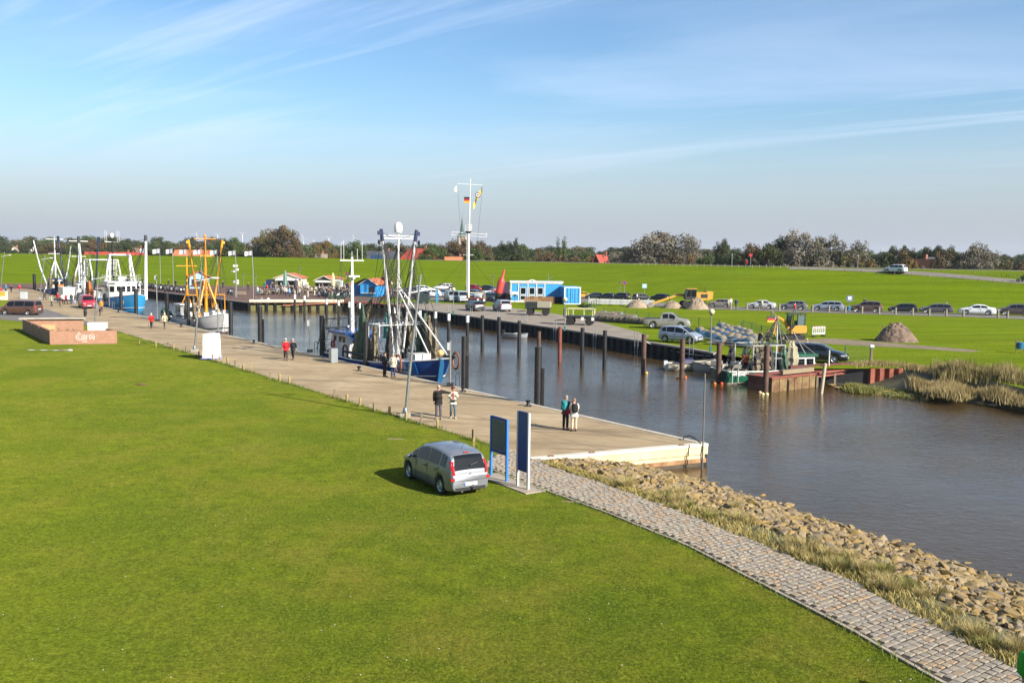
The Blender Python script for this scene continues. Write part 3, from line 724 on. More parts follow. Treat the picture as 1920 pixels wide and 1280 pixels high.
def car_meshes(kind):
 K = CAR_KINDS[kind]; L,W = K['L'],K['W']; hw = W / 2; wr = K['wr']; out = {}
 xs = set()
 for i in range(57): xs.add(round(-L / 2 + L * i / 56,3))
 for x,_ in K['top']: xs.add(x)
 for wx in K['wx']:
  for k in range(-6,7): xs.add(round(wx + (wr + .065) * math.sin(k * PI / 12),3))
 for a,b in K['sw'] + [K['rw'],K['ws']]: xs.add(a); xs.add(b)
 xs = sorted(xs)
 def zb(x):
  z = .20 + .06 * max(0,abs(x) - L / 2 + .5) / .5
  for wx in K['wx']:
   d = abs(x - wx)
   if d < wr + .065: z = max(z,.30 + math.sqrt(max(0,(wr + .065) ** 2 - d * d)) * 1.0 + wr - .32)
  return z
 def half(x):
  e = abs(x) / (L / 2)
  return hw * (1 - .13 * max(0,(e - .72) / .28) ** 2.2)
 def ring(x):
  zt = prof(K['top'],x); zbl = min(prof(K['belt'],x),zt - .035); w = half(x); zl = zb(x)
  zl = min(zl,zbl - .1)
  gh = max(0,zt - zbl)
  wr_ = w - .035 - .30 * max(0,gh - .05)
  m = zl + (zbl - zl) * .55
  sh = min(.07,gh * .5)
  return [(0,zl),(w - .07,zl),(w - .01,zl + min(.10,(zbl - zl) * .3)),(w,m),(w - .03,zbl),(wr_,zt - sh),(wr_ - .10,zt - .012),(0,zt + .012)]
 rings = []
 for x in xs:
  h = ring(x)
  rings.append([Vector((x,y,z)) for y,z in h] + [Vector((x,-y,z)) for y,z in h[-2:0:-1]])
 # round the ends
 f0 = [Vector((p.x + (.05 if p.x > 0 else -.05),p.y * .93,.3 + (p.z - .3) * .86)) for p in rings[-1]]
 b0 = [Vector((p.x - .04,p.y * .95,.3 + (p.z - .3) * .9)) for p in rings[0]]
 mb = MB(); mb.loft([b0] + rings + [f0],True,True); out['body'] = (mb,40)
 def side_pt(x,t,off):
  h = ring(x); a,b = h[4],h[5]
  y = a[0] + (b[0] - a[0]) * t; z = a[1] + (b[1] - a[1]) * t
  nrm = Vector((0,b[1] - a[1],a[0] - b[0])); nrm = nrm.normalized() if nrm.length > 1e-5 else Vector((0,1,0))
  return Vector((x,y + nrm.y * off,z + nrm.z * off))
 # side glass
 g = []
 for a,b in K['sw']:
  rel = [x for x in xs if a - 1e-6 <= x <= b + 1e-6]
  for sgn in (1,-1):
   lo = [side_pt(x,.10,.008) for x in rel]; hi = [side_pt(x,.90,.008) for x in rel]
   mb = MB(); mb.loft([[Vector((p.x,p.y * sgn,p.z)) for p in lo],[Vector((p.x,p.y * sgn,p.z)) for p in hi]],False,False); g.append(mb)
 out['side_window'] = g
 def top_patch(a,b,ins=.05,off=.010):
  rel = [x for x in xs if a - 1e-6 <= x <= b + 1e-6]; rws = []
  for i,x in enumerate(rel):
   h = ring(x); x2 = rel[min(i + 1,len(rel) - 1)]; x1 = rel[max(i - 1,0)]
   sl = (prof(K['top'],x2) - prof(K['top'],x1)) / max(1e-4,x2 - x1); nr = Vector((-sl,0,1)).normalized() * off
   w = max(.1,h[6][0] + .04 - ins); zc = prof(K['top'],x)
   rws.append([Vector((x,y,zc + .012 - .022 * (abs(y) / max(.01,w)) ** 2)) + nr for y in (-w,-w * .5,0,w * .5,w)])
  mb = MB(); mb.loft(rws,False,False); return mb
 out['windscreen'] = top_patch(*K['ws']); out['rear_window'] = top_patch(*K['rw'])
 if kind == 'pickup':
  out['load_cover'] = MB().box((-1.65,0,1.125),(1.8,W * .84,.03))
 # lamps, plate, bumper trims, mirrors, handles, grille
 zt = prof(K['belt'],-L / 2) - .06
 tall = kind in ('mpv','suv','van')
 tl = []
 for sgn in (1,-1):
  mb = MB(); hz = .48 if kind == 'mpv' else .34 if tall else .16
  zc = (zt + .10 if kind == 'mpv' else zt)
  rows = []
  for k in range(5):
   z = zc - hz / 2 + hz * k / 4
   ztop_x = -L / 2
   for x in xs:
    if prof(K['top'],x) >= z + .02: ztop_x = x; break
   xx = max(ztop_x,-L / 2) - .035
   w0 = half(ztop_x) - .03 - max(0,z - zt - .06) * .30
   rows.append([Vector((xx + .22,(w0 + .022) * sgn,z)),Vector((xx + .05,(w0 + .012) * sgn,z)),Vector((xx - .012,(w0 - .04) * sgn,z)),Vector((xx - .022,(w0 - (.10 if kind == 'mpv' else .16)) * sgn,z))])
  mb.loft(rows,False,False); tl.append(mb)
 out['tail_lamp'] = tl
 hl = []
 zf = prof(K['belt'],L / 2 - .15) - .04
 for sgn in (1,-1):
  mb = MB(); rows = []
  for k in range(3):
   z = zf - .13 + .13 * k / 2 + .02
   w0 = half(L / 2 - .2)
   rows.append([Vector((L / 2 - .42,(half(L / 2 - .42) + .006) * sgn,z + .03)),Vector((L / 2 - .14,(w0 - .01) * sgn,z + .01)),Vector((L / 2 + .005,(w0 - .17) * sgn,z)),Vector((L / 2 + .035,(w0 - .40) * sgn,z - .01))])
  mb.loft(rows,False,False); hl.append(mb)
 out['head_lamp'] = hl
 out['grille'] = MB().box((L / 2 + .035,0,zf - .09),(.05,W * .42,.10)).box((L / 2 + .04,0,.33),(.05,W * .62,.12))
 out['number_plate'] = [MB().box((-L / 2 - .05,0,(.47 if kind == 'mpv' else .80 if tall or kind == 'estate' else .62)),(.02,.52,.11)),MB().box((L / 2 + .075,0,.45),(.02,.52,.11))]
 out['sill_trim'] = MB().box((0,0,.235),(L * .50,W + .012,.07)).box((-L / 2 + .02,0,.30),(.14,W * .72,.12))
 mi = []
 xm = K['sw'][-1][1] - .02
 for sgn in (1,-1):
  zmi = prof(K['belt'],xm) + .06
  mb = MB(); mb.ball((xm,sgn * (hw + .09),zmi),(.06,.11,.075),8,5); mb.beam((xm,sgn * (hw - .05),zmi - .03),(xm,sgn * (hw + .04),zmi - .02),.05,.04); mi.append(mb)
 out['mirror'] = mi
 ha = []
 for a,b in K['sw'][:2] if len(K['sw']) < 4 else K['sw'][1:3]:
  for sgn in (1,-1):
   ha.append(MB().box((a + .14,sgn * (hw - .006),prof(K['belt'],a) - .12),(.17,.035,.035)))
 out['door_handle'] = ha
 sm = MB()
 for a,b in K['sw'][:-1]:
  for sgn in (1,-1):
   sm.beam((b + .04,sgn * (hw - .004),.33),(b + .04,sgn * (hw - .010),prof(K['belt'],b) + .0),.012,.02,(1,0,0))
 out['door_seam'] = sm
 # wheels
 ty = MB(); ty.lathe([(wr * .66,-.10),(wr * .93,-.105),(wr,-.075),(wr,.075),(wr * .93,.105),(wr * .66,.10)],22,axis='Y',cap=False)
 ri = MB(); ri.lathe([(.001,.075),(wr * .16,.085),(wr * .2,.07),(wr * .58,.06),(wr * .64,.095),(wr * .69,.10),(wr * .69,-.10)],20,axis='Y',cap=False)
 ri_holes = MB()
 for k in range(6):
  a = k * PI / 3
  c = Vector((math.cos(a) * wr * .42,.0675,math.sin(a) * wr * .42))
  ri_holes.add([c + Vector((math.cos(a) * wr * .12,0,math.sin(a) * wr * .12)),c + Vector((-math.sin(a) * wr * .11,.0,math.cos(a) * wr * .11)),c - Vector((math.cos(a) * wr * .12,0,math.sin(a) * wr * .12)),c + Vector((math.sin(a) * wr * .11,0,-math.cos(a) * wr * .11))],[(0,1,2,3)])
 out['_tyre'] = ty; out['_rim'] = ri; out['_holes'] = ri_holes
 return out
_car_cache = {}
def car(kind,colour,loc,heading,label,group='parked cars',scale=1.0,rails=False,rims=ALLOY):
 """heading: direction the bonnet points (radians, world)"""
 K = CAR_KINDS[kind]
 if kind not in _car_cache:
  d = {}
  for k,v in car_meshes(kind).items():
   if k == 'body': d[k] = v[0].mesh(k,v[1])
   elif isinstance(v,list): d[k] = [q.mesh(k,50) for q in v]
   else: d[k] = v.mesh(k.strip('_'),50)
  _car_cache[kind] = d
 d = _car_cache[kind]
 col = paint(colour) if isinstance(colour,str) else colour
 nm = {'van': 'parked_van','pickup': 'pickup_truck'}.get(kind,'parked_car')
 t = thing(nm,label,'van' if kind == 'van' else 'pickup' if kind == 'pickup' else 'car',loc,heading,group,scale)
 body = obj('body',d['body'],col,t)
 for k,mt in (('side_window',GLASS),('tail_lamp',REDLAMP),('head_lamp',HEADLAMP),('number_plate',WHITEP),('mirror',col),('door_handle',BLACKP)):
  for me in d[k]: obj(k,me,mt,t if k != 'door_handle' else body)
 obj('windscreen',d['windscreen'],GLASS,t); obj('rear_window',d['rear_window'],GLASS,t)
 obj('grille',d['grille'],BLACKP,body); obj('sill_trim',d['sill_trim'],BLACKP,t); tag(obj('door_seam',d['door_seam'],BLACKP,body),kind='stuff')
 if 'load_cover' in d: obj('load_cover',d['load_cover'],BLACKP,t)
 for wx in K['wx']:
  for sgn in (1,-1):
   w = obj('wheel',d['_tyre'],RUBBER,t); w.location = (wx,sgn * (K['W'] / 2 - .125),K['wr'])
   if sgn < 0: w.rotation_euler = (0,0,PI)
   obj('rim',d['_rim'],rims,w); tag(obj('rim_opening',d['_holes'],BLACKP,w),kind='stuff')
 if rails:
  for sgn in (1,-1):
   mb = MB(); yy = sgn * (K['W'] / 2 - .24)
   mb.tube([(-1.5,yy,prof(K['top'],-1.5) - .03),(-1.4,yy,prof(K['top'],-1.4) + .04),(.1,yy,prof(K['top'],.1) + .04),(.2,yy,prof(K['top'],.2) - .04)],.018,5)
   P('roof_rail',mb,CHROME,t)
 return t
# ================================================================== BUILDERS: people
def skin_mesh(name,nodes,edges,root,sub=1):
 """nodes: name -> (x,y,z,r or (rx,ry)); grows a continuous surface along the edges"""
 bm = bmesh.new(); lay = bm.verts.layers.skin.verify(); vs = {}
 for k,v in nodes.items():
  b = bm.verts.new(v[:3]); r = v[3] if isinstance(v[3],tuple) else (v[3],v[3]); b[lay].radius = r; vs[k] = b
  b[lay].use_root = (k == root)
 for a,b in edges: bm.edges.new((vs[a],vs[b]))
 me = bpy.data.meshes.new(name); bm.to_mesh(me); bm.free()
 o = bpy.data.objects.new(name,me); COL.objects.link(o)
 sk = o.modifiers.new('s','SKIN'); sk.use_smooth_shade = True; sk.branch_smoothing = .3
 ss = o.modifiers.new('u','SUBSURF'); ss.levels = sub; ss.render_levels = sub
 bpy.context.view_layer.update()
 dg = bpy.context.evaluated_depsgraph_get(); out = bpy.data.meshes.new_from_object(o.evaluated_get(dg))
 bpy.data.objects.remove(o); bpy.data.meshes.remove(me)
 out.name = name; out.materials.clear(); out.materials.append(None)
 return out
def join_mb(me,mb):
 bm = bmesh.new(); bm.from_mesh(me); o = len(bm.verts)
 vs = [bm.verts.new(p) for p in mb.v]
 for f in mb.f:
  try: fc = bm.faces.new([vs[i] for i in f]); fc.smooth = True
  except ValueError: pass
 bm.to_mesh(me); bm.free(); return me
def pose_joints(pose):
 """standing 1.75 m figure facing +x; y is left"""
 J = dict(pelvis=(0,0,.96),waist=(0,0,1.10),chest=(.0,0,1.30),upper=(0,0,1.42),neck=(.005,0,1.50),head=(.025,0,1.615),crown=(.02,0,1.70))
 for sg,q in ((1,'l'),(-1,'r')):
  J['sh' + q] = (0,sg * .175,1.41); J['el' + q] = (-.03,sg * .225,1.14); J['wr' + q] = (.05,sg * .235,.90); J['ha' + q] = (.08,sg * .225,.81)
  J['hip' + q] = (0,sg * .085,.90); J['kn' + q] = (.02,sg * .095,.50); J['an' + q] = (-.015,sg * .10,.09); J['to' + q] = (.13,sg * .115,.035)
 if pose == 'walk':
  J.update(knl=(.17,.09,.53),anl=(.20,.095,.10),tol=(.34,.10,.05),knr=(-.05,-.09,.50),anr=(-.28,-.095,.14),tor=(-.15,-.10,.045),
                 ell=(-.12,.225,1.15),wrl=(-.13,.24,.91),hal=(-.12,.235,.82),elr=(.06,-.225,1.15),wrr=(.20,-.22,.95),har=(.26,-.21,.87))
 elif pose == 'point':      # left arm stretched out to the side, walking slightly
  J.update(ell=(.06,.42,1.36),wrl=(.10,.64,1.33),hal=(.11,.73,1.33),knl=(.08,.10,.51),anl=(.06,.11,.09),tol=(.20,.14,.035))
 elif pose == 'phone':      # both hands raised in front of the chest
  J.update(elr=(.02,-.26,1.16),wrr=(.20,-.12,1.24),har=(.26,-.06,1.28),ell=(.02,.26,1.16),wrl=(.20,.14,1.30),hal=(.24,.07,1.36),knl=(.12,.09,.52),anl=(.12,.10,.09),tol=(.26,.11,.035),anr=(-.14,-.10,.10),tor=(0,-.11,.035))
 elif pose == 'read':
  J.update(elr=(.05,-.22,1.16),wrr=(.26,-.10,1.14),har=(.33,-.05,1.15),ell=(.05,.22,1.16),wrl=(.26,.10,1.14),hal=(.33,.05,1.15),head=(.055,0,1.60),crown=(.065,0,1.68))
 elif pose == 'sit':        # pelvis about .52 above the ground
  for k in J: J[k] = (J[k][0],J[k][1],J[k][2] - .44)
  for sg,q in ((1,'l'),(-1,'r')):
   J['hip' + q] = (.02,sg * .09,.49); J['kn' + q] = (.43,sg * .12,.50); J['an' + q] = (.42,sg * .12,.09); J['to' + q] = (.56,sg * .13,.035)
   J['el' + q] = (.05,sg * .24,.72); J['wr' + q] = (.27,sg * .17,.72); J['ha' + q] = (.35,sg * .13,.73)
 elif pose == 'bend':
  for k in ('waist','chest','upper','neck','head','crown','shl','shr','ell','elr','wrl','wrr','hal','har'):
   x,y,z = J[k]; dz = z - .96; a = R(38); J[k] = (x * math.cos(a) + dz * math.sin(a),y,.96 + dz * math.cos(a) - x * math.sin(a))
  J.update(ell=(.35,.22,1.05),wrl=(.50,.18,.92),hal=(.57,.15,.88),elr=(.33,-.22,1.05),wrr=(.48,-.18,.92),har=(.55,-.15,.88))
 elif pose == 'ride':       # on a bicycle or motorbike
  for k in J: J[k] = (J[k][0],J[k][1],J[k][2] - .06)
  for sg,q in ((1,'l'),(-1,'r')):
   J['hip' + q] = (.03,sg * .09,.86); J['kn' + q] = (.36,sg * .13,.66 if sg > 0 else .58); J['an' + q] = (.22,sg * .12,.30 if sg > 0 else .18); J['to' + q] = (.36,sg * .12,.25 if sg > 0 else .14)
   J['el' + q] = (.22,sg * .24,1.12); J['wr' + q] = (.48,sg * .24,1.02); J['ha' + q] = (.56,sg * .23,1.02)
  for k,d in (('chest',.10),('upper',.16),('neck',.19),('head',.23),('crown',.23),('shl',.15),('shr',.15)):
   J[k] = (J[k][0] + d,J[k][1],J[k][2] - .03)
 return J
BR = dict(pelvis=(.115,.15),waist=(.105,.135),chest=(.115,.155),upper=(.09,.13),neck=.052,head=(.088,.078),crown=(.07,.062),sh=.062,el=.045,wr=.032,ha=(.022,.042),hip=.088,kn=.062,an=.042,to=.035)
def rad(k,f=1.0,add=0.0):
 r = BR[k] if k in BR else BR[k[:-1]]
 return (r[0] * f + add,r[1] * f + add) if isinstance(r,tuple) else r * f + add
SPINE = [('pelvis','waist'),('waist','chest'),('chest','upper'),('upper','neck'),('neck','head'),('head','crown')]
LIMBS = []
for q in 'lr':
 LIMBS += [('upper','sh' + q),('sh' + q,'el' + q),('el' + q,'wr' + q),('wr' + q,'ha' + q),('pelvis','hip' + q),('hip' + q,'kn' + q),('kn' + q,'an' + q),('an' + q,'to' + q)]
_person_cache = {}
def person_meshes(pose,build,fine_):
 key = (pose,build,fine_)
 if key in _person_cache: return _person_cache[key]
 J = pose_joints(pose); b = {'slim': .92,'mid': 1.0,'stout': 1.14}[build]
 nodes = {k: (*v,rad(k,b if k in ('pelvis','waist','chest') else 1.0)) for k,v in J.items()}
 body = skin_mesh('body',nodes,SPINE + LIMBS,'pelvis',1)
 H = Vector(J['head'])
 ex = MB()
 ex.ball(H + Vector((.085,0,-.005)),(.022,.014,.022),6,4)               # nose
 ex.ball(H + Vector((.055,0,-.075)),(.035,.04,.03),6,4)                 # chin
 for sg in (1,-1): ex.ball(H + Vector((-.005,sg * .082,0)),(.022,.012,.032),6,4)
 if fine_:
  for q in 'lr':
   w,h = Vector(J['wr' + q]),Vector(J['ha' + q]); d = (h - w).normalized(); sg = 1 if q == 'l' else -1
   side = d.cross(Vector((0,sg,0))); side = side.normalized() if side.length > .1 else Vector((1,0,0)); inn = Vector((0,-sg,0))
   for k,ln in enumerate((.075,.085,.08,.062)):
    o = h + side * (k - 1.5) * .020
    ex.tube([o,o + d * ln * .5 + inn * .008,o + d * ln + inn * .03],[.0095,.009,.007],5)
   o = w + d * .035 + side * .03
   ex.tube([o,o + side * .03 + d * .03,o + side * .035 + d * .06 + inn * .015],[.011,.010,.008],5)
 join_mb(body,ex)
 out = {'body': body}
 jn = ['pelvis','waist','chest','upper','neck']
 nd = {k: (*J[k],rad(k,b if k in ('pelvis','waist','chest') else 1.0,.03 if k != 'upper' else .058)) for k in jn[:4]}
 hem = Vector(J['pelvis']) + (Vector(J['pelvis']) - Vector(J['waist'])).normalized() * .07
 nd['hem'] = (*hem,rad('pelvis',b,.026)); nd['collar'] = (*(Vector(J['neck']) * .75 + Vector(J['upper']) * .25),.078)
 ed = [('hem','pelvis'),('pelvis','waist'),('waist','chest'),('chest','upper'),('upper','collar')]
 for q in 'lr':
  for k,ad in (('sh',.042),('el',.026),('wr',.022)): nd[k + q] = (*J[k + q],rad(k,1.0,ad))
  ed += [('upper','sh' + q),('sh' + q,'el' + q),('el' + q,'wr' + q)]
 out['jacket'] = skin_mesh('jacket',nd,ed,'pelvis',1)
 nd = {'pelvis': (*J['pelvis'],rad('pelvis',b,.014)),'waist': (*(Vector(J['pelvis']) * .5 + Vector(J['waist']) * .5),rad('waist',b,.012))}; ed = [('pelvis','waist')]
 for q in 'lr':
  for k,ad in (('hip',.016),('kn',.016),('an',.026)): nd[k + q] = (*J[k + q],rad(k,1.0,ad))
  ed += [('pelvis','hip' + q),('hip' + q,'kn' + q),('kn' + q,'an' + q)]
 out['trousers'] = skin_mesh('trousers',nd,ed,'pelvis',1)
 for q in 'lr':
  a,t = Vector(J['an' + q]),Vector(J['to' + q]); d = (t - a); d.z = 0
  mb = MB(); heel = a - d.normalized() * .05; heel.z = t.z + (a.z - t.z) * .15
  mb.tube([heel,(heel + t) / 2 + Vector((0,0,.012)),t + d.normalized() * .05],[.042,.052,.035],8)
  out['shoe' + q] = mb.mesh('shoe',60)
 hb = MB()
 for i in range(7):
  th = PI * (.02 + .60 * i / 6)
  hb_r = [(.100 * math.sin(th),.094 * math.sin(th),.108 * math.cos(th))]
  if i == 0: rings = []
  ring = []
  for k in range(12):
   a = 2 * PI * k / 12; cut = 1.0
   zz_ = hb_r[0][2]
   if math.cos(a) > .2 and i > 3: zz_ = max(zz_,.045)
   ring.append(H + Vector((hb_r[0][0] * math.cos(a) - .012,hb_r[0][1] * math.sin(a),zz_ + .022)))
  rings.append(ring)
 hb.loft(rings,True,True); out['hair'] = hb.mesh('hair',60)
 out['_head'] = H; out['_J'] = J
 eb = MB()
 for sg in (1,-1): eb.ball(H + Vector((.080,sg * .032,.018)),(.010,.012,.008),6,4)
 out['eyes'] = eb.mesh('eyes',60)
 out['mouth'] = MB().box(H + Vector((.085,0,-.05)),(.012,.042,.010)).mesh('mouth')
 hat = MB(); hat.lathe([(.118,.03),(.122,.045),(.108,.06),(.10,.12),(.06,.15),(.001,.155)],12,H + Vector((-.01,0,0))); out['hat'] = hat.mesh('hat',60)
 cap = MB(); cap.lathe([(.102,.035),(.104,.08),(.08,.115),(.001,.125)],12,H + Vector((-.008,0,0))); cap.box(H + Vector((.12,0,.045)),(.10,.13,.015)); out['cap'] = cap.mesh('cap',60)
 U,C_ = Vector(J['upper']),Vector(J['waist'])
 bp = MB(); bk = (U + C_) / 2 + Vector((-.21,0,0))
 bp.loft([[bk + Vector((dx_ * sc,dy_ * sc2,z_)) for dx_,dy_ in ((-.09,-.10),(-.09,.10),(-.02,.15),(.09,.15),(.09,-.15),(-.02,-.15))] for z_,sc,sc2 in ((-.24,.7,.8),(-.2,1.1,1.0),(0,1.15,1.02),(.16,1.0,.95),(.22,.55,.7))],True,True)
 for sg in (1,-1): bp.tube([bk + Vector((.08,sg * .10,.17)),U + Vector((-.03,sg * .10,.115)),U + Vector((.125,sg * .11,.0)),U + Vector((.12,sg * .14,-.16)),bk + Vector((.09,sg * .14,-.16))],.02,5)
 out['backpack'] = bp.mesh('backpack',50)
 sb = MB(); hp = Vector(J['hipr']) + Vector((-.02,-.13,.06)); sb.box(hp,(.26,.09,.24)); sb.tube([hp + Vector((-.1,0,.1)),Vector(J['shl']) + Vector((-.05,-.06,.09)),hp + Vector((.1,0,.1))],.012,5); out['shoulder_bag'] = sb.mesh('shoulder_bag')
 _person_cache[key] = out
 return out
def person(loc,heading,label,jacket='20242c',trousers='25272d',hair='3a2a1c',shoes='1a1a1a',pose='stand',build='mid',height=1.75,group=None,extras=(),hat=None,cap=None,fine_=False,skin=None):
 d = person_meshes(pose,build,fine_)
 t = thing('person',label,'person',loc,heading,group,height / 1.75)
 body = obj('body',d['body'],SKIN,t)
 obj('jacket',d['jacket'],cloth(jacket),t); obj('trousers',d['trousers'],cloth(trousers),t)
 obj('shoe',d['shoel'],plain(shoes),t); obj('shoe',d['shoer'],plain(shoes),t)
 if hat: obj('hat',d['hat'],cloth(hat),t)
 if cap: obj('cap',d['cap'],cloth(cap),t)
 obj('hair',d['hair'],M('hair_' + hair,hexc(hair),.7,0,.2,20),t)
 if fine_:
  obj('eyes',d['eyes'],BLACKP,body); obj('mouth',d['mouth'],M('lips',(.35,.1,.08),.5),body)
 for e in extras:
  obj(e[0],d[e[0]] if e[0] in d else e[2],cloth(e[1]),t)
 return t
# ================================================================== NEAR SIDE
def face_cam(p): return math.atan2(-p.y,-p.x)
# --- the silver family car on the lawn
MSILVER = M('silver_paint',(0.25,0.265,0.295),.4,.5,.05,2,coat=.7)
c0,c1,c2_ = at(832,926.5),at(767,894.5),at(906,918.5)
hd = math.atan2(c1.y - c0.y,c1.x - c0.x)
mid = c0.lerp(c1,.48) + Vector((math.sin(hd),-math.cos(hd),0)) * .72
mv = car('mpv',MSILVER,(mid.x,mid.y,-.01),hd,'silver family car parked on the lawn beside the blue signs',None)
mv['group'] = ''; del mv['group']
text('plate_lettering','CUX KV 452',.085,BLACKP,mv,(-2.088,.03,.47),(PI / 2,0,-PI / 2),.002,.001,sx=.86)
P('country_strip',MB().box((-2.087,.235,.47),(.004,.045,.105)),plain('2a5fb8'),mv)
P('rear_wiper',MB().tube([(-2.05,0,1.10),(-2.02,-.02,1.13),(-1.96,-.33,1.19)],.012,5),BLACKP,mv)
P('tow_bar',MB().tube([(-1.9,-.05,.27),(-2.12,-.05,.27),(-2.16,-.05,.34),(-2.16,-.05,.40)],.022,6).ball((-2.16,-.05,.42),.03,8,5),BLACKP,mv)
P('exhaust',MB().tube([(-1.9,.35,.23),(-2.1,.35,.22)],.03,7),CHROME,mv)
P('aerial',MB().tube([(-1.35,0,1.60),(-1.62,0,1.90)],[.008,.004],5),BLACKP,mv)
P('bumper_seam',MB().box((-2.062,0,.60),(.015,1.40,.018)),BLACKP,mv)
P('badge',MB().lathe([(.05,0),(.055,.006),(.04,.012),(.001,.012)],14,(-2.06,0,.80),'X').box((-2.07,0,.80),(.008,.12,.012)),CHROME,mv)
P('brake_lamp',MB().box((-1.72,0,1.535),(.05,.20,.03)),REDLAMP,mv)
for sg in (1,-1):
 P('reflector',MB().box((-2.02,sg * .70,.66),(.10,.16,.07)),REDLAMP,mv)
# --- two blue boards on posts at the path
def board(b0,b1,ztop,panel_z0,posts,panel,inset,label):
 a,b = Vector(b0),Vector(b1); d = (b - a); L = d.length; mid_ = (a + b) / 2
 t = thing('notice_board',label,'sign',(mid_.x,mid_.y,0),math.atan2(d.y,d.x))
 for x in (-L / 2,L / 2): P('post',MB().box((x,0,ztop / 2 - .1),(.085,.085,ztop + .2)),posts,t)
 pn = P('panel',MB().box((0,0,(ztop + panel_z0) / 2 + .01),(L - .088,.055,ztop - panel_z0)),panel,t)
 if inset:
  w,h = L - .30,ztop - panel_z0 - .32; zc = (ztop + panel_z0) / 2 + .02
  P('notice_field',MB().box((0,-.033,zc),(w,.012,h)),M('slate_field',(0.10,0.125,0.15),.35,0,.2,3),pn)
  for (cx,cz,sx,sz) in ((0,h / 2 + .025,w + .08,.02),(0,-h / 2 - .025,w + .08,.02),(-w / 2 - .025,0,.02,h + .03),(w / 2 + .025,0,.02,h + .03)):
   P('frame_strip',MB().box((cx,-.036,zc + cz),(sx,.016,sz)),CHROME,pn)
 return t
NAVY = M('navy_board',(0.020,0.060,0.27),.45,0,.2,2,coat=.1)
BLUEP = M('blue_post',(0.03,0.19,0.62),.4,0,.1,3,coat=.2)
b0,b1 = at(920.6,891.7),at(950,902.9)
board(b0,b1,2.37,.98,BLUEP,NAVY,True,'blue framed notice board with dark inset panel on two blue posts')
b2,b3 = at(970.4,911),at(990,918.3)
board(b2,b3,2.83,.62,M('alu_post',(0.62,0.64,0.66),.4,.3,.05,3),NAVY,False,'taller plain navy board on two silver posts by the path')
sl = MB(); d_ = (b3 - b0).normalized(); nn = Vector((-d_.y,d_.x,0))
sl.prism([b0 - d_ * .25 - nn * .45,b3 + d_ * .45 - nn * .40,b3 + d_ * .45 + nn * .5,b0 - d_ * .25 + nn * .45],-.15,.025)
tag(P('paved_base',sl,M('base_slab',(0.36,0.30,0.22),.85,0,.15,2,bump=.2)),kind='structure')
# --- street lamps of the quay: leaning mast with a cross arm
def street_lamp(px,py,topx,topy,label,arm_px=54):
 b = at(px,py); top = atY(topx,topy,b.y); h = top.z; lean = top.x - b.x
 t = thing('street_lamp',label,'street lamp',b,0,'leaning lamps of the near quay')
 P('mast',MB().tube([(0,0,0),(lean * .25,0,h * .3),(lean * .62,0,h * .65),(lean,0,h)],[.085,.08,.07,.055],10),CHROME,t,60)
 za = h * .885; xa = lean * .87
 P('arm',MB().tube([(xa - .55,0,za - .10),(xa,0,za),(xa + .75,0,za + .14)],[.03,.045,.04],7),WHITEP,t,60)
 P('lamp_head',MB().ball((xa + 1.15,0,za + .20),(.42,.17,.09),12,6),WHITEP,t,60)
 P('foot_block',MB().prism([(-.25,-.25),(.25,-.25),(.25,.25),(-.25,.25)],-.1,.22),CONC,t)
 P('collar',MB().lathe([(.15,.22),(.15,.3),(.10,.5),(.09,.52)],10),plain('7d8791',.4,.1,.4),t,60)
 return t
street_lamp(760,782,789,515,'leaning grey street lamp nearest the camera, beside the blue cutter')
street_lamp(365,659,379,508,'leaning grey street lamp next to the white sheeted cabinet')
street_lamp(178,612,185,510,'leaning grey street lamp behind the brick enclosure')
street_lamp(74.5,561,84.5,476,'leaning grey street lamp behind the brown van')
street_lamp(1.5,543,8.5,472,'leaning grey street lamp at the far left edge of the quay')
# --- stakes along the lawn edge
stk = [(887.5,825),(889,839),(821,802),(789.6,795),(761,788),(730,777),(702,770),(675,761),(650,753),(627,746),(543,720),(524.5,714.5),(507,711),(472.5,698),(456.6,694),(440.5,688),(427,683),(411,679.5),(399.5,676),(386,673),(373,668.6),(349,661),(337,659),(326,655),(315,651.5),(293,651),(262,647)]
sme = MB().box((0,0,.22),(.10,.10,.62)).mesh('stake'); sme2 = MB().ext([(-.05,-.1),(.05,-.1),(.055,.50),(-.045,.53)],'X',-.05,.05).mesh('stake')
for i,(x,y) in enumerate(stk):
 o = obj('stake',sme if i % 2 else sme2,WOODY if i % 3 else WOOD); p = at(x,y); o.location = p; o.rotation_euler = (rng.uniform(-.05,.05),rng.uniform(-.05,.05),rng.uniform(0,1)); o.scale = (1,1,rng.uniform(.8,1.1))
 tag(o,'short weathered wooden stake where the lawn meets the quay','stake','stakes along the lawn edge')
rp = MB()
for (x,y),(x2,y2) in zip(stk[23:],stk[24:]):
 a,b = at(x,y) + Vector((0,0,.42)),at(x2,y2) + Vector((0,0,.42)); rp.tube([a,(a + b) / 2 - Vector((0,0,.18)),b],.018,5)
a,b = at(262,647) + Vector((0,0,.4)),at(222,640) + Vector((0,0,.3)); rp.tube([a,(a + b) / 2 - Vector((0,0,.1)),b],.018,5)
tag(P('barrier_rope',rp,ROPED),'slack dark rope strung between the stakes by the brick enclosure','rope')
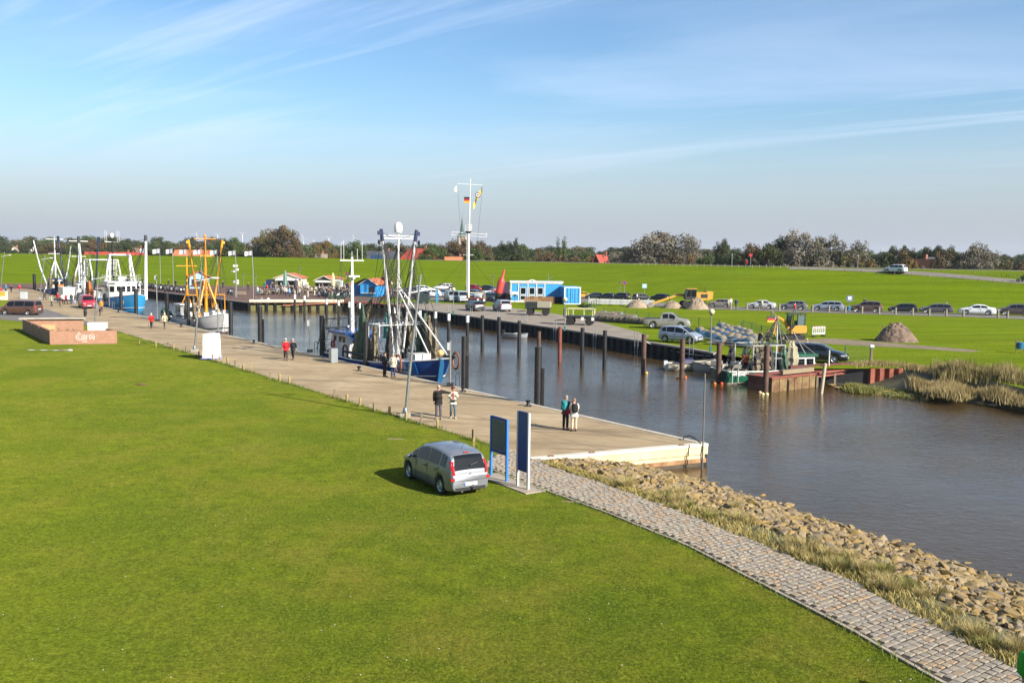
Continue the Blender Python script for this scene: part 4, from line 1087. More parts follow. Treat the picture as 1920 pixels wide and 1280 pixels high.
# --- brick enclosure with bicycles and boxes
def brick_mat():
 m,nt,b,noise,rng_,mix,bump = node_mat('brick')
 tc = nt.nodes.new('ShaderNodeTexCoord'); br = nt.nodes.new('ShaderNodeTexBrick')
 sp = nt.nodes.new('ShaderNodeSeparateXYZ'); cb = nt.nodes.new('ShaderNodeCombineXYZ'); nt.links.new(tc.outputs['Object'],sp.inputs[0])
 a_ = nt.nodes.new('ShaderNodeMath'); nt.links.new(sp.outputs[0],a_.inputs[0]); nt.links.new(sp.outputs[1],a_.inputs[1])
 nt.links.new(a_.outputs[0],cb.inputs[0]); nt.links.new(sp.outputs[2],cb.inputs[1]); nt.links.new(cb.outputs[0],br.inputs['Vector'])
 br.inputs['Scale'].default_value = 1; br.inputs['Brick Width'].default_value = .25; br.inputs['Row Height'].default_value = .083; br.inputs['Mortar Size'].default_value = .010
 br.inputs['Color1'].default_value = (0.25,0.095,0.055,1); br.inputs['Color2'].default_value = (0.33,0.15,0.085,1); br.inputs['Mortar'].default_value = (0.31,0.24,0.18,1)
 c = mix(rng_(noise(1.5,5),.35,.7,0,.5),br.outputs['Color'],(0.30,0.17,0.10))
 nt.links.new(c,b.inputs['Base Color']); b.inputs['Roughness'].default_value = .85
 nt.links.new(bump(br.outputs['Fac'],-.4,.01),b.inputs['Normal'])
 return m
BRICK = brick_mat()
eL,eR,eB = at(93.8,646),at(219.4,644),at(42.6,620)
xa = (eR - eL); wF = xa.length; eang = math.atan2(xa.y,xa.x)
ya = eB - eL; dpt = ya.length
enc = thing('brick_enclosure','low red brick enclosure with white graffiti at the lawn edge','enclosure',eL,eang)
loc_b = Matrix.Rotation(-eang,3,'Z') @ ya
by = loc_b.y; bx = loc_b.x
HW = 1.22
P('wall',MB().box((wF / 2,.12,HW / 2),(wF,.24,HW)),BRICK,enc)
P('wall',MB().prism([(0,.242),(.24,.242),(bx + .24,by),(bx,by)],0,HW - .004),BRICK,enc)
P('wall',MB().prism([(bx + .25,by - .24),(bx + wF + .3,by - .24),(bx + wF + .3,by),(bx + .25,by)],0,HW - .01),BRICK,enc)
P('wall',MB().prism([(wF - .24,.243),(wF,.243),(wF - 1.3,3.2),(wF - 1.54,3.2)],0,HW - .006),BRICK,enc)
P('coping',MB().prism([(bx - .25,by - .5),(bx + wF + .55,by - .5),(bx + wF + .55,by + .2),(bx - .25,by + .2)],HW - .008,HW + .16),CONC,enc)
for f in (.35,.62): P('joint_strip',MB().box((bx * f - .005 * 0 - .012,by * f,HW / 2),(.02,.07,HW - .02)),plain('b9a58f'),enc)
GRAF = M('graffiti_white',(0.8,0.74,0.7),.7,0,.05,4)
def stroke(pts,r=.022):
 return MB().tube([(x,-.012,z) for x,z in pts],r,5)
def arc(cx,cz,rx,rz,a0,a1,n=12):
 return [(cx + rx * math.cos(a0 + (a1 - a0) * i / n),cz + rz * math.sin(a0 + (a1 - a0) * i / n)) for i in range(n + 1)]
gx = wF * .40; gz = .66
gr = MB()
for pts in (arc(gx + .18,gz,.25,.30,.8,2 * PI - .5),arc(gx + .2,gz,.12,.15,.9,2 * PI - .9),[(gx + .16,gz + .3),(gx + .17,gz + .46)],arc(gx + .58,gz - .03,.19,.22,0,2 * PI),arc(gx + .58,gz - .03,.07,.09,0,2 * PI),
   [(gx + .80,gz - .22),(gx + .84,gz + .18),(gx + .93,gz + .02),(gx + 1.02,gz + .19),(gx + 1.07,gz - .22)],arc(gx + 1.25,gz - .03,.20,.24,-1.2,4.2),arc(gx + 1.25,gz - .05,.07,.09,0,2 * PI),[(gx + 1.42,gz + .1),(gx + 1.44,gz - .24)],
   [(gx + .42,gz - .30),(gx + .55,gz - .30),(gx + .44,gz - .48),(gx + .60,gz - .48)],[(gx + .66,gz - .30),(gx + .68,gz - .48),(gx + .78,gz - .48),(gx + .80,gz - .30)]):
 gr.v += stroke(pts).v if False else []
 q = stroke(pts); gr.add(q.v,q.f)
tag(P('graffiti',gr,GRAF,enc),kind='stuff')
def bicycle(loc,rz,label,lean=0.0,col='7a2420',group=None):
 t = thing('bicycle',label,'bicycle',loc,rz,group); t.rotation_euler = (lean,0,rz)
 for x in (-.52,.52):
  w = P('wheel',MB().tube([(x + .33 * math.cos(a * PI / 9),0,.34 + .33 * math.sin(a * PI / 9)) for a in range(19)],.02,5,False),RUBBER,t)
  sp = MB()
  for a in range(8): sp.tube([(x,0,.34),(x + .32 * math.cos(a * PI / 4),0,.34 + .32 * math.sin(a * PI / 4))],.004,3)
  tag(P('spokes',sp,CHROME,w),kind='stuff')
 fr = MB()
 for a,b in (((-.52,0,.34),(-.08,0,.32)),((-.52,0,.34),(-.18,0,.82)),((-.08,0,.32),(-.18,0,.86)),((-.08,0,.32),(.36,0,.78)),((-.17,0,.78),(.34,0,.86)),((.52,0,.34),(.34,0,.98))):
  fr.tube([a,b],.018,6)
 P('frame',fr,plain(col,.4),t)
 P('saddle',MB().ball((-.20,0,.92),(.14,.07,.04),8,5),BLACKP,t)
 P('handlebar',MB().tube([(.22,-.28,1.0),(.34,-.12,1.02),(.34,.12,1.02),(.22,.28,1.0)],.014,5),BLACKP,t)
 P('pedals',MB().tube([(-.08,-.16,.2),(-.08,-.05,.2),(-.08,.05,.44),(-.08,.16,.44)],.015,5),BLACKP,t)
 return t
erot = Matrix.Rotation(eang,3,'Z')
def inenc2(u,v): return eL + erot @ Vector((bx * v + u,by * v,0))
bicycle(inenc2(1.3,.34),eang + .5,'bicycle with reddish frame leaning inside the brick enclosure',.12)
bicycle(inenc2(2.6,.33),eang + .2,'dark bicycle nearest the white box inside the brick enclosure',-.15,'25282c')
wb = thing('storage_box','large plain white box standing inside the brick enclosure','box',inenc2(4.55,.17),eang)
P('box',MB().box((0,0,.85),(1.65,1.0,1.7)),WHITEP,wb); P('lid',MB().box((0,0,1.73),(1.7,1.05,.06)),WHITEP,wb)
rb = thing('fish_crate','red and white crate beside the white box in the enclosure','crate',inenc2(3.2,.2),eang)
P('crate',MB().box((0,0,.4),(1.1,.8,.8)),plain('d8d2cc'),rb); P('lid',MB().box((.1,0,.84),(1.15,.5,.07)),plain('b02a38'),rb)
cb_ = tag(P('board_stack',MB().box((0,0,.5),(1.5,1.0,1.0)).box((.1,.2,1.04),(1.3,.7,.06)),plain('c9a070')),'tan boards stacked at the left inside the brick enclosure','boards'); cb_.location = inenc2(1.4,.62); cb_.rotation_euler = (0,0,eang)
st = thing('plastic_strip','strip of white plastic sheet lying on the lawn before the enclosure','sheet',at(101,657.5))
q = MB(); q.loft([[Vector((x - 2.2,yy * (.12 + .05 * math.sin(x * 5)),.03 + .03 * abs(math.sin(x * 3 + yy)))) for yy in (-1,0,1)] for x in [i * .22 for i in range(17)]],False,False); P('film',q,WHITEP,st)
P('crumpled_end',MB().ball((1.35,.05,.06),(.25,.18,.09),7,4),plain('cfcac0'),st)
for x,y,l in ((117,656,'small heap of brown leaves by the plastic strip'),(30,618,'small heap of dry brown grass left of the enclosure'),(265,721,'small heap of dry brown grass on the open lawn')):
 q = MB()
 for i in range(26):
  c = Vector((rng.gauss(0,.16),rng.gauss(0,.12),rng.uniform(0,.07))); q.ball(c,(rng.uniform(.04,.10),rng.uniform(.03,.07),.03),5,3)
 o = tag(P('grass_heap',q,M('dry_heap',(.19,.10,.045),.95,0,.4,5)),l,'heap',kind='stuff'); o.location = at(x,y)
# --- white sheeted cabinet
cab = thing('sheeted_cabinet','tall cabinet wrapped in white sheeting on a lilac pallet','cabinet',at(397,673),QANG - PI / 2 + .75)
P('pallet',MB().box((0,0,.10),(1.5,1.1,.05)).box((-.55,0,.04),(.15,1.05,.08)).box((0,0,.04),(.15,1.05,.08)).box((.55,0,.04),(.15,1.05,.08)),plain('8f93d8'),cab)
def sheet_fold(z): return .03 * math.sin(z * 7)
q = MB(); q.loft([[Vector((sx * (.62 - .03 * z + .012 * math.sin(z * 9 + i)),sy * (.48 - .02 * z + .01 * math.cos(z * 8 + i)),.13 + z)) for i,(sx,sy) in enumerate(((-1,-1),(-.3,-1.02),(.4,-1),(1,-1),(1.02,0),(1,1),(.2,1.02),(-.5,1),(-1,1),(-1.03,.1)))] for z in (0,.4,.8,1.2,1.6,1.92)],True,True)
P('sheeting',q,M('tarp_white',(.78,.78,.80),.5,0,.06,2,bump=.5,bscale=3),cab,40)
q = MB(); q.loft([[Vector((-.64,-.45,1.95 - i * .1)),Vector((-.64 - .10 * i,-.2 + .05 * math.sin(i),1.9 - i * .20)),Vector((-.66 - .04 * i,.3,1.95 - i * .12))] for i in range(8)],False,False)
P('loose_sheet',q,M('tarp_white',(0,0,0)),cab,60)
# --- mooring piles along the near quay
def pile(p,ztop,r,mat,label,group,white=None,zbot=-2.6,collar=False,name='mooring_pile',cat='pile'):
 t = thing(name,label,cat,(p.x,p.y,0),0,group)
 P('shaft',MB().tube([(0,0,zbot),(0,0,ztop)],r,12),mat,t,40)
 P('cap',MB().lathe([(r * 1.04,ztop - .05),(r * 1.04,ztop + .025),(.001,ztop + .05)],12),mat if not white else BLACKP,t,40)
 if white: P('white_band',MB().tube([(0,0,ztop - white),(0,0,ztop - .05)],r * 1.03,12),WHITEP,t,40)
 if collar: P('side_rail',MB().box((r * 1.35,-.05,zbot / 2 + (ztop - 1.2) / 2),(.16,.2,ztop - 1.2 - zbot)),mat,t)
 return t
def quay_s_at(px,n):
 a = (px - 960) / FPX
 lo,hi = -5.0,230.0
 for _ in range(50):
  m_ = (lo + hi) / 2; p = Q(m_,n,0); v = p - CAMP
  x = v.dot(_RT) / v.dot(_F) * FPX + 960
  if x > px: lo = m_
  else: hi = m_
 return (lo + hi) / 2
for px,top,r,col,lab in ((1008,651,.21,1,'dark mooring pile at the quay edge near the couple with backpacks'),(869.5,631,.17,1,'dark mooring pile at the quay edge off the bow of the blue cutter'),(686,604,.21,1,'dark mooring pile in front of the blue cutter wheelhouse'),(603.5,592,.19,0,'dark mooring pile astern of the blue cutter'),
                             (488,575,.23,1,'lone dark mooring pile between the yellow rigged boat and the red coated walker'),(433,567,.22,0,'dark mooring pile at the bow of the yellow rigged boat'),(353.5,555,.2,0,'dark mooring pile amidships of the yellow rigged boat'),(314,550,.23,0,'dark mooring pile astern of the yellow rigged boat'),
                             (255.5,542,.25,0,'dark mooring pile at the bow of the light blue cutter'),(227.5,538,.25,0,'dark mooring pile beside the light blue cutter wheelhouse'),(124,523,.3,0,'dark mooring pile beside the far blue boat, right one'),(106,521,.3,0,'dark mooring pile beside the far blue boat, left one'),(65,514,.3,0,'dark mooring pile at the head of the basin')):
 s_ = quay_s_at(px,.42); p = Q(s_,.42)
 pile(p,zat(px,top,p.y),r,STEELD,lab,'dark piles along the near quay',None,-2.6,bool(col))
# slim silver service poles on the quay edge
def service_pole(px,py,top,label,ring=True):
 p = at(px,py); h = zat(px,top,p.y)
 t = thing('service_pole',label,'pole',p,0,'silver service poles')
 P('pole',MB().tube([(0,0,0),(0,0,h)],.07,8),CHROME,t,50); P('base_box',MB().box((0,0,.12),(.42,.42,.24)),BLACKP,t)
 P('outlet_box',MB().box((-.12,-.05,h - .35),(.16,.14,.5)),plain('b5b9bb'),t)
 P('ladder_hoop',MB().tube([(.35,.2,0),(.35,.2,.75),(.42,.24,.9),(.52,.3,.9),(.6,.34,.75),(.6,.34,0)],.03,6),CHROME,t,50)
 return t
service_pole(844,724,639,'silver service pole and ladder hoop ahead of the blue cutter bow')
service_pole(581,660,598,'silver service pole left of the dark pile astern of the blue cutter')
service_pole(409,626,570,'silver service pole at the white bow of the yellow rigged boat')
service_pole(295,602,515,'tall silver service pole behind the two walkers on the quay')
service_pole(205,577,530,'silver service pole beside the light blue cutter stern')
vb = thing('vending_cabinet','grey metal switch cabinet by the quay edge at the blue cutter','cabinet',at(625,679),QANG)
P('housing',MB().box((0,0,.55),(.5,.55,1.1)),plain('9aa0a4',.4,.1,.5),vb); P('door',MB().box((0,-.285,.57),(.4,.02,.9)),plain('c4c8ca',.4,.1,.5),vb)
vb2 = thing('vending_cabinet','pale grey cabinet on the quay behind the brown van','cabinet',at(45,560),0); P('housing',MB().box((0,0,.6),(.95,.7,1.2)),plain('b9bfbf'),vb2); P('lid',MB().box((0,0,1.22),(1.0,.75,.06)),plain('a9aeae'),vb2)
for i,(px,py) in enumerate(((673,692),(476,641),(990,758),(868,731),(340,610),(222,583))):
 b = thing('bollard','small dark iron mooring bollard on the quay edge coping','bollard',at(px,py + 3),0,'bollards on the near quay'); P('post',MB().lathe([(.12,0),(.10,.05),(.09,.22),(.15,.27),(.15,.33),(.05,.36),(.001,.36)],10),STEELD,b,50); P('base',MB().box((0,0,.015),(.4,.4,.03)),STEELD,b)
# rail and ladder at the quay's end corner, leaning pole in the water
lh = thing('ladder_rail','black bent steel ladder rail at the outer quay corner','rail',(0,0,0))
a,b = at(1281,824),at(1312,833)
P('rail',MB().tube([a,a + Vector((.05,0,.14)),a.lerp(b,.35) + Vector((0,0,.26)),a.lerp(b,.6) + Vector((0,0,.26)),b + Vector((.05,0,.06)),b],.03,6),BLACKP,lh)
gp_ = thing('gauge_pole','slim grey pole standing in the water at the quay corner','pole',(0,0,0)); pb = at(1317,880,WATER)
P('pole',MB().tube([(pb.x,pb.y,-2.5),(pb.x - .02,pb.y,zat(1317,700,pb.y))],.035,6),plain('6d6862'),gp_); P('rope',MB().tube([(pb.x - .03,pb.y - .06,-1.2),(pb.x - .1,pb.y - .05,-.3),(pb.x - .05,pb.y - .05,.1)],.03,5),ROPED,gp_)
# iron rings set in the deck
for x,y in ((1033,856),(1110,849),(1278,835)):
 o = tag(P('deck_ring',MB().tube([(.12 * math.cos(k * PI / 6),.12 * math.sin(k * PI / 6),.03) for k in range(13)],.025,5),RUST),'rusty iron ring lying flush in the quay deck near its end','ring','deck rings'); o.location = at(x,y,.004)
# --- people on the near quay
def pp(x,y,**k): return at(x,y,0.004)
p = at(822,785.5); person(p,R(-82),'man in black jacket and grey trousers pointing with outstretched arm','14100f','55505a','a8a49c','8a8a8a','point','stout',1.80,fine_=True)
p = at(849,783.5); person(p,R(-75),'woman in white jacket, red scarf and dark red hat','d8d2c4','55636a','4a2a1c','c8c2b8','phone','mid',1.66,fine_=True,hat='5a1018',extras=(('scarf','b81818',MB().tube([(.07,-.05,1.40),(.13,0,1.30),(.15,.01,1.12)],[.06,.05,.035],7).lathe([(.09,1.40),(.10,1.44),(.08,1.50)],10,(0,0,0)).mesh('scarf',60)),('belt_bag','111111',MB().ball((.16,0,.98),(.06,.16,.07),8,5).mesh('belt_bag',60))))
p = at(1060,805.5); person(p,R(60),'person with turquoise backpack and red bag beside the pale clothed woman','6a2a3c','23232a','8a8078','1a1a1a','read','mid',1.74,fine_=True,extras=(('backpack','0f7f86'),('shoulder_bag','b01030')))
p = at(1076,808); person(p,R(98),'woman in white jacket and beige trousers with black backpack','d6d2c8','c4b49a','8a6a48','1c1c1c','read','stout',1.64,fine_=True,extras=(('backpack','121214'),))
p = at(721,706.5); person(p,R(40),'man in dark clothes and cap looking at the blue cutter','16181f','17181d','26201c','111111','stand','mid',1.76,fine_=True,cap='1a1c22')
p = at(737,708.5); person(p,R(75),'man in beige jacket and blue jeans looking at the blue cutter','cfc6b2','22305a','9a948a','1a1a1a','stand','stout',1.74,fine_=True)
p = at(536,675.5); person(p,R(-78),'white haired man in open red jacket walking on the quay','b51522','3a3028','d8d4cc','2a201a','walk','stout',1.78,fine_=True)
p = at(549.5,674); person(p,R(-95),'woman in dark blue coat walking beside the red jacketed man','141c26','101216','c8beb0','4a2e20','walk','mid',1.70,fine_=True)
p = at(284,616); person(p,R(100),'walker in red jacket with two walking sticks, seen from behind','c01a22','30343c','d0ccc4','1a1a1a','walk','mid',1.72,fine_=True,extras=(('walking_sticks','1a1a1a',MB().tube([(.25,-.22,.9),(.05,-.26,0)],.012,5).tube([(-.1,.24,.85),(-.3,.30,0)],.012,5).mesh('walking_sticks')),))
p = at(309,616); person(p,R(95),'walker in beige jacket and grey trousers, seen from behind','c9bb98','6a645c','d0c8bc','2a2420','walk','mid',1.76,fine_=True)
# bystanders by the far boats
ppl = [(21,550,'20242c','1c1e22','person in dark jacket on the far left quay, walking alone'),(37,550,'b02028','5a708a','person in red top and pale jeans on the far left quay'),(97,572,'4a6a8a','55504a','person in grey blue coat behind the brown van'),(84,563,'30323a','30323a','person in dark grey beside the lamp behind the brown van'),(96.5,574,'a8ac94','26282c','person in pale sage coat on the quay before the white stall'),
       (108.5,567,'c01a24','2a3a5a','person in red jacket at the left of the group near the stall'),(112.5,574.5,'26201e','3a3230','person in dark coat in front of the group near the stall'),(124,571,'9a1848','20140f','person in magenta jacket in the group near the stall'),(118,569,'d8d4d0','6a2018','person in white top and dark red trousers in the group'),(134,570,'1c4a48','3a4a6a','person in teal jacket in the group near the stall'),(141,571,'5a4028','8a9ab0','person in brown jacket at the right of the group'),(137,569,'dcdad4','9aa4b4','person in white shirt between teal and brown jackets'),
       (180.5,587,'8a98a0','50606e','person in grey top behind the lamp by the red van'),(190,585,'d08a30','1c2438','person in orange vest and navy trousers by the light blue cutter'),(187.5,592,'1a1e28','202a40','small child in dark blue on the quay by the cutter'),(181,573,'2a2a30','24242a','person in black working at the light blue cutter side'),(1.5,556,'c82028','303238','person in red at the far left picture edge'),(11,548,'3a86c0','2a2c34','person in sky blue top near the yellow stall')]
for i,(x,y,j,tr,lb) in enumerate(ppl):
 p = at(x,y); hgt = 1.2 if 'child' in lb else 1.72 + .06 * math.sin(i * 2.1)
 person(p,[R(90),R(-90),R(20),R(160)][i % 4] + .3 * math.sin(i),lb,j,tr,['3a2a1c','8a7a68','1c1612','c8c0b4'][i % 4],'1a1a1a',['walk','stand','stand','walk'][i % 4],'mid',hgt)
# cyclist
p = at(160,595); bc = bicycle((p.x,p.y,0),R(-60),'black bicycle ridden by the person in black',0,'1a1a1a')
person((p.x - .1,p.y + .17,0),R(-60),'person in black riding a bicycle behind the enclosure','14161a','16181c','2a2018','111111','ride','mid',1.76)
# backpacker cut by the lower right picture corner
p = at(1937,1368,0); person(p,R(-8),'walker with bright green backpack at the lower right corner','15161a','1a1c22','1c1612','111111','walk','mid',1.72,fine_=True,extras=(('backpack','2a9a20'),),cap='15161a')
# --- vehicles on the near quay
car('van',M('brown_paint',(0.15,0.075,0.055),.28,.35,.05,2,coat=.7),at(40,590,0),R(172),'metallic brown passenger van parked at the edge of the lawn','vans on the near quay')
car('van',paint('b01030'),at(163,577,0),R(-58),'red van parked on the quay near the light blue cutter','vans on the near quay')
stl = thing('market_stall','white sales trailer behind the group of people on the quay','stall',at(127,563),QANG + PI)
P('body',MB().box((0,0,1.25),(4.2,2.1,2.0)),WHITEP,stl); P('hatch',MB().box((0,-1.4,2.28),(3.4,.8,.05)),WHITEP,stl); P('counter',MB().box((0,-1.15,1.15),(3.4,.3,.06)),CHROME,stl); P('opening',MB().box((0,-1.06,1.7),(3.3,.03,.95)),BLACKP,stl)
for x in (-1.2,1.2): P('wheel',MB().lathe([(.16,-.1),(.3,-.1),(.32,0),(.3,.1),(.16,.1)],14,(x,-.9,.32),'Y'),RUBBER,stl)
ys = thing('market_stall','yellow and white stall at the far left picture edge','stall',at(3,562),0)
P('counter',MB().box((0,0,.7),(1.7,.8,1.4)),plain('e6dcc0'),ys); P('front_panel',MB().box((0,-.42,1.05),(1.7,.03,.7)),plain('e0a828'),ys); P('top',MB().box((0,0,1.43),(1.9,1.0,.06)),WHITEP,ys)
# ================================================================== BOATS
def hull_parts(t,L,B,sheer_bow,sheer_mid,sheer_aft,draft,hullm,railm,deckm,bottomm=None,stripe=None,bulwark=.7,transom=.75,rake=1.1,stripe_z=.55,flare=1.0):
 """local: x forward, origin amidships at the waterline"""
 N = 26; rows = []; xs = []
 def sheer(u):  # u 0 stern .. 1 bow
  return sheer_mid + (sheer_bow - sheer_mid) * max(0,(u - .35) / .65) ** 1.8 + (sheer_aft - sheer_mid) * max(0,(.35 - u) / .35) ** 1.6
 def hb(u):
  f = min(1,transom + (1 - transom) * min(1,u / .35) ** .8)
  return B / 2 * f * (1 - max(0,(u - .55) / .45) ** 2.4)
 prof_ = [(0.0,1.0),(.25,.93),(.5,.82),(.72,.60),(1.0,0.0)]      # depth fraction -> breadth fraction below water
 for i in range(N + 1):
  u = i / N; zs = sheer(u); b = max(.02,hb(u)); kd = draft * (1 - .75 * max(0,(u - .8) / .2) ** 2) * (.55 + .45 * min(1,u / .2))
  half = []
  sharp = max(0,(u - .5) / .5)
  for z,f in ((zs,1.0),(zs * .72,.985),(zs * .42,.95 - .10 * sharp * flare),(zs * .15,.90 - .22 * sharp * flare),(-kd * .3,.80 - .35 * sharp),(-kd * .65,.52 - .32 * sharp),(-kd,.03)):
   half.append((b * max(.01,f),z))
  def X(z): return -L / 2 + L * u + (rake * (z / max(.1,zs)) * max(0,(u - .75) / .25) ** 1.5 - rake * max(0,(u - .75) / .25) ** 1.5)
  rows.append([Vector((X(z),y,z)) for y,z in half] + [Vector((X(z),-y,z)) for y,z in half[::-1]])
  xs.append((X(zs),b,zs))
 above = MB(); k = len(rows[0]); lv = 4
 above.loft([[r[j] for j in range(lv)] for r in rows],False,False); above.loft([[r[j] for j in range(k - lv,k)] for r in rows],False,False)
 above.add([rows[0][j] for j in range(lv)] + [rows[0][j] for j in range(k - lv,k)],[tuple(range(2 * lv))])
 h = P('hull',above,hullm,t,60)
 bot = MB(); bot.loft([[r[j] for j in range(lv - 1,k - lv + 1)] for r in rows],False,False); bot.add([rows[0][j] for j in range(lv - 1,k - lv + 1)],[tuple(range(k - 2 * lv + 2))])
 P('bottom',bot,bottomm or M('antifouling',(.12,.03,.025),.7,0,.3,2),h,60)
 def inner(f,dz):
  o_ = [[],[]]
  for i_,(x,b,z) in enumerate(xs):
   k_ = max(0,(i_ / N - .55) / .45); d_ = dz * (1 - .85 * k_ ** .8); f_ = f - (.10 * k_ if dz else 0)
   for j_,sg in ((0,1),(1,-1)): o_[j_].append(Vector((x - .05 - .3 * k_ * (1 if dz else 0),sg * b * f_,z + d_)))
  return o_
 dl,dr = inner(.93,-bulwark); P('deck',MB().loft([dl,dr],False,False),deckm,t,60)
 bw = MB(); a1,a2 = inner(.955,0); b1_,b2_ = inner(.93,-bulwark); bw.loft([a1,b1_],False,False); bw.loft([a2,b2_],False,False); P('bulwark',bw,plain('c9cbc8'),t,60)
 rl = MB(); rl.tube([Vector((x,b,z)) for x,b,z in xs],.06,6); rl.tube([Vector((x,-b,z)) for x,b,z in xs],.06,6); rl.tube([Vector((xs[0][0],xs[0][1],xs[0][2])),Vector((xs[0][0],-xs[0][1],xs[0][2]))],.06,6)
 P('gunwale',rl,railm,h,60)
 if stripe:
  st_ = MB()
  for sg in (1,-1):
   st_.tube([Vector((r[2 if sg > 0 else k - 3].x * (1 - stripe_z) + r[3 if sg > 0 else k - 4].x * stripe_z,(r[2].y * (1 - stripe_z) + r[3].y * stripe_z) * sg + .015 * sg,r[2].z * (1 - stripe_z) + r[3].z * stripe_z)) for r in rows],.05,6)
  P('rubbing_strake',st_,stripe,h,60)
 def hull_at(x,zfrac,sg=1):
  best = min(range(N + 1),key=lambda i: abs(rows[i][1].x - x)); r = rows[best]; r2 = rows[min(N,best + 1)]; r1 = rows[max(0,best - 1)]
  q3 = zfrac * 3; j3 = min(2,int(q3)); p = r[j3].lerp(r[j3 + 1],q3 - j3); d = (r2[1] - r1[1]); up = (r[0] - r[3]).normalized()
  return Vector((p.x,p.y * sg,p.z)),Vector((d.x,d.y * sg,d.z)).normalized(),Vector((up.x,up.y * sg,up.z))
 return xs,hull_at
def on_hull(parent,hull_at,x,zf,sg,w,h,mat,name,body=None,size=.5,tmat=None,body2=None,size2=.3):
 """a flat painted panel lying on the hull side; local text runs towards the bow on starboard, towards the stern on port"""
 p,d,up = hull_at(x,zf,sg)
 xdir = d if sg < 0 else -d
 n = xdir.cross(up).normalized(); up2 = n.cross(xdir).normalized()
 mt = Matrix((xdir,up2,n)).transposed().to_4x4(); mt.translation = p + n * .05
 if mat is not None:
  o = P(name,MB().box((0,0,0),(w,h,.02)),mat,parent); o.matrix_local = mt
 for b_,s_,dz in ((body,size,h * .18 if body2 else 0),(body2,size2,-h * .27)):
  if b_:
   tx = text('lettering',b_,s_,tmat or WHITEP,parent,(0,0,0),(0,0,0),.006,.012)
   m2 = mt.copy(); m2.translation = p + n * .066 + up2 * dz; tx.matrix_local = m2
def pt(*pts): return [Vector(p) for p in pts]
def railing(t,pts,h,mat,name='railing',mid=True,every=1.2):
 mb = MB(); top = [p + Vector((0,0,h)) for p in pts]; mb.tube(top,.022,5)
 if mid: mb.tube([p + Vector((0,0,h * .5)) for p in pts],.016,5)
 for a,b in zip(pts,pts[1:]):
  n = max(1,int((b - a).length / every))
  for i in range(n + 1): q = a.lerp(b,i / n); mb.tube([q,q + Vector((0,0,h))],.018,5)
 return P(name,mb,mat,t)
def net(t,top,bottom,w,mat,name='net',seed=1,n=10):
 """a bunched trawl net hanging from `top` to `bottom`, as a folded tapering bag"""
 r = random.Random(seed); rings = []
 top,bottom = Vector(top),Vector(bottom)
 for i in range(9):
  u = i / 8; c = top.lerp(bottom,u) + Vector((r.uniform(-.06,.06),r.uniform(-.06,.06),0)); rr = w * .85 * (.18 + .82 * math.sin(min(1,u * 1.15 + .08) * PI * .62)) * r.uniform(.85,1.1)
  rings.append([c + Vector((rr * math.cos(2 * PI * k / n) * (1 + .35 * ((k % 2) - .5)),rr * .7 * math.sin(2 * PI * k / n) * (1 + .35 * ((k % 2) - .5)),r.uniform(-.05,.05))) for k in range(n)])
 return P(name,MB().loft(rings,True,True),mat,t,0)
NETG = M('green_net',(0.03,0.10,0.07),.95,0,.5,6,bump=.9,bscale=22,col2=(.10,.17,.11))
NETB = M('brown_net',(0.17,0.13,0.08),.95,0,.5,6,bump=.9,bscale=22,col2=(.28,.23,.14))
def line(t,a,b,sag=0.0,r=.018,mat=ROPED,name='rigging_line'):
 a,b = Vector(a),Vector(b)
 return P(name,MB().tube([a,a.lerp(b,.25) - Vector((0,0,sag * .75)),a.lerp(b,.5) - Vector((0,0,sag)),a.lerp(b,.75) - Vector((0,0,sag * .75)),b] if sag else [a,b],r,4),mat,t)
def beam_trawler(t,mast_x,zt,boom_top,boom_dy,col,z0=.5,topcol=None,boom_foot=(.4,1.5),mast_r=.11,boom_fx=0.0):
 """main mast, two derricks topped up, gallows and stays"""
 m = P('main_mast',MB().tube([(mast_x,0,z0),(mast_x,0,zt * .5),(mast_x,0,zt)],[mast_r * 1.3,mast_r * 1.1,mast_r * .7],10),col,t,60)
 P('crosstree',MB().tube([(mast_x,-1.3,zt - .25),(mast_x,1.3,zt - .25)],.045,6),col,m)
 ld = MB()
 for i in range(int((zt * .62) / .35)): ld.tube([(mast_x + .14,-.16,z0 + .8 + i * .35),(mast_x + .14,.16,z0 + .8 + i * .35)],.014,4)
 ld.tube([(mast_x + .14,-.16,z0 + .6),(mast_x + .14,-.16,zt * .68)],.018,4).tube([(mast_x + .14,.16,z0 + .6),(mast_x + .14,.16,zt * .68)],.018,4)
 P('ladder',ld,col,m)
 P('mast_ring',MB().tube([(mast_x + .34 * math.cos(a * PI / 8),.34 * math.sin(a * PI / 8),zt * .60) for a in range(17)],.04,6),col,m)
 for sg in (1,-1):
  f = Vector((mast_x + boom_fx,sg * boom_foot[0],boom_foot[1])); e = Vector((mast_x + boom_fx + .1,sg * boom_dy,boom_top))
  b = P('derrick',MB().tube([f,f.lerp(e,.5),e],[.09,.115,.085],10),col,t,60)
  d = (e - f).normalized()
  P('derrick_head',MB().tube([e - d * .15,e + d * .75],[.15,.13],10).box(e + d * .45 + Vector((0,sg * .16,0)),(.2,.28,.3)),topcol or col,b,50)
  P('pulley',MB().ball(e + Vector((.05,sg * .28,-.25)),(.14,.10,.2),8,5),BLACKP,b)
  line(t,e + d * .5,(mast_x,0,zt - .5),.05); line(t,e + d * .5,(mast_x - .2,0,zt * .62),.0)
  line(t,e + d * .4,(mast_x - 3.2,sg * 1.3,1.6),.0); line(t,e + d * .3,(mast_x + 1.5,sg * .8,1.8),.0)
 return m
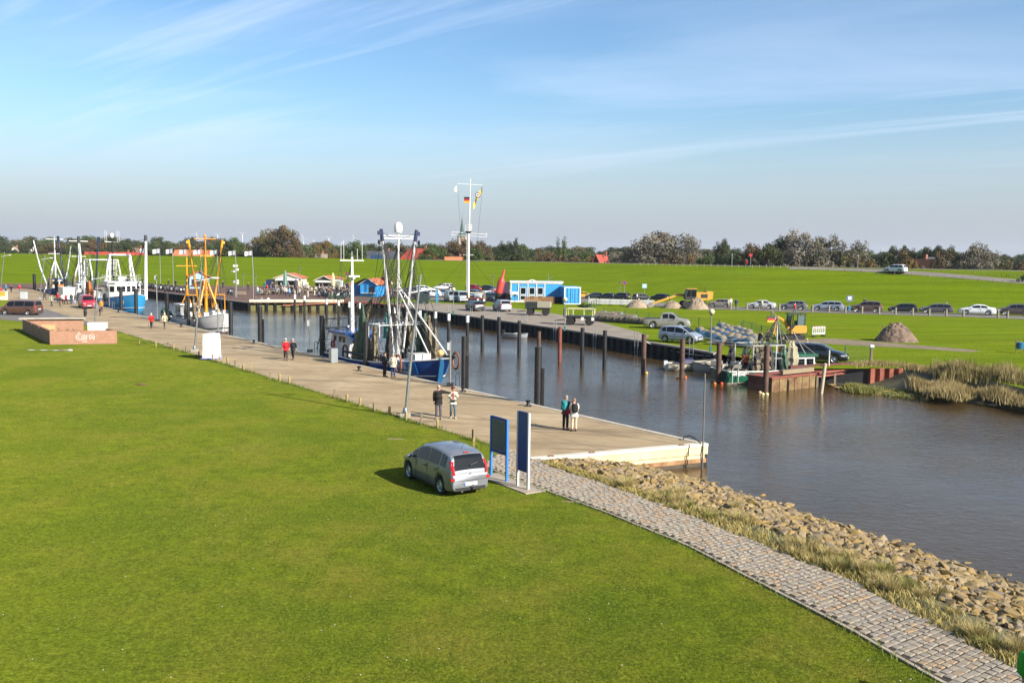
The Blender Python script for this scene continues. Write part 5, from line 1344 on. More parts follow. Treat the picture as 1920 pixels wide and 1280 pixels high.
def ropes(t,tops,box,n,seed,r=.012,mat=ROPED,name='running_rigging'):
 g = random.Random(seed); mb = MB()
 for i in range(n):
  a = Vector(g.choice(tops)); b = Vector((g.uniform(box[0],box[1]),g.uniform(box[2],box[3]),g.uniform(box[4],box[5]))); s_ = g.uniform(0,.5)
  mb.tube([a,a.lerp(b,.33) - Vector((0,0,s_ * .8)),a.lerp(b,.66) - Vector((0,0,s_)),b],r * g.uniform(.7,1.5),3)
 return tag(P(name,mb,mat,t),kind='stuff')
def gear(t,box,n,seed,cols=('2a2c2e','1c1e22','4a4238','6a6258','8a8578','23404a','5a2a22','b0aca0')):
 g = random.Random(seed)
 for i in range(n):
  x,y,z = g.uniform(box[0],box[1]),g.uniform(box[2],box[3]),box[4]; c_ = plain(g.choice(cols)); k = g.randrange(4); s_ = g.uniform(.25,.6)
  if k == 0: P('gear_box',MB().box((x,y,z + s_ * .4),(s_ * 1.5,s_,s_ * .8),g.uniform(0,3)),c_,t)
  elif k == 1: P('gear_drum',MB().lathe([(s_ * .5,0),(s_ * .52,s_ * .9),(s_ * .4,s_),(.001,s_)],9,(x,y,z)),c_,t)
  elif k == 2: P('rope_coil',MB().tube([(x + s_ * .5 * math.cos(a * .7),y + s_ * .5 * math.sin(a * .7),z + .05 + a * .012) for a in range(22)],.045,4),ROPE if g.random() < .5 else ROPED,t)
  else: P('net_heap',MB().ball((x,y,z + s_ * .3),(s_ * .8,s_ * .6,s_ * .5),7,5),NETG if g.random() < .4 else NETB,t)
# ---------------------------------------------------------------- 1: blue cutter WRE 3, nearest
L1 = 18.0; S1 = 27.2; c = Q(S1 + L1 / 2,3.0,WATER)
t = thing('fishing_cutter','blue hulled fishing cutter with white masts moored nearest the camera','boat',c,QANG)
BLUEH = M('cutter_blue',(0.012,0.075,0.30),.35,0,.12,1.2,coat=.3)
DECK = M('ship_deck',(0.16,0.13,0.10),.85,0,.3,2)
xs,ha_ = hull_parts(t,L1,5.0,2.15,1.15,1.2,1.4,BLUEH,WHITEP,DECK,WHITEP,WHITEP,.65,.8,1.4,.2,1.5)
LBLUE = paint('1f78c8')
on_hull(t,ha_,5.7,.36,-1,2.5,.95,LBLUE,'name_panel','WRE. 3',.52,WHITEP,'› Falke ‹',.34)
on_hull(t,ha_,4.6,.42,1,2.5,.95,LBLUE,'name_panel','WRE. 3',.52,WHITEP,'› Falke ‹',.34)
def locx(px,n_=3.0):   # local x of the pixel column on the boat's centre line
 s_ = quay_s_at(px,n_); return -(s_ - (S1 + L1 / 2))
# wheelhouse aft
wx = locx(662)
wh = P('wheelhouse',MB().loft([[Vector((wx + x * sx,y * sy,z)) for x,y in ((-1.7,-1.25),(1.2,-1.25),(1.55,-.8),(1.55,.8),(1.2,1.25),(-1.7,1.25))] for z,sx,sy in ((.4,1,1),(2.0,1,1),(2.75,.96,.95))],True,True),WHITEP,t)
P('roof',MB().loft([[Vector((wx + x,y,z)) for x,y in ((-1.9,-1.45),(1.5,-1.45),(2.0,-.9),(2.0,.9),(1.5,1.45),(-1.9,1.45))] for z in (2.78,2.98)],True,True),BLUEH,wh)
for y in (-.55,.0,.55): P('window',MB().box((wx + 1.54,y,2.35),(.03,.42,.5)),GLASS,wh)
for sg in (1,-1):
 for x in (-.9,.1,.8): P('window',MB().box((wx + x,sg * 1.235,2.35),(.5,.04,.5)),GLASS,wh)
P('door',MB().box((wx - .4,-1.265,1.35),(.65,.03,1.7)),plain('e6e6e2'),wh)
P('visor',MB().loft([[Vector((wx + 1.62,y,2.75)) for y in (-1.1,1.1)],[Vector((wx + 2.25,y,2.45)) for y in (-1.2,1.2)]],False,False),BLUEH,wh)
P('life_ring',MB().tube([(wx - 1.2 + .3 * math.cos(a * PI / 6),-1.31,1.8 + .3 * math.sin(a * PI / 6)) for a in range(13)],.07,6),plain('c83a1c'),wh,60)
ax = wx - .15
am = P('aft_mast',MB().tube([(ax,0,2.9),(ax,0,6),(ax,0,9.2)],[.19,.15,.10],10),WHITEP,t,60)
P('antenna_yard',MB().tube([(ax,-1.1,8.9),(ax,1.1,8.9)],.05,6),WHITEP,am)
for y,h in ((-1.0,1.5),(-.75,1.7),(.0,.8),(.5,1.0),(.95,1.6)): P('antenna',MB().tube([(ax,y,8.9),(ax,y,8.9 + h)],.02,5),WHITEP,am)
P('radar',MB().box((ax + .35,0,7.6),(.2,1.0,.12)).box((ax + .25,0,7.45),(.3,.2,.15)),WHITEP,am)
P('funnel',MB().tube([(wx - 2.1,.5,.5),(wx - 2.1,.5,3.3)],.16,8),BLACKP,t); P('searchlight',MB().ball((ax + .2,-.5,3.35),.2,8,6),CHROME,wh,60)
mx = locx(746.5); ZT = zat(747,424,Q(quay_s_at(747,3.0),3.0).y) - WATER
NAVYP = paint('14254a')
mm = beam_trawler(t,mx,ZT - .5,ZT - 1.0,1.45,WHITEP,.5,NAVYP,(.42,1.9),.105,.0)
P('radar_dome',MB().lathe([(.001,ZT - .55),(.28,ZT - .5),(.33,ZT - .25),(.30,ZT + .1),(.18,ZT + .28),(.001,ZT + .32)],14,(mx,0,0)),WHITEP,mm,60)
P('yard_arm',MB().tube([(mx,-1.4,ZT - .95),(mx,1.4,ZT - .95)],.05,6),WHITEP,mm)
for sg in (1,-1): P('mast_strut',MB().tube([(mx,sg * .12,ZT * .60),(L1 / 2 - 1.6,sg * .75,2.2)],.055,7),WHITEP,t)
gal = MB()
for x in (mx - .9,mx + .9):
 gal.tube([(x,-2.1,.6),(x,-2.1,4.1),(x,2.1,4.1),(x,2.1,.6)],.05,7)
gal.tube([(mx - .9,-2.1,4.1),(mx + .9,-2.1,4.1)],.07,7).tube([(mx - .9,2.1,4.1),(mx + .9,2.1,4.1)],.07,7)
P('gallows',gal,WHITEP,t)
wi = P('winch',MB().lathe([(.5,-.9),(.5,-.82),(.25,-.8),(.25,.8),(.5,.82),(.5,.9)],14,(mx - 1.4,0,1.15),'Y'),plain('54504a',.6),t); P('winch_frame',MB().box((mx - 1.4,0,.75),(.9,1.9,.25)),plain('3a3f46'),wi)
P('deck_hatch',MB().box((mx + 2.2,0,1.25),(1.9,1.9,.5)),plain('e2e4e4'),t); P('fore_box',MB().box((mx + 2.9,.2,1.65),(1.2,1.3,.8)),WHITEP,t)
P('fish_tub',MB().lathe([(.42,.9),(.45,1.45),(.40,1.45),(.001,1.42)],12,(wx + 3.0,-.9,0)),plain('d8d2c0'),t); P('fish_tub',MB().lathe([(.40,1.45),(.42,1.72),(.36,1.74),(.001,1.76)],12,(wx + 3.0,-.9,0)),plain('c8342c'),t)
net(t,(mx - 2.3,-1.9,5.6),(mx - 2.4,-1.9,1.2),.55,NETG,seed=3); net(t,(mx - 1.7,-1.4,5.9),(mx - 2.3,-1.7,4.2),.4,NETB,seed=4); net(t,(mx - 2.9,-2.0,3.4),(mx - 3.0,-1.9,.7),.75,NETB,seed=5)
net(t,(mx + .7,1.9,4.9),(mx + .6,1.8,1.1),.6,NETG,seed=6); net(t,(mx + 1.4,1.9,4.8),(mx + 2.0,1.6,1.4),.5,NETB,seed=8); net(t,(mx - 1.2,1.6,5.2),(mx - 1.6,1.9,2.2),.5,NETB,seed=9)
net(t,(mx - 1.0,-.5,4.9),(mx - 1.1,-.5,2.9),.22,M('teal_rags',(.04,.28,.27),.9,0,.4,8),'teal_rag',10); net(t,(mx - .7,.2,4.7),(mx - .6,.3,2.6),.22,plain('d6d2c6',.9),'pale_rag',11)
for i in range(7):
 tp = Vector((mx + 1.0 + .10 * i,1.7 - .05 * i,4.6)); bt = Vector((mx + 3.6 + .12 * i,1.2,1.9))
 line(t,tp,bt,.9,.035,NETB,'trawl_rope')
P('trawl_beam',MB().tube([(mx - 4.6,-2.35,1.65),(mx + 4.2,-2.35,1.7)],.10,8),STEELD,t); P('trawl_beam',MB().tube([(mx - 4.2,2.35,1.65),(mx + 4.6,2.35,1.8)],.10,8),STEELD,t)
for x,y in ((mx + 4.3,-2.35),(mx + 4.7,2.35),(mx - 4.5,-2.35)):
 P('beam_shoe',MB().tube([(x + .45 * math.cos(a * PI / 8),y,1.55 + .62 * math.sin(a * PI / 8)) for a in range(17)],.085,6),RUST,t)
P('stem_fender',MB().beam((L1 / 2 - .55,-.35,2.1),(L1 / 2 - 1.1,-.30,.1),.36,.28),paint('1a5a86','fender_blue'),t); P('anchor_roller',MB().ball((L1 / 2 - 1.0,-.2,2.45),(.28,.28,.26),8,5),plain('d8b070'),t)
railing(t,pt((-L1 / 2 + .1,-1.9,1.2),(-L1 / 2 + 3.2,-2.2,1.15)),.9,CHROME); railing(t,pt((-L1 / 2 + .1,1.9,1.2),(-L1 / 2 + 3.2,2.2,1.15)),.9,CHROME); railing(t,pt((-L1 / 2 + .05,-1.9,1.2),(-L1 / 2 + .05,1.9,1.2)),.9,CHROME)
P('stern_arch',MB().tube([(wx - 2.4,-1.5,1.0),(wx - 2.4,-1.5,3.9),(wx - 2.4,1.5,3.9),(wx - 2.4,1.5,1.0)],.07,7).tube([(wx - 2.4,-1.5,3.9),(wx - 3.6,-1.7,1.2)],.05,6).tube([(wx - 2.4,1.5,3.9),(wx - 3.6,1.7,1.2)],.05,6),BLACKP,t)
P('awning',MB().box((wx - 2.8,0,3.05),(1.6,2.6,.10)),plain('23262c'),t)
for i,(a,b) in enumerate((((ax,0,9.0),(mx,0,ZT - 1.2)),((ax,0,8.6),(-L1 / 2,-1.6,1.6)),((ax,0,8.6),(-L1 / 2,1.6,1.6)),((mx,0,ZT - .6),(L1 / 2 - .3,0,2.3)),((mx,0,7.2),(wx + 1,-1.3,3.0)),((mx,0,7.2),(wx + 1,1.3,3.0)),((mx + .2,-1.2,ZT - 2.0),(mx - 2.2,-1.8,4.6)),((mx + .2,1.2,ZT - 2.0),(mx + 1.3,1.8,4.9)))):
 line(t,a,b,.12,.016)
ropes(t,[(mx + .1,-1.35,ZT - 1.2),(mx + .1,1.35,ZT - 1.2),(mx,0,ZT - 1.5),(mx,0,ZT * .6),(mx + .1,-1.2,ZT - 3),(mx + .1,1.2,ZT - 3)],(mx - 4,mx + 4,-2.3,2.3,1.1,4.0),60,61,.017)
ropes(t,[(ax,0,8.8),(ax,-1.0,8.9),(mx,0,ZT - 3)],(wx - 4,wx + 3,-2.0,2.0,1.2,3.4),10,62)
gear(t,(mx - 5.5,mx + 3.2,-2.0,2.0,.62),48,63)
for i_ in range(7): net(t,(mx - 4.2 + i_ * 1.2,(-1.7 if i_ % 2 else 1.5),4.0),(mx - 4.3 + i_ * 1.22,(-1.8 if i_ % 2 else 1.6),1.2),.42,[NETB,NETG,M('dark_net',(.03,.03,.03),.9,0,.4,6)][i_ % 3],seed=70 + i_)
pr = tag(P('mooring_rope',MB().tube([Q(33.5,1.2,1.0),Q(31,.6,.45),Q(28.0,-.1,.12)],.03,5),ROPED),'dark mooring rope from the blue cutter bow to the quay','rope')
# ---------------------------------------------------------------- 2: white boat with yellow rig
L2 = 14.5; s0 = 75.8; c = Q(s0 + L2 / 2,3.1,WATER)
t = thing('fishing_cutter','white hulled fishing boat with bright yellow masts and derricks','boat',c,QANG)
WHULL = M('white_hull',(.68,.68,.66),.45,0,.12,1.0)
xs,ha_ = hull_parts(t,L2,4.9,2.55,1.35,1.4,1.3,WHULL,WHITEP,DECK,None,BLACKP,.7,.8,1.0,.3,.9)
YEL = paint('e0960c','rig_yellow',.4,.2)
def lx2(px): return -(quay_s_at(px,3.1) - (s0 + L2 / 2))
mx = lx2(387); Y2 = Q(quay_s_at(387,3.1),3.1).y; ZT = zat(387,444,Y2) - WATER
beam_trawler(t,mx,ZT,ZT - 1.1,1.9,YEL,.5,YEL,(.7,1.8),.14,.1)
for sg in (1,-1):
 P('mast_leg',MB().tube([(mx,sg * .1,ZT * .55),(mx + 1.3,sg * 1.5,1.4)],.12,8),YEL,t,60); P('mast_leg',MB().tube([(mx,sg * .1,ZT * .58),(mx - 1.1,sg * 1.4,1.4)],.09,8),YEL,t,60)
P('gallows',MB().tube([(mx + .1,-2.2,.7),(mx + .1,-2.2,4.4),(mx + .1,2.2,4.4),(mx + .1,2.2,.7)],.08,7),YEL,t); P('lamp_bracket',MB().box((mx,0,ZT * .80),(.3,1.3,.16)),YEL,t); P('horn',MB().ball((mx,0,ZT + .1),(.22,.22,.14),8,5),YEL,t,60)
P('winch',MB().lathe([(.45,-.9),(.45,-.8),(.25,-.8),(.25,.8),(.45,.8),(.45,.9)],12,(mx - .6,0,1.5),'Y'),YEL,t); P('winch_cover',MB().box((mx + .3,0,1.9),(.7,.9,.8)),plain('e8e6e0'),t)
a2 = lx2(352); am = P('aft_mast',MB().tube([(a2,0,1.4),(a2,0,zat(352,483,Y2 + 6) - WATER)],[.16,.10],8),YEL,t,60); P('antenna_yard',MB().tube([(a2,-1.3,7.7),(a2,1.3,7.7)],.06,6),YEL,am)
for sg in (1,-1): P('mast_leg',MB().tube([(a2,0,4.5),(a2 - .9,sg * 1.2,1.2)],.07,7),YEL,t)
whx = a2 + .2
wh = P('wheelhouse',MB().loft([[Vector((whx + x,y,z)) for x,y in ((-1.3,-1.2),(1.0,-1.2),(1.3,-.8),(1.3,.8),(1.0,1.2),(-1.3,1.2))] for z in (.6,2.9)],True,True),plain('c2c6c6'),t); P('roof',MB().box((whx,0,2.96),(2.9,2.7,.10)),WHITEP,wh)
for y in (-.6,0,.6): P('window',MB().box((whx + 1.30,y,2.35),(.04,.45,.55)),GLASS,wh)
for sg in (1,-1):
 for x in (-.7,.4): P('window',MB().box((whx + x,sg * 1.21,2.35),(.6,.04,.55)),GLASS,wh)
net(t,(lx2(330),-1.6,2.2),(lx2(333),-1.5,.9),.8,NETG,seed=21); net(t,(lx2(344),-1.9,2.1),(lx2(347),-1.8,.9),.9,NETG,seed=22); net(t,(mx - 1.4,-1.9,4.2),(mx - 1.5,-1.9,1.2),.4,NETB,seed=23); net(t,(mx + .5,-1.7,4.2),(mx + .8,-1.6,1.6),.35,NETB,seed=24)
P('trawl_beam',MB().tube([(mx - 4.2,-2.3,1.8),(mx + 3.4,-2.3,1.9)],.09,8),STEELD,t)
for x in (mx - 4.2,mx + 3.3): P('beam_shoe',MB().tube([(x + .4 * math.cos(a * PI / 8),-2.3,1.7 + .55 * math.sin(a * PI / 8)) for a in range(17)],.075,6),plain('8a8680'),t)
for y in (-.6,.6): P('bow_bitts',MB().lathe([(.14,1.9),(.14,2.7),(.22,2.72),(.22,2.8)],8,(L2 / 2 - 1.9,y,0)),WHITEP,t)
P('anchor_windlass',MB().box((L2 / 2 - 2.6,0,2.25),(.9,1.5,.6)),WHITEP,t)
for a,b in (((mx,0,ZT),(L2 / 2 - .2,0,2.6)),((mx,0,ZT - .3),(a2,0,8)),((a2,0,8),(-L2 / 2,0,1.6)),((mx,1.6,ZT - 1.0),(mx + 3.6,2.2,2.0)),((mx,-1.6,ZT - 1.0),(mx + 3.6,-2.2,2.0))): line(t,a,b,.1,.018)
ropes(t,[(mx,0,ZT - .3),(mx,-1.7,ZT - 1.3),(mx,1.7,ZT - 1.3),(mx,0,ZT * .6)],(mx - 3.5,mx + 3.5,-2.2,2.2,1.4,3.5),30,64,.016); gear(t,(mx - 6,mx + 3,-2.0,2.0,.75),26,65)
P('tyre_fender',MB().tube([(L2 / 2 - 3 + .35 * math.cos(a * PI / 6),-2.15,1.3 + .35 * math.sin(a * PI / 6)) for a in range(13)],.11,6),RUBBER,t,60)
# ---------------------------------------------------------------- 3: light blue and white cutter
L3 = 21.0; s0 = 116.5; c = Q(s0 + L3 / 2,3.7,WATER)
t = thing('fishing_cutter','light blue hulled cutter with white wheelhouse and tubular gantry','boat',c,QANG)
xs,ha_ = hull_parts(t,L3,6.2,3.1,1.9,1.7,1.5,M('cutter_light_blue',(.03,.36,.74),.35,0,.1,.8,coat=.3),WHITEP,DECK,M('cutter_light_blue',(0,0,0)),WHITEP,.8,.85,.9,.35,.6)
on_hull(t,ha_,3.2,.4,-1,2.2,.8,None,'name','WRE.10',.75,WHITEP)
def lx3(px): return -(quay_s_at(px,3.7) - (s0 + L3 / 2))
p_,d_,u_ = ha_(L3 / 2 - 2.6,.45,-1); n_ = (d_.cross(u_)).normalized()
cr = P('crest_shield',MB().ext([(-.32,.4),(.32,.4),(.32,-.1),(0,-.45),(-.32,-.1)],'Y',-.01,.012),plain('e2d6c0'),t)
mt = Matrix((d_,-n_,u_)).transposed().to_4x4(); mt.translation = p_ + n_ * .05; cr.matrix_local = mt
P('crest_emblem',MB().ext([(-.2,.3),(.05,.3),(.0,-.2),(-.18,-.05)],'Y',-.02,-.012).ext([(.08,.3),(.24,.3),(.22,-.05),(.05,-.2)],'Y',-.02,-.012),plain('5a2a22'),cr)
wx = lx3(229); Y3 = Q(quay_s_at(229,3.7),3.7).y
wh = P('wheelhouse',MB().loft([[Vector((wx + x,y,z)) for x,y in ((-2.8,-2.35),(1.9,-2.35),(2.7,-1.5),(2.7,1.5),(1.9,2.35),(-2.8,2.35))] for z in (1.3,4.5)],True,True),WHITEP,t)
P('roof',MB().loft([[Vector((wx + x,y,z)) for x,y in ((-3.0,-2.5),(2.0,-2.5),(2.9,-1.6),(2.9,1.6),(2.0,2.5),(-3.0,2.5))] for z in (4.52,4.72)],True,True),WHITEP,wh)
for x in (-2.2,-1.2,-.2,.8): P('window',MB().box((wx + x,-2.37,3.6),(.62,.05,.85)),GLASS,wh)
for y in (-1.1,-.35,.4,1.15): P('window',MB().box((wx + 2.71,y,3.6),(.05,.55,.85)),GLASS,wh)
for a,b in (((1.9,-2.35),(2.7,-1.5)),((1.9,2.35),(2.7,1.5))):
 m_ = MB().box((0,0,0),(.7,.05,.85),math.atan2(b[1] - a[1],b[0] - a[0])); o = P('window',m_,GLASS,wh); o.location = (wx + (a[0] + b[0]) / 2 + .01,(a[1] + b[1]) / 2 * 1.005,3.6)
railing(t,pt((wx - 2.9,-2.4,4.7),(wx + 2.0,-2.4,4.7),(wx + 2.8,-1.5,4.7),(wx + 2.8,1.5,4.7),(wx + 2.0,2.4,4.7),(wx - 2.9,2.4,4.7)),1.0,WHITEP,'roof_railing')
g1 = lx3(226); zg = zat(226,478,Y3) - WATER
gn = MB(); gn.tube([(g1 - .8,-1.9,4.6),(g1 - .2,-1.5,zg),(g1 - .2,1.5,zg),(g1 - .8,1.9,4.6)],.18,8); gn.tube([(g1 + 1.6,-1.9,4.6),(g1 + .5,-1.5,zg)],.14,8).tube([(g1 + 1.6,1.9,4.6),(g1 + .5,1.5,zg)],.14,8).tube([(g1 - .2,-1.5,zg),(g1 + .5,-1.5,zg),(g1 + .5,1.5,zg),(g1 - .2,1.5,zg)],.14,8)
P('gantry',gn,WHITEP,t,50)
for i in range(9): gn2 = MB().tube([(g1 + .5 + 1.1 * i / 9,1.5 + .4 * i / 9 - .4,zg - (zg - 4.6) * i / 9),(g1 + .5 + 1.1 * i / 9,1.5 + .4 * i / 9,zg - (zg - 4.6) * i / 9)],.03,5); P('rung',gn2,WHITEP,t)
g2 = lx3(190); zg2 = zat(190,487,Q(quay_s_at(190,3.7),3.7).y) - WATER
fr = MB()
for y in (-2.2,2.2): fr.tube([(g2 - 1.6,y,1.5),(g2 - 1.6,y,zg2),(g2 + 2.6,y,zg2),(g2 + 4.2,y,zg2 - 2.2),(g2 + 4.2,y,4.6)],.10,7)
for y in (-2.2,2.2):
 for k in range(1,4): fr.tube([(g2 - 1.6,y,zg2 - k * .9),(g2 + 2.2,y,zg2 - k * .9)],.05,6)
 for k in range(3): fr.tube([(g2 - .4 + k,y,zg2),(g2 - .4 + k,y,zg2 - 2.7)],.05,6)
for x in (g2 - 1.6,g2 + 2.6): fr.tube([(x,-2.2,zg2),(x,2.2,zg2)],.09,7)
P('stern_gantry',fr,WHITEP,t,50)
bx3 = lx3(243); zb3 = zat(243,449,Y3 - 3) - WATER
b = P('derrick',MB().tube([(bx3,2.4,2.0),(bx3,2.6,zb3)],[.28,.2],10),WHITEP,t,60); P('derrick_head',MB().tube([(bx3,2.6,zb3 - .2),(bx3,2.6,zb3 + .7)],[.26,.22],10),BLACKP,b)
bx4 = lx3(184); b = P('derrick',MB().tube([(bx4,-2.3,2.0),(bx4,-2.8,zb3 - .3)],[.28,.2],10),WHITEP,t,60); P('derrick_head',MB().tube([(bx4,-2.8,zb3 - .5),(bx4,-2.8,zb3 + .6)],[.26,.22],10),BLACKP,b)
cm = lx3(213); zc = zat(213,441,Y3) - WATER
m_ = P('signal_mast',MB().tube([(cm,0,4.6),(cm,0,zc - .4)],[.13,.09],8),BLACKP,t); P('radar_dome',MB().ball((cm,0,zc),(.33,.33,.42),10,7),WHITEP,m_,60); P('yard',MB().tube([(cm,-1.1,zc - 1.0),(cm,1.1,zc - 1.0)],.05,6),WHITEP,m_)
for y in (-1.05,-.8,.8,1.1): P('antenna',MB().tube([(cm,y,zc - 1),(cm,y,zc + .8)],.025,5),WHITEP,m_)
P('life_raft',MB().lathe([(.3,-.6),(.36,-.5),(.36,.5),(.3,.6)],10,(wx + .5,0,5.1),'Y'),WHITEP,t); P('searchlight',MB().ball((wx + 2.2,.3,5.0),.28,8,6),BLACKP,t)
net(t,(lx3(196),-2.3,4.5),(lx3(197),-2.2,1.6),.8,M('orange_net',(.42,.13,.04),.9,0,.4,6),seed=31); net(t,(lx3(191),-1.8,4.2),(lx3(192),-1.9,1.7),.9,NETB,seed=32)
for a,b_ in (((cm,0,zc - .6),(L3 / 2 - .2,0,3.3)),((bx3,2.6,zb3),(cm,0,zc - 1)),((bx3,2.6,zb3),(L3 / 2 - 1,1.0,3.4)),((bx4,-2.8,zb3),(g2,0,zg2))): line(t,a,b_,.1,.025)
ropes(t,[(bx3,2.6,zb3),(bx4,-2.8,zb3 - .2),(cm,0,zc - 1),(g2,0,zg2)],(-9,6,-2.6,2.6,1.8,4.5),26,66,.022); gear(t,(-9.5,wx - 3,-2.4,2.4,1.0),26,67)
P('tyre_fender',MB().tube([(lx3(238) + .5 * math.cos(a * PI / 6),-3.15,2.4 + .5 * math.sin(a * PI / 6)) for a in range(13)],.17,6),RUBBER,t,60)
railing(t,pt((L3 / 2 - 3.2,-2.0,2.7),(L3 / 2 - .3,-.1,3.1),(L3 / 2 - 3.2,2.0,2.7)),.8,WHITEP,'bow_railing')
# ---------------------------------------------------------------- 4, 5: far boats at the head of the basin
def far_boat(s0,L,hullcol,label,mast_px,booms,white=True,topcol=BLACKP,boomcol=WHITEP,name_=None):
 c = Q(s0 + L / 2,3.2,WATER); t = thing('fishing_cutter',label,'boat',c,QANG)
 xs,ha = hull_parts(t,L,5.0,2.6,1.6,1.6,1.3,hullcol,WHITEP,DECK,None,WHITEP,.7,.8,.9,.4,.6)
 def lx(px,n_=3.2): return -(quay_s_at(px,n_) - (s0 + L / 2))
 for px,py in mast_px:
  x = lx(px); Y = Q(quay_s_at(px,3.2),3.2).y; z = zat(px,py,Y) - WATER
  m_ = P('main_mast',MB().tube([(x,0,1),(x,0,z * .6),(x,0,z)],[.2,.16,.09],9),WHITEP,t,60); P('yard',MB().tube([(x,-1.6,z - .5),(x,1.6,z - .5)],.07,6),WHITEP,m_); P('lower_yard',MB().tube([(x,-1.2,z * .72),(x,1.2,z * .72)],.06,6),WHITEP,m_)
  for sg in (1,-1): P('mast_leg',MB().tube([(x,0,z * .62),(x + .4,sg * 2.0,1.5)],.11,7),WHITEP,t); P('mast_leg',MB().tube([(x,0,z * .55),(x - 2.2,sg * 1.4,1.5)],.09,7),WHITEP,t)
  line(t,(x,0,z),(L / 2 - .3,0,2.6),.1,.02); line(t,(x,0,z),(-L / 2 + .3,0,1.8),.1,.02)
 for i,(px,py,fx) in enumerate(booms):
  sgn = -1 if i % 2 == 0 else 1
  x = lx(px); xf_ = lx(fx); Y = Q(quay_s_at(px,3.2),3.2).y; z = zat(px,py,Y) - WATER
  b = P('derrick',MB().tube([(xf_,sgn * .7,1.8),((x + xf_) / 2,sgn * 1.2,z * .5),(x,sgn * 1.6,z)],[.13,.15,.12],9),boomcol,t,60); P('derrick_head',MB().tube([(x,sgn * 1.6,z - 1.0),(x,sgn * 1.65,z + .2)],.24,9),topcol,b)
 whx = -L / 2 + 4.2
 wh = P('wheelhouse',MB().box((whx,0,2.4),(3.0,2.6,2.4)),WHITEP,t); P('roof',MB().box((whx,0,3.66),(3.4,3.0,.12)),paint('1f5fae'),wh)
 for sg in (1,-1):
  for x in (-.9,.0,.9): P('window',MB().box((whx + x,sg * 1.31,2.9),(.6,.04,.7)),GLASS,wh)
 for y in (-.75,0,.75): P('window',MB().box((whx + 1.51,y,2.9),(.04,.55,.7)),GLASS,wh)
 net(t,(1,-1.7,5),(1.1,-1.8,1.4),.7,NETB,seed=int(s0)); net(t,(-1,1.6,5.4),(-1.2,1.7,1.6),.8,NETG,seed=int(s0) + 1)
 P('stack_of_boxes',MB().box((L / 2 - 3.4,-.6,2.2),(1.4,1.3,1.2)),plain('d07a28'),t)
 ropes(t,[(lx(px_),s_ * 1.5,10) for px_,_,_ in booms for s_ in (-1,1)],(-L / 2,L / 2 - 1,-2.2,2.2,1.6,4),26,int(s0),.025); gear(t,(-2,L / 2 - 2,-2.0,2.0,1.0),20,int(s0) + 3)
 if name_: on_hull(t,ha,L * .2,.4,-1,2,.7,None,'name',name_,.7,WHITEP)
 return t
far_boat(166.5,15.5,M('far_blue',(.02,.09,.33),.4,0,.1,1),'dark blue boat with white masts at the head of the basin',[(105,444)],[(81,450,97),(121,449,111)],name_='WRE')
far_boat(143,16.5,M('far_white',(.6,.6,.58),.5,0,.1,1),'boat with white mast and navy derricks between the blue boats',[(150,447)],[(130,445,133),(169,446,168)],topcol=NAVYP,boomcol=NAVYP)
# blue drum on the quay there
bd = tag(P('blue_drum',MB().lathe([(.55,0),(.6,.1),(.6,1.5),(.5,1.6),(.001,1.6)],14),paint('1f86c8')),'tall light blue drum beside the far blue boat','drum'); bd.location = Q(162,.9,-.2)
# ---------------------------------------------------------------- small craft on the far side
c = at(1298,695,WATER)
t = thing('rowing_boat','small white open boat moored between the rusty piles','boat',(c.x,c.y + .6,WATER),R(8))
def small_hull(t,L,B,hb_,hs,mat,inner):
 rows = []
 for i in range(13):
  u = i / 12; b = B / 2 * (1 - max(0,(u - .45) / .55) ** 2.2) * (.8 + .2 * min(1,u / .3)); z = hs + (hb_ - hs) * max(0,(u - .3) / .7) ** 1.7
  x = -L / 2 + L * u
  rows.append([Vector((x,max(.02,b),z)),Vector((x - .05 * u,max(.02,b * .88),z * .4)),Vector((x - .15 * u,max(.015,b * .45),-.12)),Vector((x - .15 * u,0,-.2)),Vector((x - .15 * u,-max(.015,b * .45),-.12)),Vector((x - .05 * u,-max(.02,b * .88),z * .4)),Vector((x,-max(.02,b),z))])
 mb = MB(); mb.loft(rows,False,False); mb.add(rows[0],[tuple(range(7))]); h = P('hull',mb,mat,t,60)
 g = MB(); g.tube([r[0] for r in rows],.045,6); g.tube([r[6] for r in rows],.045,6); P('gunwale',g,plain('4a4a48'),h)
 P('deck',MB().loft([[r[0] * 1 + Vector((0,-.05,-.22)) for r in rows],[r[6] + Vector((0,.05,-.22)) for r in rows]],False,False),inner,t)
 return rows
small_hull(t,4.3,1.6,.95,.62,plain('d8d2b8',.45),plain('8a8478'))
P('spray_hood',MB().loft([[Vector((x,y * sy,.55 + z)) for y,z in ((-.6,0),(-.5,.35),(0,.45),(.5,.35),(.6,0))] for x,sy in ((-.9,1),(.1,1))],False,False),plain('2a2f52'),t); P('outboard',MB().box((-2.25,0,.5),(.28,.3,.6)),WHITEP,t)
for x in (.3,1.2): P('thwart',MB().box((x,0,.62),(.25,1.1,.05)),WOOD,t)
c = at(967,633,WATER)
t = thing('dinghy','tiny grey dinghy afloat in front of the dark far wall','boat',c,R(-20)); small_hull(t,3.0,1.4,.6,.45,plain('9aa2a8'),plain('c8ccd0')); P('outboard',MB().box((-1.55,0,.5),(.25,.3,.7)),BLACKP,t); P('thwart',MB().box((0,0,.5),(.3,1.2,.05)),WHITEP,t)
c = at(1352,700,WATER)
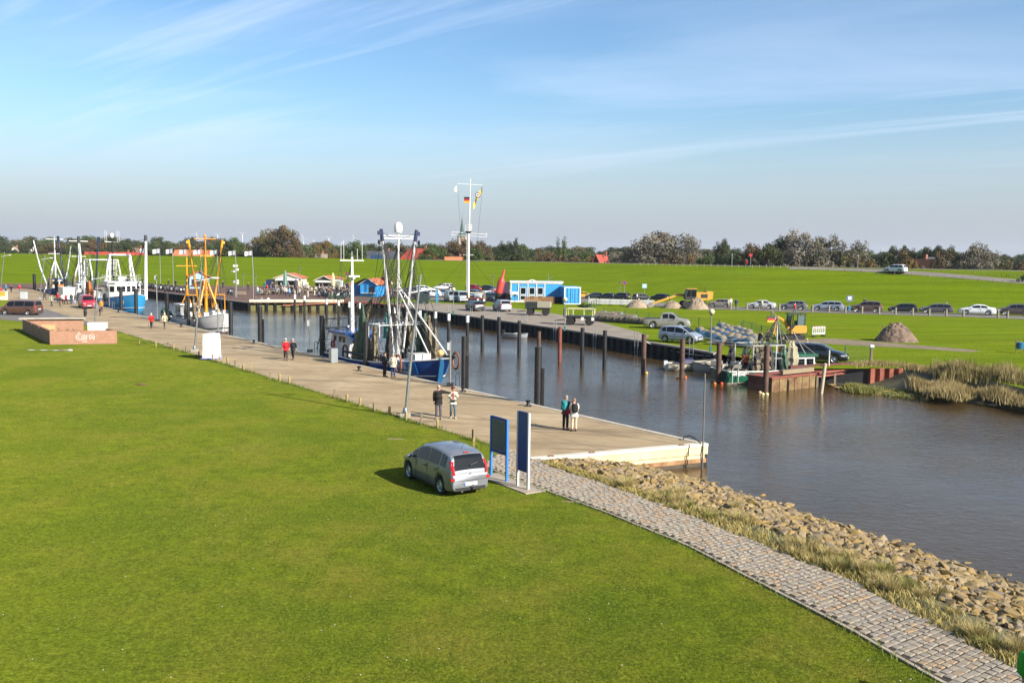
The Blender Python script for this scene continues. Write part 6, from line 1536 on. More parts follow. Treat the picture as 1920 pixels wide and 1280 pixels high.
t = thing('work_boat','grey open work boat lying behind the rusty pile beside the green boat','boat',(c.x,c.y + .4,WATER),R(160)); small_hull(t,4.6,1.7,.8,.6,plain('b9b6ac'),plain('5a5650')); P('outboard',MB().box((-2.4,0,.6),(.3,.35,.8)),BLACKP,t); P('crate',MB().box((.3,0,.75),(.9,.8,.5)),plain('8a857a'),t); P('engine_box',MB().box((-.9,0,.75),(.7,.7,.55)),plain('d0ccc0'),t)
# green boat WREMEN with rig and clutter, stern towards the camera
c = at(1432,722,WATER)
t = thing('fishing_boat','small green hulled fishing boat with cluttered deck and green wheelhouse roof','boat',(c.x + 1.0,c.y + 2.6,WATER),R(18))
GRN = M('boat_green',(.012,.11,.06),.4,0,.2,1.5,coat=.2)
xs,ha = hull_parts(t,8.6,3.1,1.3,.95,1.0,.9,GRN,plain('cfd2c8'),DECK,plain('a89c88'),None,.35,.9,.6)
text('lettering','WREMEN',.34,WHITEP,t,(-3.4,-1.50,.78),(PI / 2,0,0),.006,.008)
P('boarding_ladder',MB().tube([(-4.1,-1.52,1.2),(-4.1,-1.60,-.2)],.03,5).tube([(-3.6,-1.52,1.2),(-3.6,-1.60,-.2)],.03,5).tube([(-4.1,-1.58,.1),(-3.6,-1.58,.1)],.025,5),plain('c8c8c4'),t)
wh = P('wheelhouse',MB().loft([[Vector((2.3 + x,y * s_,z)) for x,y in ((-1.5,-1.1),(1.2,-1.1),(1.2,1.1),(-1.5,1.1))] for z,s_ in ((.7,1),(2.0,.92))],True,True),WHITEP,t); P('roof',MB().box((2.15,0,2.07),(3.1,2.4,.14)),GRN,wh)
for x in (-.9,-.05,.8): P('window',MB().box((2.3 + x * .95,-1.06,1.5),(.62,.05,.6)),GLASS,wh)
gf = MB()
for x in (-2.2,-.2,.6): gf.tube([(x,-1.3,.9),(x,-1.3,2.9),(x,1.3,2.9),(x,1.3,.9)],.05,6)
for y in (-1.3,1.3): gf.tube([(-2.2,y,2.9),(.6,y,2.9)],.045,6).tube([(-2.2,y,1.9),(.6,y,1.9)],.03,6)
P('tube_frame',gf,plain('a4a6a4'),t)
P('mast',MB().tube([(.9,.3,.9),(.9,.3,4.6)],.07,8),WHITEP,t,60); P('flag',MB().box((.3,.3,4.95),(.75,.02,.16)),BLACKP,t); P('flag',MB().box((.3,.3,4.79),(.75,.02,.16)),plain('b81820'),t); P('flag',MB().box((.3,.3,4.63),(.75,.02,.16)),plain('d8a018'),t)
P('flag_staff',MB().tube([(.7,.3,4.5),(.7,.3,5.1)],.02,5),WHITEP,t)
P('hoist_arch',MB().tube([(1.2,-.6,.9),(.4,-.4,5.0),(.1,0,5.5),(.4,.4,5.0)],.04,6).tube([(1.9,-.3,3.9),(3.4,-.6,1.4)],.05,6).tube([(1.3,.3,4.0),(2.9,.6,2.1)],.035,6),plain('7c7e7c'),t)
for i,(x,y,z,sx,sy,sz,cl) in enumerate(((-3.1,-.3,1.15,.8,.7,.5,'6a6a62'),(-2.4,.5,1.2,.9,.7,.6,'d8d4c8'),(-1.4,-.7,1.1,.9,.6,.45,'28367a'),(-1.0,.5,1.2,.8,.8,.6,'8a867c'),(-.4,-.6,1.15,.6,.6,.7,'b2aea4'),(.3,.2,1.2,.9,.9,.8,'3a3a3a'),(-3.6,.6,1.1,.6,.8,.5,'a09a8c'))):
 P('fish_box',MB().box((x,y,z),(sx,sy,sz),i * .3),plain(cl),t)
net(t,(-1.2,-1.25,2.8),(-1.0,-1.35,1.1),.45,NETB,seed=51); net(t,(-1.9,-1.2,2.7),(-2.0,-1.3,1.2),.4,M('dark_net',(.03,.03,.03),.9,0,.4,6),seed=52); net(t,(1.3,-1.2,3.2),(1.2,-1.45,1.2),.55,M('pale_net',(.32,.29,.20),.95,0,.4,9,bump=.8,bscale=25),seed=53)
P('buoy',MB().ball((.5,-1.0,2.5),.26,10,7),plain('d8602c'),t,60); P('fender',MB().ball((-2.3,-1.8,.25),(.3,.3,.42),10,7),paint('1c6aa4'),t,60)
for a,b in (((-2.2,-1.3,2.9),(-5.5,0,3.1)),((-2.2,1.3,2.9),(-5.2,.8,3.4)),((-5.5,0,3.1),(-1,0,3.6)),((.9,.3,4.6),(-3.9,-1.2,1.1)),((.9,.3,4.6),(3.6,-1.0,2.1))): line(t,a,b,.05,.022,plain('7a756c'),'pole')
gear(t,(-3.9,1.0,-1.2,1.2,.85),40,81); ropes(t,[(-2.2,-1.3,2.9),(-.2,1.3,2.9),(.9,.3,4.4),(.4,-.4,5.0),(.6,-1.3,2.9)],(-4,3.5,-1.5,1.5,.9,2.6),40,82,.014)
for i_ in range(6): net(t,(-2.6 + i_ * .62,(-1.2 if i_ % 2 else 1.1),2.85),(-2.6 + i_ * .66,(-1.35 if i_ % 2 else 1.2),1.0),.34,[M('dark_net',(.03,.03,.03),.9),NETB,NETG][i_ % 3],seed=90 + i_)
p = Vector((c.x - .9,c.y + 2.0,WATER + .62)); person(p,R(80),'fisherman in orange oilskin top working on the green boat','d85a10','7a1a14','3a2a1c','2a2a2a','bend','stout',1.76,fine_=True)
# ================================================================== FAR SIDE OF THE HARBOUR
# --- harbour walls
BLKW = M('black_wall',(0.012,0.011,0.010),.75,0,.4,.8,bump=.4)
def wall_run(pts,z0,z1,th,inward):
 mb = MB()
 for a,b in zip(pts,pts[1:]):
  d = (b - a); d.z = 0; d.normalize(); n = Vector((-d.y,d.x,0)) * inward
  mb.prism([a,b,b + n * th,a + n * th],z0,z1)
 return mb
def sheet_wall(name,label,pts,z1,mat,pitch=1.2,dep=.28,z0=-3.2,cope=None):
 """corrugated sheet piling along pts (water on the right hand side)"""
 t = thing(name,label,'wall',(0,0,0)); line_ = []
 for a,b in zip(pts,pts[1:]):
  d = (b - a); d.z = 0; Ln = d.length; d.normalize(); n = Vector((d.y,-d.x,0)); k = max(1,int(Ln / pitch))
  for i in range(k):
   for f,o in ((0,0),(.38,0),(.5,dep),(.88,dep)):
    line_.append(a + d * (Ln * (i + f) / k) + n * (o - dep * .5))
 line_.append(pts[-1])
 P('sheet_piling',MB().loft([[Vector((p.x,p.y,z)) for p in line_] for z in (z0,z1 - .12)],False,False),mat,t)
 cp = MB()
 for a,b in zip(pts,pts[1:]):
  d = (b - a); d.z = 0; d.normalize(); n = Vector((d.y,-d.x,0))
  cp.prism([a + n * .24,b + n * .24,b - n * .28,a - n * .28],z1 - .14,z1 + .03)
 P('coping',cp,cope or M('far_coping',(.30,.26,.21),.85,0,.2,.8),t)
 return t
zc = FARZ
sheet_wall('harbour_wall','black sheet pile wall below the far car lane',[p.copy() for p in E[5:10]],zc,BLKW)
sheet_wall('harbour_wall','dark quay wall below the plaza of motorbikes on the left',[p.copy() for p in E[0:4]],zc,BLKW)
t = thing('harbour_wall','timber fronted quay wall with long cream beam below the kiosks','wall',(0,0,0))
bk = wall_run([E[3],E[4],E[5]],-3.2,zc - .45,.3,1)
P('backing_wall',bk,M('mossy_wall',(.20,.155,.06),.9,0,.35,1.0,col2=(.15,.16,.05)),t)
a,b = E[3] + Vector((0,-.15,zc - .12)),E[4] + Vector((0,-.15,zc - .12)); P('fender_beam',MB().tube([a,b],.30,10),M('cream_beam',(.62,.53,.38),.7,0,.12,1.0),t,50)
a2_,b2_ = E[4] + Vector((.3,-.2,zc - .1)),E[5] + Vector((0,-.15,zc - .2)); P('rail_beam',MB().tube([a2_,b2_],.16,8),plain('b8674a'),t,50)
dv = (E[4] - E[3]); n_p = int(dv.length / 1.35)
for i in range(n_p + 1):
 q = E[3] + dv * (i / n_p); P('fender_post',MB().box((q.x,q.y - .16,-1.25),(.34,.30,3.0)),STEELD,t)
dv = (E[5] - E[4])
for i in range(1,8):
 q = E[4] + dv * (i / 8); P('fender_post',MB().box((q.x,q.y - .16,-1.25),(.3,.30,3.0)),WOOD,t)
P('handrail',MB().tube([E[3].lerp(E[4],.35) + Vector((0,-.45,-.45)),E[4] + Vector((0,-.45,0.0)),E[4].lerp(E[5],.4) + Vector((0,-.45,.1))],.07,6),plain('c47a5c'),t)
for f,n_ in ((.06,0),(.12,1),(.19,2)):
 q = E[3].lerp(E[4],f); person((q.x,q.y + .25,zc - .28),R(-90),['person in dark jacket seated on the cream beam, leftmost of three','person in grey top seated on the cream beam, middle of three','person in white top seated on the cream beam, rightmost of three'][n_],['1c1e26','7a8088','d8d4cc'][n_],'22242a','3a2a1c','1a1a1a','sit','mid',1.7)
# rusty pier block beside the green boat, red walkway, short rusty sheet piling
t = thing('rusty_pier','rusty steel pier block with algae beside the green boat','pier',(0,0,0))
pa,pb_ = at(1447,735,WATER),at(1531,725,WATER); d = (pb_ - pa).normalized(); n = Vector((-d.y,d.x,0))
if n.y < 0: n = -n
PIERM = M('algae_steel',(.22,.09,.035),.85,0,.5,1.6,bump=.5,col2=(.26,.19,.08))
Lp = (pb_ - pa).length; k = 6
for i in range(k):
 u0,u1 = i / k,(i + 1) / k - .012
 P('steel_panel',MB().prism([pa + d * Lp * u0,pa + d * Lp * u1,pa + d * Lp * u1 + n * .12,pa + d * Lp * u0 + n * .12],-2.4,-.06),PIERM,t)
 P('panel_rib',MB().beam(pa + d * Lp * u1 + n * -.03 + Vector((0,0,-2.2)),pa + d * Lp * u1 - n * .03 + Vector((0,0,-.08)),.08,.06,n),RUST,t)
P('core',MB().prism([pa + n * .121,pb_ + n * .121,pb_ + n * 2.2,pa + n * 2.2],-2.4,-.08),RUST,t)
P('top_plate',MB().prism([pa - n * .08 - d * .1,pb_ - n * .08 + d * .6,pb_ + n * 2.3 + d * .6,pa + n * 2.3 - d * .1],-.06,.05),M('red_oxide',(.24,.065,.04),.8,0,.35,2),t)
P('timber_baulk',MB().beam(pa.lerp(pb_,.28) + n * .35 + Vector((0,0,1.3)),pa.lerp(pb_,.98) + n * .35 + Vector((0,0,1.3)),.3,.3),plain('8a7a62'),t)
t = thing('red_walkway','red oxide steel walkway linking the pier to the bank','walkway',(0,0,0))
a,b = at(1525,698,.05),at(1597,687,.25)
P('deck',MB().beam(a,b + Vector((.5,0,0)),1.2,.12),M('red_oxide',(0,0,0)),t); P('girder',MB().beam(a + Vector((-.6,-.6,-.25)),b + Vector((0,-.6,-.25)),.15,.3),M('red_oxide',(0,0,0)),t)
for f in (.05,.5,.95): q = a.lerp(b,f); P('strut',MB().beam(q + Vector((0,-.5,-.2)),q + Vector((0,-.5,-2.4)),.16,.16,(0,1,0)),WOOD,t)
P('back_girder',MB().beam(at(1480,689,.3),at(1600,682,.3),.3,.3),plain('5a2a22'),t)
t = thing('sheet_pile_wall','short rusty red sheet pile wall holding the grassy bank','wall',(0,0,0))
a,b = at(1627,690,.3),at(1697,690.5,.3); d = (b - a); Lw = d.length; d.normalize(); n = Vector((d.y,-d.x,0))
RED = M('red_piling',(.30,.085,.045),.75,0,.35,1.2,bump=.3)
for i in range(4):
 u = i / 4 * Lw; w = Lw / 4
 P('sheet_pile',MB().prism([a + d * u,a + d * (u + w * .16) + n * .30,a + d * (u + w * .62) + n * .30,a + d * (u + w * .78),a + d * (u + w),a + d * (u + w) - n * .1,a + d * u - n * .1],-2.2,.30 + .01 * (i % 2)),RED,t)
P('return_wall',MB().prism([a,a - d * 5.5 - n * 1.0,a - d * 5.5 - n * 1.2,a - n * .2],-2.2,.25),STEELD,t)
# --- piles standing in the basin
fp = [(553,551,593,1),(571,553.5,596,1),(612.5,560,601,1),(635,562,606,1),(655,565,610,1),(675,567,614,1),(739.5,575,624,1),(765,577,629,1),(787,581,634,1),(816,583,640,1),(841,587,645,1),(876,590,651,1),(904,592,655,0),(935,595,660,0),(973,602,666,0),(1010,622,672,2),(1049,613.5,679,3),(1091,615,685,0),(1133,620,691,0),(1206,627,701,2),(1278,636,709,2),(1346.5,643,718,2),(1435,648,737,2)]
BROWNP = M('brown_pile',(.105,.055,.04),.75,.1,.4,2.0,bump=.4); REDP = M('red_pile',(.20,.05,.03),.7,.1,.3,2.0)
labs = {553: 'leftmost of the black piles with white heads before the plaza',571: 'second black pile with white head before the plaza',612: 'third black pile with white head, before the cream beam',635: 'fourth black pile with white head, before the cream beam',655: 'black pile with white head just left of the cutter aft mast',675: 'black pile with white head just right of the cutter aft mast',739: 'black pile with white head behind the cutter main mast',765: 'black pile with white head behind the cutter derrick',787: 'black pile with white head beside the leaning lamp',816: 'black pile with white head right of the leaning lamp',841: 'black pile with white head in front of the globe lamp',876: 'rightmost black pile with white head',904: 'plain black pile next after the white headed ones',935: 'plain black pile left of the small grey dinghy',973: 'plain black pile at the small grey dinghy',1010: 'brown pile rising behind the thick near pile',1049: 'reddest pile in the harbour basin',1091: 'plain black pile right of the red one',1133: 'second plain black pile right of the red one',1206: 'rusty brown pile with white rope and small buoys',1278: 'rusty brown pile in front of the white open boat',1346: 'rusty brown pile with orange buoys beside the green boat',1435: 'tallest rusty pile in front of the green boat'}
for x,ty,by_,k in fp:
 p = at(x,by_,WATER); mt = [STEELD,STEELD,BROWNP,REDP][k]
 pile(p,zat(x,ty,p.y),.175 if x < 1200 else .2,mt,labs[int(x)],'piles standing in the basin',.78 if k == 1 else None,-3)
for i,(x,y,c_) in enumerate(((1206,701,'d8b050'),(1212,700,'d8b050'),(1270,710,'e0701c'),(1285,708,'e0701c'),(1340,720,'e0701c'),(1353,720,'e0501c'),(1430,740,'d8cf98'),(1438,740,'d8cf98'),(1425,737,'d8b080'))):
 lb = {'d8b050': 'small yellow float at the foot of the rusty pile','e0701c': 'small orange float at the foot of a rusty pile by the boats','e0501c': 'red orange float right of the pile beside the green boat','d8cf98': 'pale cream float at the foot of the tallest rusty pile','d8b080': 'tan float left of the tallest rusty pile'}[c_]
 o = tag(P('float',MB().ball((0,0,.04),.13,9,6),plain(c_,.4)),lb,'float','pile floats'); o.location = at(x,y,WATER)
def wood_pile(px,top,base,lab,topx=None,r=.15,zb=WATER,mat=WOOD):
 p = at(px,base,zb); tp = atY(topx or px,top,p.y)
 t = thing('wooden_pile',lab,'pile',p,0,'weathered wooden piles'); P('shaft',MB().tube([(0,0,-1.5),(tp.x - p.x,0,tp.z - p.z)],[r * 1.05,r],9),mat,t,50); P('top',MB().ball((tp.x - p.x,0,tp.z - p.z),(r * .98,r * .98,.06),9,5),mat,t)
wood_pile(1481,651,712,'grey wooden pile in front of the white boat windows'); wood_pile(1519.5,647,705,'grey wooden pile beside the woman in white'); wood_pile(1536,682,738,'pale leaning wooden pile standing in the water',1547,.13,WATER,plain('b0a48c'))
t = thing('marker_pole','thin white and red marker pole at the red walkway','pole',at(1553,709,-.6),0); hh = zat(1553,656,t.location.y) + .6; P('pole',MB().tube([(0,0,-1),(0,0,hh)],.05,6),WHITEP,t); P('red_band',MB().tube([(0,0,.1),(0,0,hh * .45)],.055,6),plain('c0302a'),t)
tag(P('mooring_line',MB().tube([at(1206,638,WATER + 1.6)] + [at(1206 + 140 * i / 6,642 + 26 * i / 6 - 0,.1) + Vector((0,0,-.28 * math.sin(i / 6 * PI))) for i in range(1,7)],.03,5),plain('d8d6cc')),'white mooring line slung along the black far wall','rope')
# ladders on the far wall
for i,(x,y) in enumerate(((798,580),(846,588),(887,592),(938,598),(990,606),(1044,615),(1119,626),(1197,639),(1300,655))):
 p = at(x,y,FARZ); t = thing('wall_ladder','slim galvanised ladder rails rising from the black far wall','ladder',(p.x - .25,p.y - .35,0),math.atan2(E[6].y - E[5].y,E[6].x - E[5].x),'ladders of the far wall')
 for xx in (-.26,.26): P('rail',MB().tube([(xx,0,-1.2),(xx,0,1.45)],.035,6),CHROME,t)
 for k in range(6): P('rung',MB().tube([(-.26,0,-1.0 + k * .3),(.26,0,-1.0 + k * .3)],.02,5),CHROME,t)
# --- lamps with globes
def globe_lamp(px,py,top,label,z=FARZ):
 p = at(px,py,z); h = zat(px,top,p.y) - z; t = thing('globe_lamp',label,'street lamp',p,0,'globe lamps of the far quay')
 P('post',MB().tube([(0,0,0),(0,0,h - .3)],[.06,.045],8),CHROME,t,50); P('globe',MB().ball((0,0,h - .25),.26,14,9),M('globe_opal',(.66,.60,.36),.35,0,.05,3),t,60); P('collar',MB().tube([(0,0,h - .56),(0,0,h - .46)],.10,8),BLACKP,t); P('foot',MB().box((0,0,.25),(.2,.2,.5)),plain('2a6a68'),t)
globe_lamp(1332,660,579,'globe lamp beside the net rollers and silver hatchback'); globe_lamp(1058.5,620,557,'globe lamp in front of the blue container'); globe_lamp(850,590,539,'globe lamp beside the grey vans'); globe_lamp(734,572,528,'globe lamp behind the blue cutter main mast')
def lantern(px,py,top,lab,z=FARZ,sign=None):
 p = at(px,py,z); h = zat(px,top,p.y) - z; t = thing('lamp_post',lab,'lamp post',p,0,'small lamp posts'); P('post',MB().tube([(0,0,0),(0,0,h - .5)],[.07,.05],7),CHROME,t); P('lantern',MB().lathe([(.08,h - .5),(.2,h - .15),(.28,h - .12),(.05,h),(.001,h)],8),plain('6a7074'),t)
lantern(1162,562,527,'lamp post at the white barriers left of the traffic sign'); lantern(925,555,515,'lamp post behind the red buoy'); lantern(563,554,501,'lamp post right of the first kiosk'); lantern(480,545,515,'lamp post by the left flagpole on the plaza'); lantern(640,540,504,'lamp post behind the second kiosk'); lantern(457,540,513,'lamp post between the flags before the dike')
def road_sign(px,py,top,lab,col='c01828',z=FARZ,shape='round'):
 p = at(px,py,z); h = zat(px,top,p.y) - z; t = thing('road_sign',lab,'sign',p,0,'road signs'); P('post',MB().tube([(0,0,0),(0,0,h)],.04,6),CHROME,t)
 if shape == 'round': P('disc',MB().lathe([(.001,-.03),(.36,-.03),(.36,.0),(.001,.0)],16,(0,-.03,h - .32),'Y'),plain(col),t); P('disc_field',MB().lathe([(.001,-.006),(.26,-.006),(.001,0)],14,(0,-.065,h - .32),'Y'),plain('23418c'),t)
 else: P('plate',MB().box((0,-.04,h - .45),(1.0,.03,.9)),plain(col),t); P('plate_field',MB().box((0,-.065,h - .4),(.5,.02,.5)),plain('dfe6ea'),t)
road_sign(1170.5,562,527,'round red and blue sign right of the lamp post'); road_sign(1208,557,532,'pale blue square sign above the black cars','8ab8c8',FARZ,'sq'); road_sign(650,541,511,'round dark red sign between the kiosks and the blue hut'); road_sign(1592,585,554,'square sign on a post in the row of parked cars','5a6a8a',FARZ,'sq')
# --- signal mast
p = at(877.5,566,FARZ); Yb = p.y; zz_ = lambda y: zat(877,y,Yb) - FARZ
t = thing('signal_mast','tall white signal mast with two yardarms and a basket','mast',p)
zt_,zy1,zy2,zpl = zz_(344),zz_(346),zz_(437),zz_(434)
P('lower_mast',MB().tube([(0,0,0),(0,0,zpl)],[.28,.2],12),WHITEP,t,50); P('topmast',MB().tube([(.1,0,zpl - .5),(.25,0,zt_ + .8)],[.12,.07],8),WHITEP,t,50)
P('top_yard',MB().tube([(-2.0,0,zy1 + .1),(2.45,0,zy1 - .1)],.06,6),WHITEP,t)
ly = MB().tube([(-2.9,0,zy2 + .15),(3.3,0,zy2 - .2)],.06,6).tube([(-2.9,0,zy2 - .35),(3.2,0,zy2 - .65)],.05,6)
for x in (-2.9,3.1): ly.tube([(x,0,zy2 + .1),(x,0,zy2 - .65)],.04,5)
P('lower_yard',ly,WHITEP,t); bs = MB()
for k in range(8): a_ = k * PI / 4; bs.tube([(.55 * math.cos(a_),.55 * math.sin(a_),zpl),(.55 * math.cos(a_),.55 * math.sin(a_),zpl + 1.2)],.03,5)
for zq in (.6,1.2): bs.tube([(.55 * math.cos(k * PI / 8),.55 * math.sin(k * PI / 8),zpl + zq) for k in range(17)],.03,5)
P('basket',bs,WHITEP,t); P('basket_floor',MB().lathe([(.25,zpl - .35),(.6,zpl - .05),(.6,zpl + .03),(.001,zpl + .03)],12),BLACKP,t)
ld = MB()
for i in range(24): ld.tube([(-.30,-.25,.8 + i * .42),(.0,-.32,.8 + i * .42)],.02,4)
ld.tube([(-.30,-.25,.4),(-.30,-.25,zpl)],.025,5).tube([(0,-.32,.4),(0,-.32,zpl)],.025,5); P('ladder',ld,WHITEP,t); P('spreader',MB().tube([(-.9,0,zz_(478)),(.9,0,zz_(478))],.05,5),WHITEP,t)
for x,y in ((-7.5,3),(6.5,3),(-3,-5),(3,-4)): P('stay',MB().tube([(0,0,zz_(478)),(x,y,0)],.025,4),ROPED,t)
for x in (-2.0,2.4): P('halyard',MB().tube([(x,0,zy1),(x * .6,-.1,zy2 * .8)],.018,4),ROPED,t)
def flag_mesh(w,h,ph=0.0,droop=.2):
 return MB().loft([[Vector((w * i / 10,.10 * w * math.sin(i * .8 + ph) * i / 10,-droop * w * (i / 10) ** 1.5 + z)) for z in (-h,-h * .5,0)] for i in range(11)],False,False)
fl = thing('flag','yellow flag with round emblem flying from the signal mast','flag',p)
fz = zz_(357); yf = MB().loft([[Vector((2.2 - 1.45 * i / 9 + .12 * math.sin(i),.12 * math.sin(i * 1.1),fz - 3.0 * i / 9 - .25 + u)) for u in (0,.55,1.05)] for i in range(10)],False,False); P('cloth',yf,M('yellow_flag',(.72,.52,.03),.8,0,.1,3),fl,60)
em = P('emblem',MB().lathe([(.001,-.012),(.46,-.012),(.46,.012),(.001,.012)],18,(0,0,0),'Y'),plain('2a2420'),fl); em.location = (1.56,-.16,fz - .78)
em2 = P('emblem_field',MB().lathe([(.001,-.012),(.34,-.012),(.001,0)],18,(0,0,0),'Y'),plain('e4ddd0'),em); em2.location = (0,-.02,0); P('emblem_mark',MB().box((0,-.05,0),(.34,.02,.2)),plain('a03028'),em)
gf_ = thing('flag','small black red and gold flag on the signal mast','flag',p); fz = zz_(368)
for i,c_ in enumerate(('16161a','b8202a','d8a824')): P('stripe',MB().box((-.35,-.1,fz - .3 - i * .34),(.95,.03,.335),0),plain(c_),gf_)
wf = tag(P('pennant',MB().add([(-2.0,0,zy1 - .1),(-2.0,0,zy1 - 1.4),(-2.55,.05,zy1 - 1.2),(-2.5,.05,zy1 - .5)],[(0,1,2,3)]).add([(-2.0,.03,zy1 - .1),(-2.0,.03,zy1 - 1.4),(-2.55,.08,zy1 - 1.2),(-2.5,.08,zy1 - .5)],[(3,2,1,0)]),WHITEP),'small white pennant on the left of the top yard','flag'); wf.location = p
# --- flagpoles on the plaza
fme = flag_mesh(3.1,1.9,0.0,.12).mesh('cloth',60)
names_ = ['leftmost white flag by the light blue cutter','second white flag from the left before the dike','third white flag from the left before the dike','white flag just left of the yellow rig','white flag behind the yellow main mast','white flag just right of the yellow rig','white flag above the pole of white direction boards','rightmost white flag on a slightly bent pole']
FLAGW = M('flag_white',(.74,.74,.76),.8,0,.08,2)
for i,(x,y,tp) in enumerate(((276.5,531,464),(301,534,465.5),(325,537,465.5),(351,541,466.5),(378,545,467),(409,549.5,467.5),(443.5,557,468.5),(475,562,469))):
 p = at(x,y,FARZ); h = zat(x,tp,p.y) - FARZ; t = thing('flagpole',names_[i],'flagpole',p,0,'white flags along the plaza')
 P('pole',MB().tube([(0,0,0),(0,0,h * .6),(-.02 * i,0,h)],[.10,.08,.05],8),CHROME,t,50); o = obj('cloth',fme,FLAGW,t); o.location = (-.06 - .02 * i,0,h - .15); o.rotation_euler = (0,0,PI - .25 + .1 * math.sin(i * 2)); s_ = (12.5 / FPX * p.y) / 3.1 * 1.05; o.scale = (s_,s_,s_)
p = at(440,557,FARZ); t = thing('direction_post','pole carrying several small white direction boards','sign',(p.x,p.y + .8,FARZ)); h = zat(440,496,p.y) - FARZ; P('pole',MB().tube([(0,0,0),(0,0,h)],.06,6),CHROME,t)
for y_,w,dx_ in ((498.5,.9,0),(505.5,.6,.3),(509,.6,-.4),(526.5,.6,.3),(528.5,.5,-.4),(531,.6,.3)): P('board',MB().box((dx_,-.06,zat(440,y_,p.y) - FARZ),(w,.03,.38)),WHITEP,t)
# --- kiosks
def gable(w,d,h,rise,ov=.35):
 roof = MB(); z = h
 for sg in (1,-1):
  a = [(sg * (w / 2 + ov),-d / 2 - ov,z - ov * rise / (w / 2)),(sg * (w / 2 + ov),d / 2 + ov,z - ov * rise / (w / 2)),(0,d / 2 + ov,z + rise),(0,-d / 2 - ov,z + rise)]
  roof.add(a + [(q[0],q[1],q[2] + .12) for q in a],[(0,1,2,3),(4,7,6,5),(0,4,5,1),(1,5,6,2),(2,6,7,3),(3,7,4,0)])
 wall = MB().ext([(-w / 2,0),(w / 2,0),(w / 2,h),(0,h + rise),(-w / 2,h)],'Y',-d / 2,d / 2)
 return wall,roof
ORANGE = M('orange_tiles',(.45,.13,.05),.8,0,.2,1.5,bump=.5,bscale=6)
def kiosk(px0,px1,base,peak,label,wallc,rz,d=5.0,trim=WHITEP,roofm=ORANGE,awn=None,z=FARZ,frontc=None,rise=.3):
 c = at((px0 + px1) / 2,base,z); w = (px1 - px0) / FPX * c.y; H = zat((px0 + px1) / 2,peak,c.y) - z; t = thing('kiosk',label,'kiosk',(c.x,c.y + d / 2,z),rz)
 wall,roof = gable(w * .93,d,H * (1 - rise),H * rise - .1); wl_ = P('wall',wall,wallc,t); P('roof',roof,roofm,t)
 vb = MB()
 for sg in (1,-1): vb.beam((sg * (w * .465 + .35),-d / 2 - .37,H * (1 - rise) - .2),(0,-d / 2 - .37,H - .05),.1,.28,(0,-1,0))
 P('verge_board',vb,trim,t)
 op = P('serving_opening',MB().box((0,-d / 2 - .03,H * .36),(w * .72,.06,H * .34)),BLACKP,wl_); P('counter',MB().box((0,-d / 2 - .25,H * .19),(w * .8,.5,.08)),trim,t)
 if awn: P('awning',MB().loft([[Vector((x,-d / 2 - .03,H * .66)) for x in (-w * .42,w * .42)],[Vector((x,-d / 2 - 1.3,H * .53)) for x in (-w * .42,w * .42)]],False,False),awn,t)
 return t,w,H
CREAM = plain('e2d6b4',.7)
k1,w1,h1 = kiosk(514,566,541,512,'white and cream gabled kiosk with white awning on the plaza',CREAM,0,6,WHITEP,ORANGE,WHITEP)
P('side_store',MB().box((-w1 / 2 - 1.0,-2.4,1.0),(1.6,1.4,2.0)),plain('1c2c50'),k1)
k2,w2,h2 = kiosk(590,625,543,517,'kiosk with dark gable and orange roof beside a folded parasol',plain('3c4438'),0,6,plain('dfe0d8'),ORANGE,plain('d8d8d0'))
P('glazed_annex',MB().box((w2 / 2 + .9,-1.8,1.2),(1.8,2.0,2.3)),plain('c8ccc4'),k2); P('annex_roof',MB().loft([[Vector((w2 / 2 - .2,y,3.0)) for y in (-3,2)],[Vector((w2 / 2 + 2.1,y,2.35)) for y in (-3,2)]],False,False),ORANGE,k2)
for x in (w2 / 2 + .5,w2 / 2 + 1.3): P('annex_window',MB().box((x,-2.82,1.5),(.6,.05,1.0)),plain('7f9484',.2),k2)
SKYB = paint('2f8fd8','hut_blue',.5,.1)
k3,w3,h3 = kiosk(680,713,556,522,'sky blue hut with orange roof and lattice doors',SKYB,R(-12),5,WHITEP,ORANGE)
P('side_wing',MB().box((-w3 * .68,.3,h3 * .34),(w3 * .62,4.2,h3 * .66)),paint('2a78c0'),k3); P('wing_roof',MB().loft([[Vector((-w3 * 1.02,y,h3 * .66)) for y in (-2.2,2.8)],[Vector((-w3 * .34,y,h3 * .98)) for y in (-2.2,2.8)]],False,False),ORANGE,k3)
P('wing_oval',MB().lathe([(.001,-.02),(1.0,-.02),(1.0,.02),(.001,.02)],16,(-w3 * .72,-1.84,1.3),'Y'),paint('1a66b0'),k3)
for x in (-1.3,-.45): P('door_leaf',MB().box((x,-2.56,1.2),(.8,.05,2.2)),paint('3fa0e4'),k3)
k4,w4,h4 = kiosk(703,730,549,518,'dark red hut with orange roof behind the blue hut',plain('6a2f2a'),R(8),5,plain('8a3a2c'))
k5,w5,h5 = kiosk(346,384,541,508,'pale blue hut with orange roof behind the yellow rig',plain('9fc4d4'),R(20),6,plain('c06a44'))
P('teal_side',MB().box((-w5 * .55,-2,1.2),(1.0,1.2,2.2)),plain('1d6a70'),k5)
